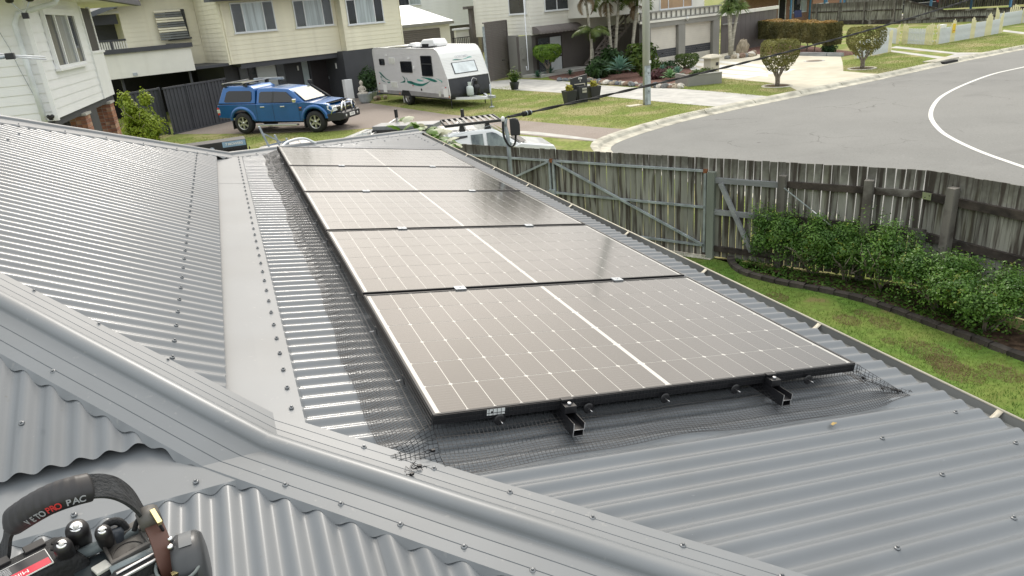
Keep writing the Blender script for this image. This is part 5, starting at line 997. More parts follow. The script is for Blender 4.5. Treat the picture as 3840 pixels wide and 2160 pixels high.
# local: +x towards the rear along the visible side, -y ... side faces +y?  visible side is y=0 plane, body extends to -y
m_van = mat('caravan_cladding', (0.62, 0.61, 0.61), 0.4, 0.1, 0.03, 2); m_vanw = mat('caravan_white', (0.80, 0.80, 0.79), 0.35, 0, 0.02, 2, coat=0.4); m_dgr = mat('caravan_dark_nose', (0.035, 0.037, 0.045), 0.5); m_skirt = mat('caravan_grey_skirt', (0.25, 0.24, 0.24), 0.5)
prof = [(0.16, 0.45), (0.12, 0.62), (0.22, 1.25), (0.62, 2.08), (0.72, 2.24), (0.86, 2.38), (1.05, 2.46), (6.45, 2.53), (6.62, 2.45), (6.66, 2.3), (6.62, 0.45)]
VW = 2.10
def van_side(sgn_y):
    # ribbed side: horizontal ribs every 58 mm clipped to the outline
    rows = []; z = 0.45; mb = MB()
    def xr(z):
        for (x0, z0), (x1, z1) in zip(prof[:6], prof[1:7]):
            if z0 <= z <= z1: return x0 + (x1 - x0) * (z - z0) / max(1e-6, z1 - z0)
        return 0.9
    k = 0
    while z < 2.44:
        h = 0.0; 
        for dz, dy in ((0.0, 0.0), (0.006, 0.007), (0.045, 0.007), (0.052, 0.0)):
            zz = z + dz; rows.append([(xr(zz), sgn_y * dy + (0 if sgn_y > 0 else -VW), zz), (6.62, sgn_y * dy + (0 if sgn_y > 0 else -VW), zz)])
        z += 0.0575
    rows.append([(0.95, (0 if sgn_y > 0 else -VW), 2.46), (6.55, (0 if sgn_y > 0 else -VW), 2.53)])
    mb.grid(rows, smooth=False); return mb
MBc = MB(); n = len(prof); ra = [[(x, -0.002, z), (x, -VW + 0.002, z)] for x, z in prof[2:]]; MBc.grid(ra, smooth=False); MBc.build('shell', m_vanw, CV)
ra = [[(x, -0.0, z), (x, -VW, z)] for x, z in [(0.20, 0.45), (0.13, 0.55), (0.12, 0.66), (0.225, 1.25)]]; MB().grid(ra).build('dark_nose', m_dgr, CV); part('nose_trim', m_alu, CV, 0.20, 0.235, -VW - .005, 0.005, 1.235, 1.255)
van_side(1).build('side_cladding', m_van, CV); van_side(-1).build('side_cladding', m_van, CV)
for y in (0.008, -VW - 0.008): MB().tube([(x, y, z) for x, z in prof], 0.016, 6).build('edge_trim', m_vanw, CV)
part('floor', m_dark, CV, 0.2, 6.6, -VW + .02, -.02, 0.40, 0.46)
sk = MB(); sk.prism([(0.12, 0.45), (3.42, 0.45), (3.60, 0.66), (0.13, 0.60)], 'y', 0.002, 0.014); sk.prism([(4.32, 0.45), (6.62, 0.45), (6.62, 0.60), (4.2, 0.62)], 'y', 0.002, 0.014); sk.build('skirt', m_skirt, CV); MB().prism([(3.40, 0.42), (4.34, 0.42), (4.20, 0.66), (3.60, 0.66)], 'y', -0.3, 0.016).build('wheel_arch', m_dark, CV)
def rrect(x0, x1, z0, z1, r=0.06):
    o = []
    for cx, cz, a0 in ((x1 - r, z1 - r, 0), (x0 + r, z1 - r, 90), (x0 + r, z0 + r, 180), (x1 - r, z0 + r, 270)):
        for k in range(4): a = R(a0 + 30 * k); o.append((cx + r * cos(a), cz + r * sin(a)))
    return o
for a, b_, c, d in ((1.32, 2.22, 1.33, 2.18), (3.04, 4.06, 1.45, 1.94), (5.56, 6.08, 1.75, 2.04)):
    w_ = MB().prism(rrect(a, b_, c, d), 'y', 0.010, 0.030).build('window', m_plastic, CV); MB().prism(rrect(a + .03, b_ - .03, c + .03, d - .03), 'y', 0.030, 0.034).build('pane', m_tint, w_)
part('window_bar', m_plastic, CV, 1.33, 2.21, 0.03, 0.042, 1.82, 1.86)
m_offw = mat('vent_cream', (0.60, 0.60, 0.55), 0.5)
for a, b_, c, d in ((4.57, 5.10, 1.83, 2.08), (4.60, 5.16, 0.77, 1.0)): part('vent', m_offw, CV, a, b_, 0.01, 0.028, c, d, bev=0.008); part('vent_frame', m_vanw, CV, a - .03, b_ + .03, 0.006, 0.016, c - .03, d + .03)
for a, b_, c, d in ((5.68, 6.02, 0.50, 0.86), (0.26, 0.62, 0.50, 0.84)): part('hatch', m_vanw, CV, a, b_, 0.01, 0.03, c, d, bev=0.01)
part('door_panel', m_offw, CV, 0.85, 1.02, 0.008, 0.03, 0.50, 0.74, bev=0.02); part('awning_rail', m_vanw, CV, 0.2, 0.75, 0.005, 0.03, 0.86, 0.88); MB().lathe([(0.06, 0.008), (0.055, 0.022)], 14, (2.45, 0, 0.74), 'y').build('filler_cap', m_plastic, CV); part('grab_handle', m_vanw, CV, 2.80, 2.92, 0.01, 0.05, 1.62, 1.74, bev=0.01)
for x, z in ((5.3, 2.2), (3.25, 2.07)): part('light', m_vanw, CV, x - .09, x + .09, 0.01, 0.04, z - .04, z + .04)
for x, z, m_ in ((6.50, 0.52, m_orange), (4.45, 0.50, m_orange), (0.20, 0.52, m_orange), (0.42, 0.90, m_red), (3.15, 0.90, m_red), (6.35, 0.90, m_red)): part('marker_lamp', m_, CV, x - .035, x + .035, 0.012, 0.03, z - .02, z + .02)
m_grn = mat('green_decal', (0.005, 0.125, 0.10), 0.4, 0, 0.3, 2, col2=(0.01, 0.22, 0.18)); m_grn2 = mat('light_green_decal', (0.10, 0.38, 0.33), 0.4)
def sw(pts, m_=None, y=0.0095, name='green_swoosh', plane=None):
    mb = MB(); c = catmull([(p[0], p[1]) for p in pts], 6); up = []; dn = []
    for i, q in enumerate(c):
        t_ = i / (len(c) - 1); k = min(len(pts) - 2, int(t_ * (len(pts) - 1))); f_ = t_ * (len(pts) - 1) - k; w_ = pts[k][2] * (1 - f_) + pts[k + 1][2] * f_; up.append((q.x, q.y + w_ / 2)); dn.append((q.x, q.y - w_ / 2))
    P = plane or (lambda a, b__: (a, y, b__)); mb.grid([[P(*a) for a in up], [P(*a) for a in dn]], smooth=False); mb.build(name, m_ or m_grn, CV)
sw([(6.28, 1.44, .02), (6.12, 1.36, .11), (5.9, 1.25, .09), (5.6, 1.12, .05), (5.25, 1.05, .015)]); sw([(6.15, 1.08, .02), (5.95, 1.02, .05), (5.75, 0.97, .02)]); sw([(5.62, 1.0, .01), (5.45, 0.965, .06), (5.35, 0.98, .07), (5.28, 0.97, .01)])
sw([(4.06, 1.30, .01), (3.92, 1.22, .06), (3.82, 1.12, .14), (3.95, 1.04, .08), (4.30, 1.0, .01)]); sw([(3.72, 1.24, .01), (3.64, 1.16, .06), (3.60, 1.08, .10), (3.68, 1.02, .02)])
sw([(3.60, 1.04, .10), (3.30, 1.02, .13), (2.9, 0.96, .12), (2.4, 0.94, .10), (1.95, 1.03, .06), (1.6, 1.14, .01)]); sw([(2.35, 1.27, .01), (1.95, 1.24, .06), (1.55, 1.19, .11), (1.25, 1.15, .11), (1.05, 1.14, .02)]); sw([(2.75, 1.16, .05), (2.55, 1.14, .09), (2.2, 1.12, .03)], m_grn2); sw([(1.15, 1.26, .01), (0.9, 1.20, .03), (0.66, 1.13, .07), (0.75, 1.10, .01)], m_grn2); sw([(3.1, 1.08, .01), (2.7, 1.055, .035), (2.2, 1.06, .02)], m_vanw, 0.0105)
text_mesh('V2', 0.14, 'lettering', m_grn, CV, (6.12, 0.011, 1.19), (R(90), 0, R(180)), bold=0.006)
nose = lambda s, t_, o=0.006: (0.225 + (0.62 - 0.225) * t_ - o * 0.9, -s, 1.25 + 0.83 * t_ + o * 0.4)   # s across, t up the sloping front
nq = lambda a, b__, c, d, o: MB().add([nose(a, c, o), nose(b__, c, o), nose(b__, d, o), nose(a, d, o), nose(a, c, o - .02), nose(b__, c, o - .02), nose(b__, d, o - .02), nose(a, d, o - .02)], [(0, 1, 2, 3), (1, 0, 4, 5), (2, 1, 5, 6), (3, 2, 6, 7), (0, 3, 7, 4)])
nw = nq(0.42, 1.62, 0.17, 0.72, 0.022).build('front_window', m_dgr, CV); nq(0.46, 1.58, 0.20, 0.69, 0.028).build('pane', mat('window_cover_white', (0.74, 0.79, 0.82), 0.35), nw)
an = math.atan2(0.83, 0.395)
text_mesh('COROMEL', 0.15, 'lettering', m_alu, CV, nose(1.05, 0.97, 0.012), (R(90) - (pi / 2 - an) * 1.0, 0, R(-90)), bold=0.002)
sw([(0.55, 0.84, .02), (0.68, 0.845, .05), (0.85, 0.83, .03), (1.02, 0.81, .01)], m_grn, plane=lambda a, b__: nose(a, b__, 0.012)); sw([(1.05, 0.82, .01), (1.25, 0.85, .03), (1.42, 0.89, .05), (1.55, 0.87, .02)], m_grn2, plane=lambda a, b__: nose(a, b__, 0.012)); text_mesh('Princeton', 0.10, 'lettering', m_alu, CV, nose(1.0, 0.085, 0.012), (R(90) - (pi / 2 - an), 0, R(-90))) if False else None
for k in range(1, 14): mb = MB(); t_ = k / 14; a = nose(0.02, t_, 0.003); b_ = nose(VW - .02, t_, 0.003); mb.add([a, b_, (b_[0] - .001, b_[1], b_[2] + .006), (a[0] - .001, a[1], a[2] + .006)], [(0, 1, 2, 3)]); mb.build('rib_line', m_van, CV)
hull(MB(Matrix.Translation((2.6, -0.95, 0))), [(-0.60, 2.48, .38), (-0.66, 2.62, .36), (-0.52, 2.80, .32), (0.38, 2.80, .32), (0.55, 2.66, .36), (0.55, 2.48, .38)]).build('air_conditioner', m_vanw, CV, bev=0.05, seg=3); part('ac_vent', m_dark, CV, 2.4, 2.95, -0.62, -0.57, 2.52, 2.62)
hull(MB(Matrix.Translation((4.0, -0.9, 0))), [(-0.45, 2.50, .28), (-0.40, 2.62, .22), (0.2, 2.66, .2), (0.45, 2.54, .26), (0.45, 2.50, .28)]).build('satellite_dish', m_vanw, CV, bev=0.03)
for x0, x1 in ((1.75, 3.1), (3.9, 5.2)): part('solar_panel_lid', m_tint, CV, x0, x1, -0.62, -0.10, 2.51, 2.54)
w_ = wheel(CV, 3.82, -0.11, 0.34, 0.24, mat('alloy_dark', (0.42, 0.41, 0.40), 0.3, 0.8), 5, 1); wheel(CV, 3.82, -VW + 0.11, 0.34, 0.24, m_chrome, 5, -1); part('mud_flap', m_offw, CV, 4.24, 4.27, -0.25, -0.02, 0.08, 0.5)
dr_ = MB(); dr_.box(-1.25, 0.4, -1.10, -1.0, 0.36, 0.46); dr_.add([(0.35, -0.2, 0.36), (-1.15, -1.0, 0.36), (-1.15, -1.1, 0.36), (0.35, -0.3, 0.36), (0.35, -0.2, 0.46), (-1.15, -1.0, 0.46), (-1.15, -1.1, 0.46), (0.35, -0.3, 0.46)], [(0, 1, 2, 3), (4, 7, 6, 5), (0, 4, 5, 1), (3, 2, 6, 7)]); dr_.add([(0.35, -1.9, 0.36), (-1.15, -1.1, 0.36), (-1.15, -1.0, 0.36), (0.35, -1.8, 0.36), (0.35, -1.9, 0.46), (-1.15, -1.1, 0.46), (-1.15, -1.0, 0.46), (0.35, -1.8, 0.46)], [(3, 2, 1, 0), (5, 6, 7, 4), (1, 5, 4, 0), (7, 6, 2, 3)]); dr_.build('drawbar', m_winframe, CV)
MB().tube([(-1.12, -1.18, 0.95), (-1.12, -1.18, 0.05)], 0.03, 8).build('jockey_stand', m_steel, CV); MB().lathe([(0.11, 0), (0.11, 0.03), (0.04, 0.06)], 12, (-1.12, -1.18, 0.0)).build('foot', m_steel, CV); part('coupling', m_steel, CV, -1.55, -1.15, -1.12, -0.98, 0.42, 0.52)
for x, y in ((0.35, -0.15), (0.35, -1.9)): MB().tube([(x, y, 0.42), (x, y, 0.0)], 0.022, 6).build('corner_leg', m_plastic, CV)
for y, m_ in ((-0.84, mat('gas_bottle_pale', (0.60, 0.66, 0.64), 0.4)), (-1.22, m_black)):
    gb = MB().lathe([(0.08, 0.48), (0.15, 0.52), (0.155, 0.78), (0.13, 0.86), (0.06, 0.90), (0.055, 0.93)], 18, (-0.12 if y > -1 else -0.05, y, 0)).build('gas_bottle', m_, CV); MB().lathe([(0.075, 0.92), (0.08, 1.04)], 12, (-0.12 if y > -1 else -0.05, y, 0), caps=False).build('collar', m_, gb)
MB().tube([(-0.02, -1.03, 0.5), (-0.02, -1.03, 1.1), (-0.02, -1.12, 1.18), (-0.02, -1.28, 1.12), (-0.02, -1.30, 0.8)], 0.015, 6).build('gas_pipe', m_alu, CV)
# ---------------- white ute behind the fence
WU = thing('white_tray_ute', 'white ute with a flat black roof rack, mostly hidden behind the timber fence', 'ute', (3.95, 12.9, 0), -9.5); WU.scale = (.69, .85, 1)
Y0 = 0.74; m_wcar = mat('white_car_paint', (0.76, 0.78, 0.79), 0.3, 0, 0.02, 2, coat=1.0)
T_ = Matrix.Translation((0, Y0, 0))
hull(MB(T_), [(-0.35, 0.3, .72), (3.25, 0.3, .70), (3.32, 0.7, .68), (3.15, 0.96, .64), (2.05, 1.10, .68), (1.85, 1.06, .74), (-0.35, 1.05, .74)]).build('body', m_wcar, WU, bev=0.04)
hull(MB(T_), [(2.1, 1.05, .70), (1.38, 1.40, .60), (1.2, 1.46, .58), (0.0, 1.47, .58), (-0.2, 1.42, .60), (-0.32, 1.05, .73)]).build('cab', m_wcar, WU, bev=0.05, seg=3)
def wside(name, pts, m_):
    W = lambda z: -(0.742 - (z - 1.05) * 0.37 + 0.003); mb = MB(T_); mb.add([(x, W(z), z) for x, z in pts], [tuple(range(len(pts)))]); mb.build(name, m_, WU)
m_sg = mat('side_glass_blue', (0.06, 0.09, 0.11), 0.04, 0, 0.5, 3, spec=0.7, col2=(0.22, 0.27, 0.26))
wside('side_window', [(0.50, 1.08), (0.88, 1.08), (0.88, 1.38), (0.50, 1.38)], m_sg); wside('side_window', [(1.0, 1.08), (1.85, 1.08), (1.30, 1.36), (1.18, 1.39), (1.0, 1.39)], m_sg); wside('side_window', [(-0.2, 1.30), (0.40, 1.34), (0.40, 1.38), (-0.12, 1.38)], m_tint)
MB(T_).add([(2.06, -.62, 1.10), (2.06, .62, 1.10), (1.42, .52, 1.40), (1.42, -.52, 1.40)], [(0, 1, 2, 3)]).build('windscreen', m_tint, WU).location = (0.03, 0, 0.03)
MB(T_).add([(2.03, -.62, 1.085), (2.22, -.60, 1.10), (2.22, .60, 1.10), (2.03, .62, 1.085)], [(0, 1, 2, 3)]).build('scuttle', m_plastic, WU).location = (0.05, 0, 0.02); part('mirror', m_wcar, WU, 1.72, 1.84, -.16, -.02, 1.05, 1.16, bev=0.02)
rk2 = thing('flat_roof_rack', 'flat black slatted roof rack on top of the white ute', 'roof rack', (3.85, 12.9, 0), -9.5); rk2.scale = (.80, .85, 1)
fr_ = MB(T_); fr_.box(-0.08, 1.42, -.56, -.52, 1.58, 1.64); fr_.box(-0.08, 1.42, .50, .54, 1.58, 1.64); fr_.box(-0.10, -0.06, -.56, .54, 1.58, 1.64); fr_.box(1.40, 1.44, -.56, .54, 1.58, 1.64); fr_.build('frame', m_plastic, rk2, bev=0.01)
sm = mesh_of(MB(T_).box(0, 0.07, -.52, .50, 1.615, 1.635), 'slat', mat('rack_slat', (0.20, 0.20, 0.20), 0.3, 0.5))
for i in range(9): inst(sm, 'slat', rk2, (0.02 + i * 0.158, 0, 0))
for x in (0.35, 1.05): MB(T_).prism([(x - .09, 1.46), (x + .09, 1.46), (x + .05, 1.58), (x - .05, 1.58)], 'y', -.54, -.48).build('foot', m_plastic, rk2)
tr_ = thing('ute_tray', 'silver and white ute tray with two black-tipped rack posts, beyond the roof', 'tray', (3.93, 13.1, 0), -52)
tb_ = MB(Matrix.Translation((2.45 - 3.93, 0, 0))); lid = thing('toolbox', 'grey flat toolbox lid on the tray beyond the far hip of the roof', 'toolbox', (2.60, 15.85, 0), -37); part('box', m_wcar, lid, -.15, 1.9, 0, .55, .7, 1.30); part('lid', mat('lid_grey', (0.22, 0.23, 0.24), 0.35, 0.4), lid, 0.15, 1.75, .02, .55, 1.33, 1.44, bev=.02); part('lid_edge', m_plastic, lid, 0.15, 1.75, -.02, .02, 1.27, 1.35); part('end_rail', m_wcar, lid, -.30, -.12, -.7, .55, 1.20, 1.30)
for x in (-2.75, -0.75):
    part('post', m_alu, tr_, x, x + .05, 1.50, 1.55, 1.1, 1.52); part('post_tip', m_black, tr_, x - .005, x + .055, 1.495, 1.555, 1.52, 1.72); bar(tr_, 'cross_arm', (x + .02, 1.5, 1.48), (x + .02, 0.2, 1.20), m_alu, 0.02); part('post', m_alu, tr_, x + .1, x + .15, 0.3, 0.35, 1.1, 1.38)
# ---------------- silver car and black box beyond the hip
SV = thing('silver_car', 'silver car roof showing just beyond the ridge of the roof', 'car', (0.74, 15.05, 0), -55); SV.scale = (.78, .78, .985); m_sil = mat('silver_paint', (0.40, 0.41, 0.42), 0.3, 0.5, 0.05, 2, coat=1.0)
hull(MB(), [(-2.0, 0.3, .85), (2.1, 0.3, .85), (2.2, 0.75, .82), (1.2, 0.92, .78), (-1.9, 0.95, .80)]).build('body', m_sil, SV, bev=0.06)
hull(MB(), [(-1.6, 0.93, .74), (-1.25, 1.25, .62), (-0.7, 1.42, .56), (0.0, 1.46, .54), (0.65, 1.40, .56), (1.2, 0.93, .72)]).build('roof', m_sil, SV, bev=0.10, seg=4)
MB().add([(-1.62, -.64, .98), (-1.62, .64, .98), (-1.25, .55, 1.27), (-1.25, -.55, 1.27)], [(3, 2, 1, 0)]).build('rear_window', m_tint, SV).location = (-0.03, 0, 0.02)
for x0, x1 in ((-1.2, -.35), (-.28, .75)): MB().add([(x0, -.725, 1.0), (x1, -.725, 1.0), (x1 - .05, -.60, 1.32), (x0 + .1, -.60, 1.32)], [(0, 1, 2, 3)]).build('side_window', m_tint, SV)
MB().tube([(0.5, 0, 1.42), (0.36, -0.12, 1.60)], 0.006, 5).build('aerial', m_black, SV); part('high_lamp', m_red, SV, 0.92, 0.98, -.2, .1, 1.28, 1.31)
bk = thing('black_crate', 'long black ribbed crate with a blue and white sticker, beyond the roof ridge', 'crate', (-1.14, 17.83, 0.02), 2); part('body', m_plastic, bk, -1.4, 1.0, 0, 0.6, 0.0, 1.25, bev=0.02); MB().lathe([(0.07, -0.03), (0.06, -0.05)], 16, (0.15, 0, 1.08), 'y').build('cap', m_gal, bk)
sm = mesh_of(MB().box(0, .03, -.03, 0, .3, 1.05), 'rib', m_black)
for i in range(20): inst(sm, 'rib', bk, (-0.3 + i * 0.07, 0, 0))
st = part('sticker', mat('sticker_blue', (0.25, 0.38, 0.52), 0.4), bk, 0.42, 0.98, -.012, -.002, 1.10, 1.235); text_mesh('7 MOWERS', 0.085, 'sticker_print', m_white, st, (0.70, -0.016, 1.168), (R(90), 0, 0), bold=0.002)
# dark SUV in the far carport
SU = thing('black_suv', 'black SUV with red tail light parked under a carport behind the far fence', 'SUV', (54.6, 46.6, 0.9), -14)
hull(MB(), [(-1.95, 0.35, .86), (2.3, 0.35, .86), (2.35, 0.9, .84), (2.1, 1.1, .84), (-1.0, 1.05, .84), (-2.0, 0.9, .82)]).build('body', m_black, SU, bev=0.06); hull(MB(), [(-1.1, 1.0, .78), (-0.2, 1.62, .64), (1.9, 1.64, .64), (2.25, 1.0, .80)]).build('cabin', m_black, SU, bev=0.06)
for sg in (-1, 1):
    for a, b_ in ((-.6, .15), (.22, 1.0), (1.08, 1.8)): MB().add([(a, sg * .80, 1.08), (b_, sg * .80, 1.08), (b_ - .05, sg * .67, 1.52), (a + .1, sg * .67, 1.52)], [(0, 1, 2, 3) if sg < 0 else (3, 2, 1, 0)]).build('side_window', m_tint, SU)
    part('tail_light', m_red, SU, 2.16, 2.38, sg * .72 - .1, sg * .72 + .1, 0.95, 1.6, bev=0.03); 
    for cx in (-1.35, 1.5): wheel(SU, cx, sg * .78, .34, .22, m_chrome, 5, sg)
    part('chrome_strip', m_chrome, SU, -1.0, 2.1, sg * .845 - .005, sg * .845 + .01, 1.03, 1.06)
part('number_plate', m_white, SU, 2.36, 2.38, -.2, .2, .85, .97)
# ================================================================ GARDEN OF NUMBER 8
sheet('garden_bed', [GP(3, 455, 812), GP(3, 700, 822), GP(3, 1000, 858), GP(3, 1690, 890), GP(3, 1760, 830), GP(3, 1900, 770), (23.2, 32.5), (22.6, 35.2), (19.5, 38.5), (17.4, 38.0), (16.3, 35.6)], 0.010, m_mulch)
rb = thing('rock_border', 'row of mixed river rocks edging the mulched palm garden', 'rock border', (0, 0, 0))
rocks = []
for i in range(6):
    rr = random.Random(i); mb = MB(); rows = []
    for a in range(6):
        ph = pi * a / 5; rows.append([((0.5 + rr.uniform(-.15, .12)) * sin(ph) * cos(2 * pi * k / 9), (0.5 + rr.uniform(-.09, .09)) * sin(ph) * sin(2 * pi * k / 9), 0.36 * cos(ph) + rr.uniform(-.04, .04)) for k in range(9)])
    mb.grid(rows, smooth=False, close=True); rocks.append(mb)
rcol = [mat('rock_grey', (0.17, 0.17, 0.165), 0.85, 0, 0.3, 6), mat('rock_brown', (0.22, 0.15, 0.11), 0.85, 0, 0.3, 6), mat('rock_tan', (0.34, 0.29, 0.22), 0.85, 0, 0.3, 6), mat('rock_pale', (0.55, 0.52, 0.46), 0.8, 0, 0.2, 6), mat('rock_bluegrey', (0.13, 0.145, 0.16), 0.8, 0, 0.3, 6)]
rms = [mesh_of(rocks[i % 6], 'rock', rcol[j]) for i in range(6) for j in range(5)]
def rock_row(pts, n, s0, s1, parent, jit=0.12):
    for i in range(n):
        t_ = i / max(1, n - 1) * (len(pts) - 1); k = min(len(pts) - 2, int(t_)); f_ = t_ - k; x = pts[k][0] * (1 - f_) + pts[k + 1][0] * f_; y = pts[k][1] * (1 - f_) + pts[k + 1][1] * f_; s_ = rnd.uniform(s0, s1)
        inst(rnd.choice(rms), 'rock', parent, (x + rnd.uniform(-jit, jit), y + rnd.uniform(-jit, jit), s_ * 0.18), (rnd.uniform(-.3, .3), rnd.uniform(-.3, .3), rnd.uniform(0, 6)), (s_, s_ * rnd.uniform(.6, .9), s_ * .9))
edge_px = [GP(3, 465, 815), GP(3, 590, 815), GP(3, 780, 822), GP(3, 860, 835), GP(3, 960, 850), GP(3, 1100, 858), GP(3, 1330, 872), GP(3, 1500, 882), GP(3, 1680, 888)]
rock_row(edge_px, 58, 0.24, 0.46, rb); rock_row([(p[0] + 0.22, p[1] + 0.32) for p in edge_px[2:]], 34, 0.18, 0.36, rb)
# agaves and other rosettes
m_agv = leafmat('agave_leaf', (0.07, 0.16, 0.125), (0.16, 0.29, 0.22), 0.5, 4); m_agd = leafmat('agave_leaf_dark', (0.03, 0.09, 0.06), (0.08, 0.17, 0.11), 0.5, 4); m_agl = leafmat('agave_leaf_light', (0.08, 0.20, 0.06), (0.20, 0.36, 0.16), 0.5, 4)
def agave_leaf(L_, W_, m):
    rows = []
    for i in range(8):
        t_ = i / 7; w = W_ * (0.45 + 1.1 * t_ * (1 - t_) * 2.2) * (1 - t_ ** 5) + 0.002; x = L_ * t_; z = 0.10 * L_ * sin(t_ * 2.2) - 0.25 * L_ * max(0, t_ - 0.75) ** 1.2
        rows.append([(x, -w, z + w * .35), (x, 0, z), (x, w, z + w * .35)])
    return mesh_of(MB().grid(rows), 'leaf', m)
def agave(x, y, size, n, m, label, z=0.0, group='blue-green agaves in the palm garden'):
    a = thing('agave', label, 'agave', (x, y, z), group=group); me = agave_leaf(size, size * .12, m); rr = random.Random(int(x * 10))
    for i in range(n):
        t_ = i / n; inst(me, 'leaf', a, (0, 0, 0.12 * size + 0.28 * size * (t_)), (rr.uniform(-.15, .15), -R(2 + 72 * t_ ** 1.2) + rr.uniform(-.08, .08), i * 2.399), (1 - 0.35 * t_,) * 3)
    return a
agave(18.3, 31.2, 0.92, 34, m_agv, 'big blue-green agave with broad leaves, left of the power pole', 0.25)
agave(17.0, 37.0, 0.55, 22, m_agd, 'dark agave just right of the clipped doorway tree'); agave(16.0, 36.4, 0.45, 20, m_agd, 'dark agave just left of the clipped doorway tree'); agave(17.6, 35.6, 0.38, 18, m_agd, 'small agave behind the letterbox wall')
agave(20.6, 31.0, 0.50, 24, m_agv, 'grey-green agave just right of the power pole, by dark spiky plants'); agave(19.4, 28.4, 0.55, 30, m_agl, 'light green agave clump at the left end of the low planter wall'); agave(20.2, 29.0, 0.55, 26, m_agv, 'blue-green agave behind the low planter wall, touching the light green clump')
m_dgn = leafmat('dark_shrub_leaf', (0.012, 0.035, 0.012), (0.05, 0.11, 0.025), 0.5, 3); m_mid = leafmat('mid_shrub_leaf', (0.03, 0.07, 0.012), (0.13, 0.19, 0.03), 0.5, 2.5, yellow=(0.28, 0.24, 0.05)); m_pur = leafmat('purple_shrub_leaf', (0.05, 0.02, 0.025), (0.14, 0.06, 0.06), 0.6, 5); m_clip = leafmat('clipped_leaf', (0.07, 0.15, 0.015), (0.24, 0.38, 0.05), 0.45, 4)
def bush(x, y, rx, ry, h, m, n, sz, lab, name='shrub', cat='shrub', group=None, z=0.0, seed=1, lump=0.3, asp=1.5):
    b = thing(name, lab, cat, (x, y, z), group=group); leaves(MB(), n, lumpy(0, 0, h * .5, rx, ry, h * .5, seed, lump, 0.5), sz, asp, seed, 0.4).build('foliage', m, b); MB().tube([(0, 0, 0), (0.02, 0.01, h * .5)], [.04, .025], 6).build('stem', m_trunk, b); return b
bush(20.9, 33.5, .9, .8, 1.5, m_mid, 1500, 0.16, 'tangled yellow-green shrubs under the palms', seed=4); bush(19.3, 34.0, .8, .7, 1.3, m_dgn, 1200, 0.16, 'dark green shrub behind the big agave', seed=5); bush(18.0, 32.9, .6, .6, 0.9, m_dgn, 800, 0.14, 'dark grassy plant left of the big agave', seed=6, asp=3)
bush(19.9, 31.0, .5, .5, .7, m_mid, 500, 0.13, 'grassy tuft right of the big agave', seed=7, asp=3); bush(21.3, 31.4, .4, .4, .55, m_dgn, 400, 0.12, 'dark spiky plant before the left garage door', seed=8, asp=3); bush(20.2, 29.9, .7, .5, .45, m_pur, 700, 0.09, 'low purple-brown groundcover beyond the power pole', seed=9); bush(19.2, 29.4, .55, .45, .42, m_pur, 500, 0.09, 'low greyish heather-like shrub right of the power pole', seed=10)
def topiary(x, y, th_, r, h, m, lab, n=3000, flat=0.0, sz=0.06, cup=False, seed=3):
    t_ = thing('topiary', lab, 'topiary', (x, y, 0), group='clipped topiary shrubs'); rr = random.Random(seed); mb = MB()
    for k in range(7): a = k * 0.9; mb.tube([(0.02 * cos(a), 0.02 * sin(a), 0), (0.06 * cos(a), 0.06 * sin(a), th_ * .6), (r * .55 * cos(a), r * .55 * sin(a), th_ + h * .35)], [.05, .04, .015], 6)
    mb.tube([(0, 0, 0), (0.03, 0, th_ * .6)], [.10, .08], 8); mb.build('trunk', m_trunk, t_)
    def fn(q):
        a = q.uniform(0, 6.283); wob = 1 + 0.05 * sin(a * 3 + seed) + 0.03 * sin(a * 7 + 1); k = 1 - 0.16 * q.random() ** 2
        if q.random() < .30:
            rad = r * .93 * sqrt(q.random()) * wob; return (rad * cos(a), rad * sin(a), th_ + h * (1.0 - .10 * (rad / r) ** 2 + .03 * sin(a * 5 + rad * 9)) - .03 * q.random()), (0, 0, 1)
        v = q.random() ** .8; prof_ = (.42 + .58 * min(1, v / .5) ** .75) * (1 if v < .82 else 1 - .5 * ((v - .82) / .18) ** 2 * .35)
        if v < .22 and sin(a * 4 + seed) > .1 and not cup: v += .18
        rad = r * prof_ * wob * k; return (rad * cos(a), rad * sin(a), th_ + h * v), (cos(a), sin(a), -.2 if v < .5 else .3)
    leaves(MB(), n, fn, sz, 1.2, seed, 0.2).build('foliage', m, t_); return t_
m_top = leafmat('topiary_olive_leaf', (0.10, 0.105, 0.025), (0.27, 0.26, 0.08), 0.6, 2.2)
topiary(16.9, 37.0, 0.75, 0.80, 0.92, m_clip, 'bright green clipped tree in front of the sliding door', 5200, sz=.07)
for (x, y, lab, sd__) in ((20.45, 22.25, 'olive-green clipped ball tree nearer the viewer, beside the low planter wall', 3), (26.44, 23.74, 'olive-green clipped ball tree farther along the street, on the grass island', 4)):
    topiary(x, y, 0.58, 0.74 if sd__ == 3 else 0.80, 1.20, m_top, lab, 6500, sz=.055, seed=sd__)
    rg = thing('tree_ring', 'pale edging ring round the foot of the %s ball tree' % ('nearer' if sd__ == 3 else 'farther'), 'edging', (x, y, 0.0), group='edging rings'); MB().lathe([(0.50, 0.0), (0.52, 0.03), (0.60, 0.03), (0.62, 0.0)], 24, caps=False).build('ring', m_kerb, rg); MB().lathe([(0.5, 0.0), (0.5, 0.012)], 24).build('soil', m_soil, rg)
topiary(22.95, 32.2, 0.02, 0.62, 0.72, leafmat('round_hedge_leaf', (0.03, 0.06, 0.014), (0.11, 0.16, 0.03), 0.6, 3), 'squat clipped round hedge before the garage doors', 2600, sz=.06, seed=6)
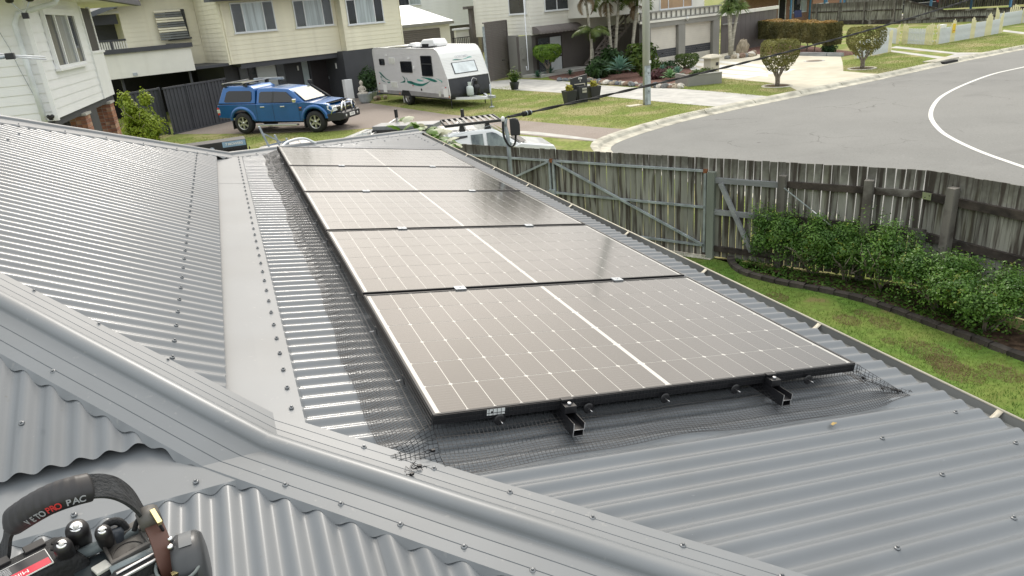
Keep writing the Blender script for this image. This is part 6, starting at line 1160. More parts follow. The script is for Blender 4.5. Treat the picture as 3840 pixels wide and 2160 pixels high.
# palms
m_frond = leafmat('palm_frond', (0.035, 0.065, 0.015), (0.14, 0.18, 0.045), 0.5, 1.6); m_fdry = leafmat('palm_frond_dry', (0.16, 0.11, 0.06), (0.32, 0.25, 0.16), 0.8, 2); m_ptr = mat('palm_trunk', (0.36, 0.34, 0.28), 0.85, 0, 0.25, 3, 0.3, 20, stretch=(1, 1, 4))
def frond_mesh(L_, droop, m, seed, name='frond', nl=34, lw=0.022):
    rr = random.Random(seed); mb = MB(); pts = []; d = Vector((1, 0, 1.1)).normalized(); p = Vector((0, 0, 0))
    for i in range(12): pts.append(p.copy()); p = p + d * L_ / 12; d = (d + Vector((0.05, 0, -droop / 12 * (1 + i * 0.12)))).normalized()
    mb.tube(pts, [0.018 * (1 - i / 13) for i in range(12)], 4, caps=False); vs = []; fs = []
    for i in range(nl):
        t_ = 0.12 + 0.86 * i / nl; k = min(10, int(t_ * 11)); q = pts[k].lerp(pts[k + 1], t_ * 11 - k); dr_ = (pts[k + 1] - pts[k]).normalized(); ll = L_ * 0.34 * sin(pi * min(1, t_ * .8 + .15)) * rr.uniform(.8, 1.1)
        for sg in (-1, 1):
            o = Vector((dr_.x * .55, sg, -.35 + rr.uniform(-.2, .1))).normalized(); e = q + o * ll + Vector((0, 0, -ll * .25)); mid = q + o * ll * .5; n_ = len(vs); w = dr_ * lw; vs += [q - w, q + w, mid + w, mid - w, e]; fs += [(n_, n_ + 1, n_ + 2, n_ + 3), (n_ + 3, n_ + 2, n_ + 4)]
    mb.add(vs, fs); return mesh_of(mb, name, m)
fm_g = [frond_mesh(1.9, 1.5 + .3 * i, m_frond, i) for i in range(3)]; fm_d = [frond_mesh(1.3, 3.2, m_fdry, 9, nl=22)]
def palm(x, y, h, lean, r, n, lab, nd=2, s_=1.0, seed=0):
    p = thing('palm_tree', lab, 'palm', (x, y, 0), group='palm clump in front of the staircase'); rr = random.Random(seed); pts = [(0, 0, 0), (lean[0] * .3, lean[1] * .3, h * .4), (lean[0], lean[1], h)]; c = catmull(pts, 6)
    mb = MB(); mb.tube(c, [r * (1.15 - .35 * i / (len(c) - 1)) + 0.005 * (i % 2) for i in range(len(c))], 10); mb.build('trunk', m_ptr, p); MB().tube([c[-1], c[-1] + Vector((lean[0] * .1, 0, .45))], [r * .95, r * .6], 8).build('crown_shaft', m_frond, p)
    top = c[-1] + Vector((0, 0, .35))
    for i in range(n): inst(rr.choice(fm_g), 'frond', p, top, (0, rr.uniform(-.25, .45), i * 6.283 / n + rr.uniform(-.3, .3)), (s_,) * 3)
    for i in range(nd): inst(fm_d[0], 'dead_frond', p, top - Vector((0, 0, .3)), (0, rr.uniform(.5, .9), rr.uniform(0, 6)), (s_,) * 3)
palm(18.6, 34.6, 3.9, (-.35, 0), .07, 9, 'slim palm at the left of the clump, trunk curving by the stair rail', 3, 1.0, 1); palm(19.7, 34.6, 3.6, (-.1, .1), .085, 9, 'palm with yellowish trunk in the middle of the clump', 3, .95, 2); palm(20.1, 35.0, 4.4, (.45, 0), .08, 10, 'tallest palm of the clump, trunk bending right', 2, 1.1, 3); palm(20.9, 34.6, 3.3, (.5, .1), .09, 8, 'palm leaning right next to the power pole', 3, .9, 4); palm(18.2, 34.2, 1.9, (.1, 0), .07, 7, 'short palm with drooping fronds over the stair treads', 0, .75, 5); palm(21.4, 35.3, 3.9, (.3, 0), .08, 9, 'palm hidden behind the power pole with fronds over the garage door', 2, 1.05, 6)
# power pole
pp = thing('power_pole', 'thick pale timber power pole with a grey steel base plate', 'power pole', (14.35, 22.25, 0), group=None); m_pole = mat('pole_timber', (0.40, 0.41, 0.37), 0.8, 0, 0.14, 3, 0.3, 30, stretch=(2, 2, 0.15)); overlay(m_pole, (0.30, 0.34, 0.27), 1.5, .5, .6, .6, stretch=(2, 2, .2))
MB().lathe([(0.145, 0), (0.135, 4), (0.12, 8.5)], 20).build('shaft', m_pole, pp); 
mb = MB(); mb.grid([[(0.152 * sin(a), -0.152 * cos(a), z) for a in [(-1.05 + 2.1 * k / 8) for k in range(9)]] for z in (0, 1.42)]); mb.build('steel_stay', m_gal, pp)
for z in (0.5, 1.15): MB().lathe([(0.016, 0), (0.016, -0.02)], 8, (0.0, -0.153, z), 'y').build('bolt', m_black, pp)
for z0, z1 in ((0.02, .4), (.55, 1.05), (1.2, 1.32)): part('reflective_strip', mat('strip_grey', (0.45, 0.50, 0.54), 0.4), pp, -0.06, 0.06, -0.160, -0.150, z0, z1)
part('tag', m_white, pp, 0.02, 0.11, -0.155, -0.140, 1.50, 1.60); part('pit_lid', m_concw, pp, -0.75, -0.2, -0.05, 0.3, 0.0, 0.02)
# letterbox unit
lb = thing('letterbox_wall', 'black letterbox wall with the number 8, a mail slot and a parcel column', 'letterbox', (13.0, 25.1, 0), 0); m_lb = mat('letterbox_black', (0.030, 0.032, 0.036), 0.55)
MB().add([(-.32, .20, 0), (.42, .20, 0), (.42, .20, 1.06), (-.32, .20, .95), (-.32, .28, 0), (.42, .28, 0), (.42, .28, 1.06), (-.32, .28, .95)], [(0, 1, 2, 3), (7, 6, 5, 4), (0, 4, 5, 1), (3, 2, 6, 7), (0, 3, 7, 4), (1, 5, 6, 2)]).build('back_panel', m_lb, lb)
part('column', m_lb, lb, -.14, .24, -.15, .12, 0, .64, bev=.006); fr_ = MB(); fr_.box(.27, .30, .16, .198, 0, .72); fr_.box(-.20, -.17, .16, .198, 0, .35); fr_.box(-.17, .27, .16, .198, .69, .72); fr_.build('pale_frame', m_concw, lb)
part('slot_plate', m_white, lb, 0.02, .18, .185, .198, .89, .96); part('slot', m_dark, lb, .05, .15, .18, .184, .915, .935); text_mesh('8', .10, 'number', m_alu, lb, (.10, .192, .82), (R(90), 0, 0), bold=.003); part('mail_plate', m_alu, lb, .0, .20, -.165, -.151, .38, .57, bev=.004); part('mail_slot', m_dark, lb, .01, .19, -.17, -.164, .47, .50)
def planter(x, y, lab, h=.55):
    p = thing('planter', lab, 'planter', (x, y, 0), group='black planters beside the letterbox wall'); MB().add([(a * .17, b__ * .17, 0) for a, b__ in ((-1, -1), (1, -1), (1, 1), (-1, 1))] + [(a * .24, b__ * .24, h) for a, b__ in ((-1, -1), (1, -1), (1, 1), (-1, 1))] + [(a * .21, b__ * .21, h) for a, b__ in ((-1, -1), (1, -1), (1, 1), (-1, 1))] + [(a * .21, b__ * .21, h - .05) for a, b__ in ((-1, -1), (1, -1), (1, 1), (-1, 1))], [(0, 1, 5, 4), (1, 2, 6, 5), (2, 3, 7, 6), (3, 0, 4, 7), (4, 5, 9, 8), (5, 6, 10, 9), (6, 7, 11, 10), (7, 4, 8, 11), (12, 13, 14, 15), (3, 2, 1, 0)]).build('pot', m_lb, p)
    q = thing('croton', 'small yellow-green croton in the ' + lab.split(',')[0], 'plant', (x, y, h - .06), group='yellow crotons'); leaves(MB(), 60, lumpy(0, 0, .14, .13, .13, .16, 2), .10, 1.8, 3, .6).build('foliage', leafmat('croton_leaf', (0.25, 0.22, 0.02), (0.45, 0.42, 0.08), .5, 9), q)
planter(12.42, 24.95, 'left black planter, standing on the grass'); planter(13.72, 25.35, 'right black planter, standing by the path')
# low planter wall and letterbox pillar
pw = thing('low_planter_wall', 'low grey rendered planter wall with a pale cap, before the striped driveway', 'wall', (18.35, 25.4, 0), -12); part('wall', m_green, pw, 0, 1.55, 0, .12, 0, .46); part('cap', m_conc, pw, -.02, 1.57, -.02, .14, .46, .49); part('side', m_green, pw, 1.43, 1.55, .12, 1.5, 0, .46); part('side', m_green, pw, 0, .12, .12, 1.5, 0, .46); part('soil', m_soil, pw, .12, 1.43, .12, 1.5, .3, .40)
bush(19.4, 25.9, .6, .3, .25, m_mid, 500, .07, 'low ground plants inside the low planter wall', z=.38, seed=31)
pl_ = thing('letterbox_pillar', 'pale rendered letterbox pillar with a stepped square cap', 'letterbox', (20.2, 26.3, 0), 8); part('column', m_concw, pl_, -.26, .26, -.22, .22, 0, .98); part('cap', m_concw, pl_, -.38, .38, -.34, .34, .98, 1.04); MB().add([(-.34, -.30, 1.04), (.34, -.30, 1.04), (.34, .30, 1.04), (-.34, .30, 1.04), (-.18, -.15, 1.14), (.18, -.15, 1.14), (.18, .15, 1.14), (-.18, .15, 1.14)], [(0, 1, 5, 4), (1, 2, 6, 5), (2, 3, 7, 6), (3, 0, 4, 7), (4, 5, 6, 7)]).build('cap_top', m_concw, pl_); part('mail_slot', m_plastic, pl_, .05, .20, -.235, -.22, .66, .80)
# pots by the path and by the cream house
for x, y, lab, m_, h in ((13.0, 32.4, 'black pot of yellow-green grass at the edge of the path', m_mid, .45), (11.35, 33.6, 'pot of flowers at the foot of the brown roller panel', m_dgn, .30)):
    p = thing('potted_plant', lab, 'pot plant', (x, y, 0)); MB().lathe([(.17, 0), (.24, .34), (.24, .36), (.2, .36), (.2, .3)], 18).build('pot', m_lb, p); leaves(MB(), 260, lumpy(0, 0, .36 + h * .6, .28, .28, h * .75, 3, .3, .9), .10, 2.6, 4, .9).build('foliage', m_, p)
cpx = thing('bowl_planter', 'pale grey bowl planter on the driveway corner, holding the stone figure', 'planter', (5.95, 34.6, 0)); MB().lathe([(.20, 0), (.30, .12), (.36, .44), (.38, .46), (.33, .46), (.30, .38)], 20).build('bowl', mat('bowl_grey', (0.40, 0.44, 0.46), 0.5), cpx); MB().lathe([(.31, .38), (.1, .40)], 14).build('soil', m_soil, cpx)
bd = thing('seated_statue', 'small pale seated stone figure on the bowl planter', 'statue', (5.85, 34.6, .40)); m_st = mat('stone_pale', (0.48, 0.44, 0.38), 0.8, 0, .15, 10)
MB().lathe([(.20, 0), (.23, .05), (.20, .12), (.13, .17), (.11, .26), (.13, .36), (.09, .42), (.045, .44), (.045, .47), (.085, .52), (.09, .58), (.07, .64), (.03, .68), (.01, .70)], 18).build('body', m_st, bd)
for sg in (-1, 1): MB().tube([(sg * .12, 0, .36), (sg * .17, -.04, .24), (sg * .08, -.14, .16)], [.04, .035, .03], 8).build('arm', m_st, bd); MB().tube([(sg * .05, 0, .07), (sg * .22, -.08, .06), (sg * .05, -.18, .06)], [.06, .06, .04], 8).build('leg', m_st, bd)
bpn = thing('potted_bush', 'dark round bush in a pale pot against the charcoal wall', 'pot plant', (6.5, 36.0, 0)); MB().lathe([(.22, 0), (.36, .36), (.38, .38), (.34, .38)], 20).build('pot', mat('bowl_grey', (0.4, 0.4, 0.4)), bpn); leaves(MB(), 1500, lumpy(0, 0, .95, .52, .5, .60, 3, .15, .6), .09, 1.3, 4, .3).build('foliage', m_dgn, bpn)
ab = thing('utility_box', 'pale grey upright utility box at the corner of the cream house', 'utility box', (5.35, 36.4, 0), 18); part('box', m_wht, ab, 0, .42, 0, .3, 0.1, 1.05, bev=.01); part('plinth', m_conc, ab, -.02, .44, -.02, .32, 0, .1)
gg = thing('garden_ornaments', 'cluster of brown pots and driftwood beside the bowl planter', 'garden ornament', (6.7, 35.3, 0)); 
for i in range(7): MB().lathe([(.07, 0), (.12, .12), (.08, .2)], 10, (rnd.uniform(-.6, .5), rnd.uniform(-.3, .3), 0)).build('pot', rcol[i % 3], gg)
# ================================================================ HEDGE, BRICK HOUSE, CARPORT, FAR FENCES
m_hedge = leafmat('hedge_leaf', (0.055, 0.06, 0.018), (0.17, 0.15, 0.05), 0.6, 0.9); m_hedgeo = leafmat('hedge_orange_tip', (0.22, 0.13, 0.03), (0.40, 0.26, 0.08), 0.6, 1.2)
hd_ = thing('clipped_hedge', 'long clipped hedge with orange new growth along its top', 'hedge', (0, 0, 0)); HA, HB = Vector((30.0, 32.2)), Vector((32.6, 32.6))
HP = [Vector(GP(4, 770, 545)), Vector(GP(4, 660, 470)), Vector(GP(4, 300, 430)), Vector(GP(4, 0, 410)), Vector(GP(3, 2500, 400))]
H0, H1 = Vector((31.2, 30.6)), Vector((34.6, 41.5))
def hfn(top):
    def fn(q):
        t_ = q.random(); k = q.random(); c = H0.lerp(H1, t_); a = q.uniform(-1, 1); w = .62
        if top: h = 1.63 + .05 * sin(t_ * 30) + q.uniform(-.04, .05); return (c.x + a * w, c.y + a * .2, h), (0, 0, 1)
        u = q.uniform(.55, 1.62); sg = -1 if k < .7 else 1; return (c.x + sg * (w + .05 * sin(t_ * 25 + u * 4)) , c.y + q.uniform(-.25, .05), u), (sg, -.2, 0)
    return fn
def efn(q): u = q.uniform(.5, 1.62); a = q.uniform(-1, 1); return (H0.x + a * .6, H0.y - .1 - .2 * (1 - a * a), u), (0, -1, 0)
leaves(MB(), 13000, multi([hfn(False), efn], [4, 1]), .10, 1.2, 3, .1).build('foliage', m_hedge, hd_); leaves(MB(), 6000, hfn(True), .085, 1.2, 4, .4).build('orange_tips', m_hedgeo, hd_)
mb = MB(); [mb.tube([(H0.lerp(H1, i / 12).x, H0.lerp(H1, i / 12).y, 0), (H0.lerp(H1, i / 12).x + .1, H0.lerp(H1, i / 12).y, .9)], .035, 5) for i in range(13)]; mb.build('stems', m_trunk, hd_)
sheet('hedge_bed', [(29.9, 31.4), (30.2, 28.8), (32.0, 29.0), (36.0, 40.0), (31.0, 39.0), (29.5, 34.0)], .010, m_mulch)
sl_ = thing('timber_sleeper_edge', 'weathered sleeper edging between hedge bed and driveway', 'edging', (29.85, 31.45, 0), -83); part('sleeper', m_ledge, sl_, 0, 1.75, 0, .2, 0, .18); part('sleeper', m_ledge, sl_, 1.78, 2.7, .02, .22, 0, .18)
bush(31.1, 30.6, .35, .35, .5, m_dgn, 400, .1, 'small dark strappy plant under the end of the hedge', seed=44, asp=3)
pd_ = thing('pandanus_tree', 'pandanus tree with tufted heads on pale forked trunks beside the garage', 'tree', (27.9, 35.0, 0)); mb = MB(); tops = []
for dx, dy, h in ((-.25, 0, 2.6), (.55, .1, 2.7), (.1, .3, 3.0)):
    mb.tube([(0, 0, 0), (dx * .25, dy * .2, 1.0), (dx * .6, dy * .6, h * .7), (dx, dy, h)], [.13, .10, .08, .07], 8); tops.append(Vector((dx * 1.1, dy, h)))
mb.build('trunk', m_ptr, pd_)
lm_ = MB(); rr = random.Random(12); vs = []; fs = []
for tp in tops:
    for i in range(260):
        a = rr.uniform(0, 6.283); e = rr.uniform(-.5, 1.3); d = Vector((cos(a) * cos(e), sin(a) * cos(e), sin(e))); l = rr.uniform(.5, .8); s_ = d.orthogonal().normalized() * .02; k = len(vs); m_p = tp + d * l * .55 + Vector((0, 0, .04)); en = tp + d * l + Vector((0, 0, -.22 * l)); vs += [tp - s_, tp + s_, m_p + s_, m_p - s_, en]; fs += [(k, k + 1, k + 2, k + 3), (k + 3, k + 2, k + 4)]
lm_.add(vs, fs).build('foliage', leafmat('pandanus_leaf', (0.05, 0.09, 0.02), (0.17, 0.25, 0.06), .5, 2), pd_)
rr_ = thing('rock_border', 'rocks ringing the foot of the pandanus tree', 'rock border', (0, 0, 0)); rock_row([(27.2, 34.3), (27.8, 33.9), (28.6, 34.0), (29.3, 34.7)], 9, .35, .6, rr_); bigr = inst(rms[2], 'rock', rr_, (29.2, 35.6, .35), (0.2, 0, 0), (.8, .6, 1.6))
bh = thing('brick_house', 'low brown brick house with blue verandah posts behind the hedge', 'house', (50.6, 59.0, -0.0), 12)
m_bk = mat('brown_brick', (0.30, 0.15, 0.085), 0.85, 0, .25, 5)
# brick courses with recessed joints come from the texture at this distance
t, ns, b = nodes_of(m_bk); bt = ns.new('ShaderNodeTexBrick'); bt.inputs['Scale'].default_value = 1.0; bt.inputs['Brick Width'].default_value = .24; bt.inputs['Row Height'].default_value = .086; bt.inputs['Mortar Size'].default_value = .008; bt.inputs['Color1'].default_value = (.33, .17, .10, 1); bt.inputs['Color2'].default_value = (.24, .115, .07, 1); bt.inputs['Mortar'].default_value = (.35, .30, .25, 1)
tcn = ns.new('ShaderNodeTexCoord'); mp = ns.new('ShaderNodeMapping'); mp.inputs['Rotation'].default_value = (R(90), 0, 0); t.links.new(tcn.outputs['Object'], mp.inputs[0]); t.links.new(mp.outputs[0], bt.inputs[0]); t.links.new(bt.outputs[0], b.inputs['Base Color'])
part('wall', m_bk, bh, -6, 7.0, 0, .3, 0, 3.4); part('wall', m_bk, bh, 6.7, 7.0, .3, 8, 0, 3.4); dd = part('door', m_dark, bh, 1.6, 2.55, -.03, .0, .3, 2.3); MB().box(1.5, 1.6, -.05, 0, .3, 2.4).box(2.55, 2.65, -.05, 0, .3, 2.4).build('door_frame', m_white, dd); window(bh, 3.75, 5.9, .95, 2.35, 0, [.55], 'dc'); part('light', m_white, bh, 3.2, 3.35, -.08, 0, 1.3, 1.6)
m_bpost = mat('blue_post', (0.10, 0.26, 0.42), .5)
part('eave', m_white, bh, -6, 9.0, -1.9, 0, 2.72, 2.92); roof_slab(bh, 'roof', mat('pale_metal_roof', (0.62, 0.66, 0.62), .5), -6, 9.2, -2.0, 6, 2.93, 4.3, .08)
for s_, y_ in ((1.35, -1.6), (6.35, -1.8), (6.95, -1.6), (5.75, -.6), (9.0, -1.8)): part('verandah_post', m_bpost, bh, s_, s_ + .14, y_, y_ + .14, 0, 2.75)
ac = thing('air_conditioner', 'white outdoor air-conditioner unit against the end of the brick house', 'air conditioner', (56.6, 58.6, 0.0), 8); part('case', m_offw, ac, 0, 1.35, 0, .45, .55, 1.65, bev=.02); MB().lathe([(.36, -.01), (.38, -.04), (.30, -.05), (.30, -.02)], 24, (.5, 0, 1.1), 'y', caps=False).build('fan_ring', m_steel, ac); MB().lathe([(.28, -.02), (.08, -.045)], 20, (.5, 0, 1.1), 'y').build('fan', m_green, ac)
sg_ = thing('leaning_sign', 'dark blue sign board leaning at the foot of the brick wall', 'sign', (52.8, 57.6, 0.0), 12); MB(Matrix.Rotation(R(-10), 4, 'X')).box(0, 1.1, 0, .05, .6, 1.25).build('board', mat('navy_board', (0.03, 0.04, 0.12), .5), sg_)
# far weathered fence: two levels
pf = paling_meshes(1.8, .13, 4, m_pal, .02)
ffa = thing('far_timber_fence', 'long grey weathered paling fence beyond the white picket fence', 'fence', (51.4, 54.0, 0), -88)
fence_run(ffa, 9.6, 1.8, .13, .01, pf, lean=.004); part('rail', m_rail, ffa, 0, 9.6, .02, .07, 1.7, 1.82) ; part('rail', m_rail, ffa, 0, 9.6, -.05, -.0, 1.05, 1.15); part('base_board', m_rail, ffa, 0, 9.6, -.05, 0, 0, .35)
for x in (.6, 3.2, 5.9, 8.9): part('post', m_post, ffa, x, x + .12, -.14, -.05, 0, 1.8)
ffb = thing('far_timber_fence', 'lower stretch of grey paling fence stepping down towards the picket gate', 'fence', (51.8, 44.3, 0), -77)
k = 0; x = 0
while x < 10.5: h_ = 1.75 - .95 * min(1, x / 3.2); inst(rnd.choice(pf), 'paling', ffb, (x + .065, 0, .02), (0, 0, 0), (1, 1, h_ / 1.8)); x += .14
rl_ = MB(); rl_.add([(0, -.04, 1.72), (3.2, -.04, .80), (3.2, -.04, .92), (0, -.04, 1.84), (0, .06, 1.72), (3.2, .06, .80), (3.2, .06, .92), (0, .06, 1.84)], [(0, 1, 2, 3), (7, 6, 5, 4), (3, 2, 6, 7)]); rl_.box(3.2, 10.5, -.04, .06, .80, .92); rl_.build('top_rail', m_rail, ffb); part('rail', m_rail, ffb, 0, 10.5, -.05, 0, .25, .4)
ffc = thing('far_timber_fence', 'tall grey paling fence behind the dark SUV at the top of the photo', 'fence', (59, 58, 0.4), -62); fence_run(ffc, 24, 2.2, .16, .01, paling_meshes(2.6, .16, 4, m_pal, .02), lean=.003); part('rail', m_rail, ffc, 0, 24, -.05, 0, 1.9, 2.05); part('rail', m_rail, ffc, 0, 24, -.05, 0, .9, 1.05)
sheet('carport_slab', [(53.5, 52), (64, 56), (68, 42), (56, 38)], 0.006, m_conc)
cpt = thing('carport', 'carport with pale blue posts over the dark SUV', 'carport', (0, 0, 0)); 
for x, y in ((54.6, 44.2), (60.2, 41.5), (53.2, 52.0), (63.5, 47.5)): part('post', m_bpost, cpt, x - .07, x + .07, y - .07, y + .07, 0, 3.6)
part('roof', m_wroof, cpt, 52.5, 65, 40.5, 53, 3.6, 3.7)
SU.location.z = 0.35
# picket fences
m_pkw = mat('picket_white', (0.62, 0.65, 0.68), 0.6, 0, 0.06, 3); m_pky = mat('picket_cream_yellow', (0.70, 0.66, 0.42), 0.6, 0, 0.08, 3)
def picket(h, m, w=.085): mb = MB(); mb.prism([(-w / 2, 0), (w / 2, 0), (w / 2, h - .05), (w * .3, h - .012), (0, h), (-w * .3, h - .012), (-w / 2, h - .05)], 'y', 0, .022); return mesh_of(mb, 'picket', m)
PKW, PKY = picket(.84, m_pkw), picket(.84, m_pky)
def picket_run(lab, A, B_, pattern):
    """pattern: list of (fraction centre, half width in pickets, rise) of raised cream bays"""
    A, B_ = Vector(A), Vector(B_); d = B_ - A; ln = d.length; p = thing('picket_fence', lab, 'fence', (A.x, A.y, 0), math.degrees(math.atan2(d.y, d.x)), group='white and cream picket fences'); n = int(ln / .125)
    for i in range(n):
        x = (i + .5) * ln / n; me, sc_h = PKW, 1.0
        for c, hw, rise in pattern:
            k = abs(i - c * (n - 1))
            if k <= hw: me = PKY; sc_h = 1 + rise * (1 - (k / (hw + .6)) ** 1.5)
        inst(me, 'picket', p, (x, 0, .02), (0, 0, 0), (1, 1, sc_h))
    part('rail', m_pkw, p, 0, ln, .024, .06, .18, .25); part('rail', m_pkw, p, 0, ln, .024, .06, .58, .65); return p
P_ = lambda x, y: GP(4, x, y)
picket_run('short picket run beside the farther ball tree, ending at a cream post', P_(870, 600), P_(1240, 522), [(0, 1, 0.0), (.42, 1, .05), (.97, 2, .35)])
picket_run('grey-white picket run going back from the ball tree to the cream corner bay', P_(1120, 420), P_(1310, 447), [(1, 2, .3)])
picket_run('white picket gate section between two tall cream bays', P_(1340, 440), P_(1650, 457), [(0.04, 3, .30), (.96, 4, .35)])
pfa = picket_run('long white picket fence with four raised cream bays and a yellow notice', P_(1690, 452), P_(2350, 335), [(0.0, 1, .3), (.23, 2, .45), (.52, 2, .40), (.78, 3, .50), (1.0, 2, .45)])
Lk = (Vector(P_(2350, 335)) - Vector(P_(1690, 452))).length; part('notice', mat('yellow_notice', (0.75, 0.52, 0.02), .5), pfa, Lk * .23 - .13, Lk * .23 + .13, -.02, -.002, .50, .98); part('notice_print', m_red, pfa, Lk * .23 - .08, Lk * .23 + .08, -.024, -.021, .60, .64)
part('house_number_box', m_white, pfa, .35, .85, .0, .25, .84, 1.02)
picket_run('white picket gate leaf standing back behind the long picket fence', (47.4, 33.2), (51.2, 33.9), [(0, 3, .5), (1, 2, .4)])
g3 = picket_run('white picket gate with a diagonal brace at the right edge of the photo', (50.2, 34.3), (56.0, 31.0), [(.04, 3, .5)]); bar(g3, 'brace', (1.0, -.04, 1.0), (5.5, -.04, .2), m_pkw, .03)
# trees beyond
m_far = leafmat('far_tree_leaf', (0.03, 0.05, 0.02), (0.11, 0.13, 0.05), .7, .35)
def tree(x, y, h, r, lab, seed, n=3500, sz=.4, group='trees beyond the street'):
    t_ = thing('tree', lab, 'tree', (x, y, 0), group=group); rr = random.Random(seed); mb = MB(); tips = []; branch(mb, (0, 0, 0), (0, 0, 1), h * .55, .2, 2, rr, tips); mb.build('trunk', m_trunk, t_)
    fns = [lumpy(rr.uniform(-.6, .6) * r, rr.uniform(-.6, .6) * r, h * rr.uniform(.35, .85), r * .55, r * .55, h * .2, seed * 9 + k, .35, .6) for k in range(10)]; leaves(MB(), n, multi(fns), sz, 1.4, seed, .4).build('crown', m_far, t_)
tree(64, 44, 6.5, 4.5, 'grey-green tree at the top right corner of the photo', 1, 5000, .35); tree(76, 42, 9, 6, 'tall tree beyond the carport', 2); tree(40, 66, 11, 5, 'tall tree behind the brick house', 3); tree(26, 60, 13, 5, 'tree behind the garage', 4); tree(95, 55, 12, 8, 'broad tree far down the street', 5); tree(3, 62, 12, 6, 'tree behind the cream house', 6); tree(110, 75, 14, 9, 'far tree on the rise', 7)
nb = thing('far_house', 'plain pale house behind the far fence', 'house', (74, 64, 0), 5); part('wall', m_bk, nb, -8, 8, 0, 8, 0, 3.6); roof_slab(nb, 'roof', m_rtile, -9, 9, -1, 4, 3.6, 5.2)
# ================================================================ SERVICE POLE AND OVERHEAD CABLE
sp_ = thing('service_pole', 'bent galvanised service pole carrying the overhead cable at the roof edge', 'pole', (2.28, 5.26, 0)); 
MB().tube([(0, 0, 1.6), (0, 0.0, 2.62), (-.012, .0, 2.68), (-.02, 0, 2.73), (-.012, 0, 2.78), (0.0, 0, 2.80)], .021, 12).build('pole', m_gal, sp_)
MB().tube([(-.02, -.01, 2.72), (-.02, .0, 2.80)], .016, 8).build('crimp', m_steel, sp_)
hull(MB(Matrix.Translation((.095, .02, 2.61)) @ Matrix.Rotation(R(-20), 4, 'Z') @ Matrix.Diagonal((1.0, 1.0, 1.1, 1))), [(-.05, 0, .045), (.052, 0, .045), (.055, .10, .045), (.04, .145, .042), (.01, .16, .04), (-.05, .16, .04)]).build('junction_box', m_plastic, sp_, bev=.008)
for dx in (0, .012):
    MB().tube(catmull([(-.05 + dx, -.02, 2.79), (-.062 + dx, -.03, 2.72), (-.058 + dx, -.03, 2.62), (-.02 + dx, -.03, 2.53), (.03 + dx, -.02, 2.50), (.075 + dx, 0, 2.54), (.09 + dx, .01, 2.62)], 5), .006, 6).build('cable_loop', m_rubber, sp_)
MB().lathe([(.006, -.03), (.018, -.02), (.022, 0), (.018, .018), (.006, .026)], 12, (-.045, -.02, 2.80)).build('insulator', m_white, sp_); MB().tube([(-.03, -.02, 2.80), (0.02, -.01, 2.82), (.05, .0, 2.81)], .008, 6).build('bracket', m_plastic, sp_)
cab = thing('overhead_cable', 'black twisted overhead power cable running from the service pole to the top right', 'cable', (0, 0, 0))
ca = Vector((2.30, 5.26, 2.808)); cb = CP + (Vector(G(*Zp(4, 1985, 10))) - CP).normalized() * 19.0; cb2 = cb + (cb - ca) * .35
def cpos(t_): p = ca.lerp(cb, t_); p.z += -0.62 * t_ * (1 - t_) * 0.55; return p
for ph in (0, pi):
    pts = []
    for i in range(260): t_ = i / 259 * 1.3; p = cpos(t_); a = t_ * 95 + ph; pts.append(p + Vector((0, 0, 1)) * .0085 * sin(a) + Vector((-.6, .8, 0)) * .0085 * cos(a))
    MB().tube(pts, .0095, 6).build('conductor', m_rubber, cab)
mb = MB(); d = (cb - ca).normalized()
for i in range(9): q = cpos(.008 + i * .00065); mb.lathe([(.018, -.004), (.021, 0), (.018, .004)], 12, (0, 0, 0), 'x'); 
for j in range(len(mb.v)): pass
cl_ = thing('dead_end_clamp', 'coil of black and silver wire binding the cable beside the service pole', 'cable clamp', tuple(cpos(.012)), rot=(0, 0, math.atan2(d.y, d.x)))
for i in range(10): MB().lathe([(.022, -.006), (.028, 0), (.022, .006)], 14, (.06 + i * .012, 0, -.002), 'x').build('coil', m_rubber if i not in (4, 9) else m_gal, cl_)
gw = thing('guy_wire', 'thin grey wire from the service pole down to the far roof edge', 'wire', (0, 0, 0)); MB().tube([(2.25, 5.25, 2.77), (1.9, 6.1, 2.55), (1.70, 6.2, 2.46)], .0018, 5).build('wire', m_steel, gw)
# steel bracket and big-leaved plant beyond the far hip
bk_ = thing('steel_bracket', 'upright galvanised steel bracket frame behind the farthest solar panel', 'bracket', (-0.02, 6.75, 2.50), 20); 
for a, b_ in (((0, 0, .0), (-.10, 0, .36)), ((.12, 0, 0), (.06, 0, .24)), ((.21, 0, 0), (.19, 0, .18)), ((-.06, 0, .27), (.20, 0, .09))): bar(bk_, 'arm', a, b_, m_gal, .018, .006)
cnd = thing('grey_conduit', 'curved grey conduit lying over the far hip cap behind the panels', 'conduit', (0, 0, 0)); MB().tube(catmull([(.02, 6.25, 2.60), (.12, 6.45, 2.68), (.32, 6.62, 2.68), (.46, 6.66, 2.60)], 6), .013, 10).build('conduit', m_winframe, cnd)
phl = thing('big_leaved_plant', 'large green and cream scalloped leaves rising past the far roof corner', 'plant', (2.75, 9.2, 0)); MB().tube([(0, 0, 0), (-.1, .1, 1.2), (-.2, 0, 2.0)], [.06, .05, .03], 8).build('stem', m_trunk, phl)
m_phl = leafmat('big_leaf_green', (0.05, 0.13, 0.02), (0.17, 0.28, 0.06), .4, 4); m_phc = leafmat('big_leaf_cream', (0.38, 0.40, 0.28), (0.58, 0.58, 0.45), .5, 6)
def bigleaf(m):
    rows = []
    for i in range(9): t_ = i / 8; w = .10 * sin(pi * min(1, t_ * .92 + .08)) ** .7 * (1 + .18 * cos(i * 3.0)) + .004; x = .40 * t_; z = .10 * sin(t_ * 2.4); rows.append([(x, -w, z - w * .3), (x, 0, z), (x, w, z - w * .3)])
    return mesh_of(MB().grid(rows), 'leaf', m)
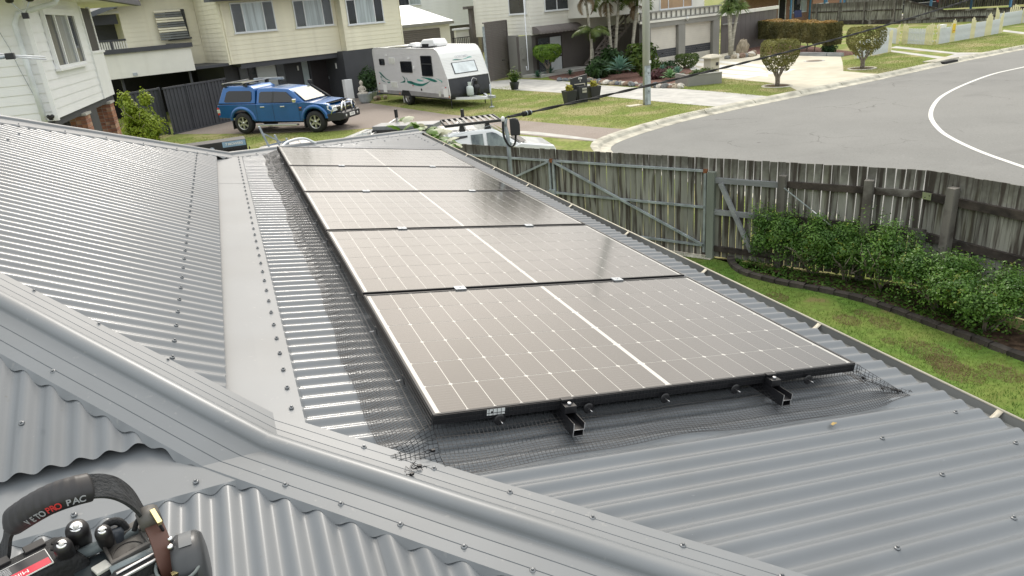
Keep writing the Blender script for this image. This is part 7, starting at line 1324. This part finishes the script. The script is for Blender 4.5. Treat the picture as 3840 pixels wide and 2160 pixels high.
bls = [bigleaf(m_phl), bigleaf(m_phl), bigleaf(m_phc)]; rr = random.Random(5)
for i in range(34): q = i / 33; inst(bls[i % 2] if i % 4 else bls[2], 'leaf', phl, (-.72 + .62 * q + rr.uniform(-.07, .07), .15 - .75 * q + rr.uniform(-.12, .2), 2.36 - .30 * q + rr.uniform(-.14, .03)), (rr.uniform(-.5, .5), rr.uniform(-.3, .7), rr.uniform(-2.6, .8)), (rr.uniform(.45, .8),) * 3)
cdr = thing('charcoal_gate_panel', 'charcoal sheet-metal side gate between the roof corner and the timber fence', 'gate', (2.35, 12.6, 0), -50)
for i in range(5): inst(pmesh, 'panel', cdr, (i * .19, 0, 0), sc=(1, 1, .86))
part('rail', m_char, cdr, -.02, .98, -.03, .05, 1.58, 1.64)
# ================================================================ TV AERIAL ARM AND FIRST-FLOOR BITS AT THE LEFT
ta = thing('tv_aerial', 'end of a white TV aerial poking in from the left edge', 'aerial', (0, 0, 0)); q0 = CP + (Vector(G(*Zp(1, -60, 590))) - CP).normalized() * 3.2; q1 = CP + (Vector(G(*Zp(1, 95, 565))) - CP).normalized() * 3.2
MB().tube([q0, q1], .006, 6).build('boom', m_gal, ta); part('joint', m_plastic, ta, q1.x - .012, q1.x + .016, q1.y - .012, q1.y + .012, q1.z - .011, q1.z + .011, bev=.003)
for a, b_ in (((-60, 532), (110, 560)), ((100, 558), (455, 572)), ((100, 572), (465, 596))): MB().tube([CP + (Vector(G(*Zp(1, *a))) - CP).normalized() * 3.2, CP + (Vector(G(*Zp(1, *b_))) - CP).normalized() * 3.25], .0028, 5).build('element', m_winframe, ta)
# little things left on the metal
for (x, y, c) in ((-0.05, -0.63, (0.55, 0.48, 0.25)),):
    o = MB().tube([(0, 0, 0), (.016, .002, .001), (.032, -.003, 0)], .0007, 4).build('straw', mat('straw', c, .7)); o.location = (x + .02, y - .05, ZA(-y - .36) + .006); tag(o, 'tiny straw of dry grass lying on the hip cap flange', 'straw')
# ================================================================ TOOL BAG ON THE NEAR ROOF SLOPE
# bag frame: long axis e1 runs 17 degrees off +X, e2 away from the viewer, z up
BA = R(17.0); e1 = Vector((cos(BA), sin(BA), 0)); e2 = Vector((-sin(BA), cos(BA), 0))
BZ = 3.235                                             # height of the bag's top deck
def bagpt(zx, zy, dz=0.0):                              # survey reading (lower-left enlargement) at a height above the deck
    v = Vector(G(zx * 0.37267, 1620 + zy * 0.37267, BZ + dz)); return v
O_ = bagpt(1300, 1150); Mb = Matrix(((e1.x, e2.x, 0, O_.x), (e1.y, e2.y, 0, O_.y), (0, 0, 1, O_.z), (0, 0, 0, 1))); Mi = Mb.inverted()
def bl(zx, zy, dz=0.0): return Mi @ bagpt(zx, zy, dz)
bag = thing('tool_bag', 'open black and grey tool bag with a padded carry handle at the lower left corner', 'tool bag', O_, 17.0)
m_bagf = mat('bag_fabric', (0.020, 0.021, 0.023), 0.8, 0, 0.2, 40, 0.4, 200); m_bagg = mat('bag_grey_panel', (0.20, 0.235, 0.245), 0.35, 0, 0.04, 6); m_tray = mat('tray_plastic', (0.10, 0.095, 0.088), 0.5, 0, 0.06, 8); m_grip = mat('rubber_grip', (0.020, 0.019, 0.021), 0.45, 0, 0.1, 10); m_web = mat('webbing', (0.035, 0.037, 0.040), 0.85, 0, 0.3, 90, 0.6, 300, stretch=(1, 1, .3)); m_leath = mat('brown_leather', (0.10, 0.045, 0.032), 0.45, 0, 0.15, 6); m_brass = mat('brass', (0.75, 0.66, 0.35), 0.25, 1.0, .05)
def bpoly(name, m, pts, z0, z1, bev=0.0, parent=None):
    P2 = [bl(*p[:2], 0) for p in pts]; mb = MB(); mb.prism([(p.x, p.y) for p in P2][::-1], 'z', z0, z1); return mb.build(name, m, parent or bag, bev=bev)
# main body below the deck
bpoly('body', m_bagf, [(-250, 1560), (640, 1170), (1540, 960), (1760, 1400), (1700, 1800), (900, 2100), (-250, 2200)], -0.30, -0.075, .01)
# grey centre panel with rolled rim
for a, b_ in (((700, 1280), (1455, 945)), ((1120, 1420), (1590, 1195)), ((1455, 945), (1590, 1195))):
    A, B_ = bl(*a), bl(*b_); MB().tube([A, B_], .0085, 12).build('rim', m_bagg, bag)
bpoly('centre_panel', mat('bag_dark_panel', (0.035, 0.045, 0.05), .4), [(690, 1290), (1440, 955), (1590, 1200), (1120, 1430), (1000, 1600), (800, 1600)], -0.09, -0.010)
# magnetic tray
tc_ = [(1025, 1155), (1395, 930), (1545, 1165), (1140, 1385)]; TI = [(1075, 1175), (1385, 985), (1490, 1145), (1150, 1335)]
To = [bl(*p) for p in tc_]; Ti = [bl(*p) for p in TI]; mb = MB(); vs = [(p.x, p.y, .010) for p in To] + [(p.x, p.y, .008) for p in Ti] + [(p.x, p.y, -.002) for p in Ti] + [(p.x, p.y, -.006) for p in To]
mb.add(vs, [(0, 1, 5, 4), (1, 2, 6, 5), (2, 3, 7, 6), (3, 0, 4, 7), (4, 5, 9, 8), (5, 6, 10, 9), (6, 7, 11, 10), (7, 4, 8, 11), (8, 9, 10, 11), (1, 0, 12, 13), (2, 1, 13, 14), (3, 2, 14, 15), (0, 3, 15, 12)]); tray = mb.build('tray', m_tray, bag, bev=.0012)
oc_ = bl(1300, 1225); mb = MB(); mb.tube([(oc_.x + .021 * cos(a), oc_.y + .030 * sin(a), -.0012) for a in [i * pi / 14 for i in range(29)]], .0007, 5); mb.build('oval_emboss', mat('emboss', (0.045, 0.042, 0.04), .5), tray)
text_mesh('VP', .024, 'emboss_letters', MT['emboss'], tray, (oc_.x, oc_.y, -.0018), (0, 0, R(12)), extrude=.0006)
# handle: curve standing above the deck along the long axis
def hp(zx, zy, up): return bl(zx, zy, up)
Hh = .16
hpx = [(60, 1180, .02), (90, 960, .06), (150, 880, .085), (330, 770, .115), (520, 670, .13), (720, 600, .135), (940, 545, .13), (1120, 555, .118), (1260, 620, .10), (1370, 720, .075), (1450, 850, .04), (1520, 960, .01)]
HC = [hp(-40, 1350, -.02)] + [hp(*p) for p in hpx]
def ribbon(mb, pts, w, th, side=None):
    rows = []
    for i, p in enumerate(pts):
        d = (pts[min(i + 1, len(pts) - 1)] - pts[max(i - 1, 0)]).normalized(); s_ = side or Vector((0, 1, 0)); s_ = (s_ - d * s_.dot(d)).normalized(); n_ = d.cross(s_)
        rows.append([p + s_ * w + n_ * th, p - s_ * w + n_ * th, p - s_ * w - n_ * th, p + s_ * w - n_ * th])
    mb.grid(rows, smooth=False, close=True); mb.add(rows[0], [(3, 2, 1, 0)]); mb.add(rows[-1], [(0, 1, 2, 3)]); return mb
hc = catmull([tuple(p) for p in HC], 6); sdv = Vector((0.10, .80, .55)).normalized()
han = ribbon(MB(), hc, .0165, .0022, sdv).build('handle_strap', m_web, bag)
gsrc = catmull([tuple(hp(*p)) for p in [(120, 905, .078), (330, 770, .115), (520, 670, .13), (720, 600, .135), (920, 550, .13)]], 10); rows = []
for i, p in enumerate(gsrc):
    d = (gsrc[min(i + 1, len(gsrc) - 1)] - gsrc[max(i - 1, 0)]).normalized(); s_ = (sdv - d * sdv.dot(d)).normalized(); n_ = d.cross(s_); t_ = i / (len(gsrc) - 1); rib = .0012 * (1 if (i % 4) < 2 else 0) * (.1 < t_ < .85); e = min(1, t_ / .03, (1 - t_) / .03) ** .5 * .25 + .75
    rows.append([p + s_ * .019 * e * math.copysign(abs(cos(a)) ** .7, cos(a)) + n_ * ((.0135 + (rib if sin(a) * 1 > 0.2 else 0)) * e) * sin(a) for a in [k * 2 * pi / 20 for k in range(20)]])
mb = MB(); mb.grid(rows, close=True); mb.add(rows[0], [tuple(range(20))[::-1]]); mb.add(rows[-1], [tuple(range(20))]); grip = mb.build('grip', m_grip, bag)
def grip_text(txt, i0, i1, m):
    for k, chv in enumerate(txt):
        t_ = i0 + (i1 - i0) * (k + .5) / len(txt); idx = t_ * (len(gsrc) - 1); a = int(idx); p = gsrc[a].lerp(gsrc[min(a + 1, len(gsrc) - 1)], idx - a); d = (gsrc[min(a + 2, len(gsrc) - 1)] - gsrc[max(a - 1, 0)]).normalized()
        s_ = (sdv - d * sdv.dot(d)).normalized(); n_ = d.cross(s_); ax = d
        toc = (Mb.to_3x3().inverted() @ (CP - (Mb @ p))).normalized(); nf = (toc - ax * toc.dot(ax)).normalized(); up_ = nf.cross(ax).normalized()
        if up_.dot(Vector((0, .3, 1))) < 0: up_ = -up_
        nf = (nf - up_ * .42).normalized(); up_ = nf.cross(ax).normalized(); ca_, cb_ = nf.dot(s_), nf.dot(n_); q_ = sqrt((.019 * ca_) ** 2 + (.0135 * cb_) ** 2)
        pos = p + (s_ * .019 ** 2 * ca_ + n_ * .0135 ** 2 * cb_) / q_ * 1.05 + nf * .001
        rot = Matrix((ax, up_, nf)).transposed().to_euler(); text_mesh(chv, .0112, 'letter', m, grip, pos, rot, extrude=.0002, bold=.0002)
m_lw = mat('letter_grey', (0.30, 0.31, 0.33), .6); m_lr = mat('letter_red', (0.50, 0.03, 0.03), .6)
grip_text('VETO', .24, .47, m_lw); grip_text('PRO', .50, .66, m_lr); grip_text('PAC', .70, .86, m_lw)
# leather strap, buckle
A = hp(1500, 880, .05); sp2 = catmull([tuple(hp(1530, 900, .045)), tuple(hp(1600, 1060, .03)), tuple(hp(1650, 1220, .012)), tuple(hp(1720, 1460, -.02)), tuple(hp(1740, 1640, -.05))], 6); ribbon(MB(), sp2, .0115, .0025, Vector((1, .2, 0))).build('leather_strap', m_leath, bag, bev=.001)
MB().tube([hp(1475, 800, .055), hp(1530, 935, .045)], .0145, 12).build('strap_keeper', m_tray, bag); bk3 = ribbon(MB(), [hp(1530, 790, .065), hp(1610, 920, .055)], .003, .003, Vector((1, .3, 0))).build('brass_plate', m_brass, bag)
MB().tube(catmull([tuple(hp(1600, 925, .05)), tuple(hp(1650, 1010, .03)), tuple(hp(1640, 1045, .02)), tuple(hp(1610, 990, .03))], 4), .0022, 6).build('ring', m_black, bag)
ch3 = MB(); [ch3.tube([hp(1440 + i * 14, 880 + i * 36, .02), hp(1448 + i * 14, 900 + i * 36, .018)], .004 if i % 2 else .0025, 6) for i in range(7)]; ch3.build('tape_chain', m_alu, bag)
lp = MB().tube(catmull([tuple(hp(1350, 990, .012)), tuple(hp(1385, 890, .025)), tuple(hp(1430, 880, .025)), tuple(hp(1430, 990, .010))], 5), .0035, 8).build('elastic_loop', m_bagf, bag)
# drivers standing in the bag
def screwdriver(zx, zy, zx2, zy2, r, lab, txt=None):
    top, bot = Mb @ hp(zx, zy, .045), Mb @ hp(zx2, zy2, -.075); d = (bot - top).normalized(); q = d.to_track_quat('Z', 'Y').to_matrix().to_4x4(); s_ = thing('screwdriver', lab, 'screwdriver', top, rot=q.to_euler(), group='screwdrivers in the tool bag'); L_ = (bot - top).length
    MB().lathe([(r * .55, 0), (r * .9, .003), (r, .010), (r * .97, L_ * .30), (r * .75, L_ * .5), (r * .85, L_ * .75), (r * .95, L_)], 20).build('handle', m_grip, s_); MB().lathe([(r * .25, -.0012), (r * .52, -.001), (r * .56, .001)], 20).build('cap', m_chrome, s_); MB().lathe([(r * .30, -.0022), (r * .28, -.0014)], 6).build('socket', m_white, s_)
    if txt:
        toc = (CP - top).normalized(); zl = d; n_ = (toc - zl * toc.dot(zl)).normalized(); ml = q.inverted().to_3x3(); nl = ml @ n_; ax = Vector((0, 0, 1)); up_ = nl.cross(ax).normalized(); rot = Matrix((ax, up_, nl)).transposed().to_euler(); text_mesh(txt, .0095, 'print', m_white, s_, nl * (r * .93) + Vector((0, 0, L_ * .55)), rot, extrude=.0002)
screwdriver(765, 955, 915, 1370, .0145, 'tall black screwdriver standing nearest the middle of the bag', 'minX'); screwdriver(1030, 990, 1150, 1330, .0105, 'short black screwdriver right of the tall one'); screwdriver(620, 1130, 790, 1480, .0115, 'black screwdriver with a yellow band beside the battery tool')
for zx, zy, s_, lab in ((1140, 960, .030, 'dark curved plier handle sticking out behind the screwdrivers'),):
    th = thing('pliers', lab, 'pliers', Mb @ hp(zx, zy, .02), 17); MB().tube(catmull([(-.020, 0, -.06), (-.018, .004, -.010), (-.004, .008, .004), (.012, .004, -.004), (.018, 0, -.06)], 6), .0055, 10).build('handle', m_bagf, th); MB().lathe([(.013, -.05), (.013, -.012), (.010, -.004)], 18, (.0, .004, 0)).build('jaw_housing', mat('dark_tool', (0.05, 0.06, 0.075), .4), th)
kn = thing('utility_knife', 'grey and black tool grip standing in the front pocket', 'tool', Mb @ hp(1420, 1340, .0), 24); hull(MB(), [(-.045, -.09, .014), (-.040, -.004, .016), (-.030, .006, .012), (.030, .005, .012), (.046, -.01, .014), (.04, -.09, .012)]).build('grip', m_bagf, kn, bev=.003); part('silver_edge', m_alu, kn, -.036, .022, -.0165, -.0125, .005, .0085, bev=.001); part('silver_edge', m_alu, kn, -.030, .026, -.004, .0, .0075, .0092, bev=.001); part('lock', m_tray, kn, -.012, .008, -.018, .0, -.03, -.012)
kn2 = thing('marker_pen', 'black tool with a pale square end cap in front of the tray', 'tool', Mb @ hp(1030, 1380, .0), 30); hull(MB(), [(-.012, -.08, .012), (-.011, .0, .012), (.011, .0, .012), (.012, -.08, .012)]).build('body', m_bagf, kn2, bev=.003); part('end_cap', m_offw, kn2, -.010, .010, -.010, .010, .0, .005, bev=.0015)
# battery pack tool, lower left
bt_ = thing('battery_tool', 'black battery power tool with a red and white warning label', 'power tool', Mb @ hp(330, 1330, .012), 17 + 8)
hull(MB(), [(-.20, -.10, .034), (-.20, .004, .034), (.035, .006, .034), (.052, -.004, .034), (.060, -.03, .034), (.06, -.10, .034)]).build('housing', m_bagf, bt_, bev=.008, seg=3)
for i in range(5): part('ridge', m_grip, bt_, -.17 + i * .042, -.145 + i * .042, .018, .035, .004, .010, bev=.001)
for x, y in ((.034, .014), (.030, .002), (.040, -.012), (.046, -.022)): MB().lathe([(.0065, .0066), (.0050, .0072)], 14, (x, y, 0)).build('vent', m_dark, bt_)
lbl = part('label', mat('label_black', (0.02, 0.02, 0.025), .35), bt_, -.115, .018, -.030, .008, .0062, .0076); part('label_red', mat('label_red', (0.55, 0.02, 0.05), .35), lbl, -.085, .017, -.0295, -.0135, .0076, .0080)
text_mesh('Milwaukee', .0105, 'label_print', m_white, lbl, (-.030, -.0215, .0081), (0, 0, pi), extrude=.0002)
for i in range(5): text_mesh('WARNING read manual before use no', .0032, 'label_print', m_winframe, lbl, (-.050, -.0095 + i * .0035, .0078), (0, 0, pi), extrude=.0001)
bo = MB(); bo.box(-.116, .019, -.0310, -.0302, .0064, .0079); bo.box(-.116, .019, .0082, .0090, .0064, .0079); bo.box(.0182, .019, -.0302, .0082, .0064, .0079); bo.build('label_border', m_white, lbl)
# side pocket and tape measure
pk_ = bl(1790, 1330); mb = MB(); rows = []
for z, k in ((-.16, .9), (-.02, 1.0), (.0, 1.02), (-.001, .95), (-.12, .85)): rows.append([(pk_.x + .026 * k * cos(a), pk_.y + .036 * k * sin(a), z) for a in [i * pi / 12 for i in range(24)]])
mb.grid(rows, close=True); mb.build('side_pocket', m_bagf, bag); MB().tube([(pk_.x + .0265 * cos(a), pk_.y + .037 * sin(a), .0) for a in [i * pi / 12 for i in range(25)]], .0022, 6).build('pocket_binding', mat('binding_grey', (0.12, 0.14, 0.14), .8), bag); part('pocket_tool', m_brass, bag, pk_.x - .012, pk_.x - .004, pk_.y - .02, pk_.y - .012, -.05, .002)
tmp_ = Mb @ hp(1885, 1215, .0); tm_ = thing('tape_measure', 'round dark grey tape measure case hooked on the right side of the bag', 'tape measure', tmp_, rot=(0, 0, R(17 - 14)))
MB().lathe([(.026, -.020), (.038, -.018), (.0435, -.011), (.0435, .013), (.038, .020), (.026, .022)], 36, (0, 0, -.02), 'x').build('case', mat('tape_case', (0.045, 0.048, 0.052), .35, 0, .08, 6), tm_, bev=.0)
hull(MB(Matrix.Translation((0, 0, -.02))), [(-.011, -.14, .036), (-.011, .0, .0435), (.014, .0, .0435), (.014, -.14, .036)]).build('clip_body', MT['tape_case'], tm_, bev=.004); mb = MB(); mb.grid([[(x, .0447 * sin(a), -.02 + .0447 * cos(a)) for a in (-.35, -.1, .15, .4)] for x in (-.006, .010)]); mb.build('band', mat('band_grey', (0.13, 0.14, 0.15), .3), tm_)
for a in (-.35, .35): MB(Matrix.Rotation(a, 4, 'X')).lathe([(.0038, .041), (.0038, .0465), (.002, .0472)], 12, (-.016, 0, -.019)).build('screw_head', m_chrome, tm_)
MB().lathe([(.006, -.02), (.006, .012)], 10, (-.034, -.015, -.03), 'x').build('bolt', m_brass, tm_)
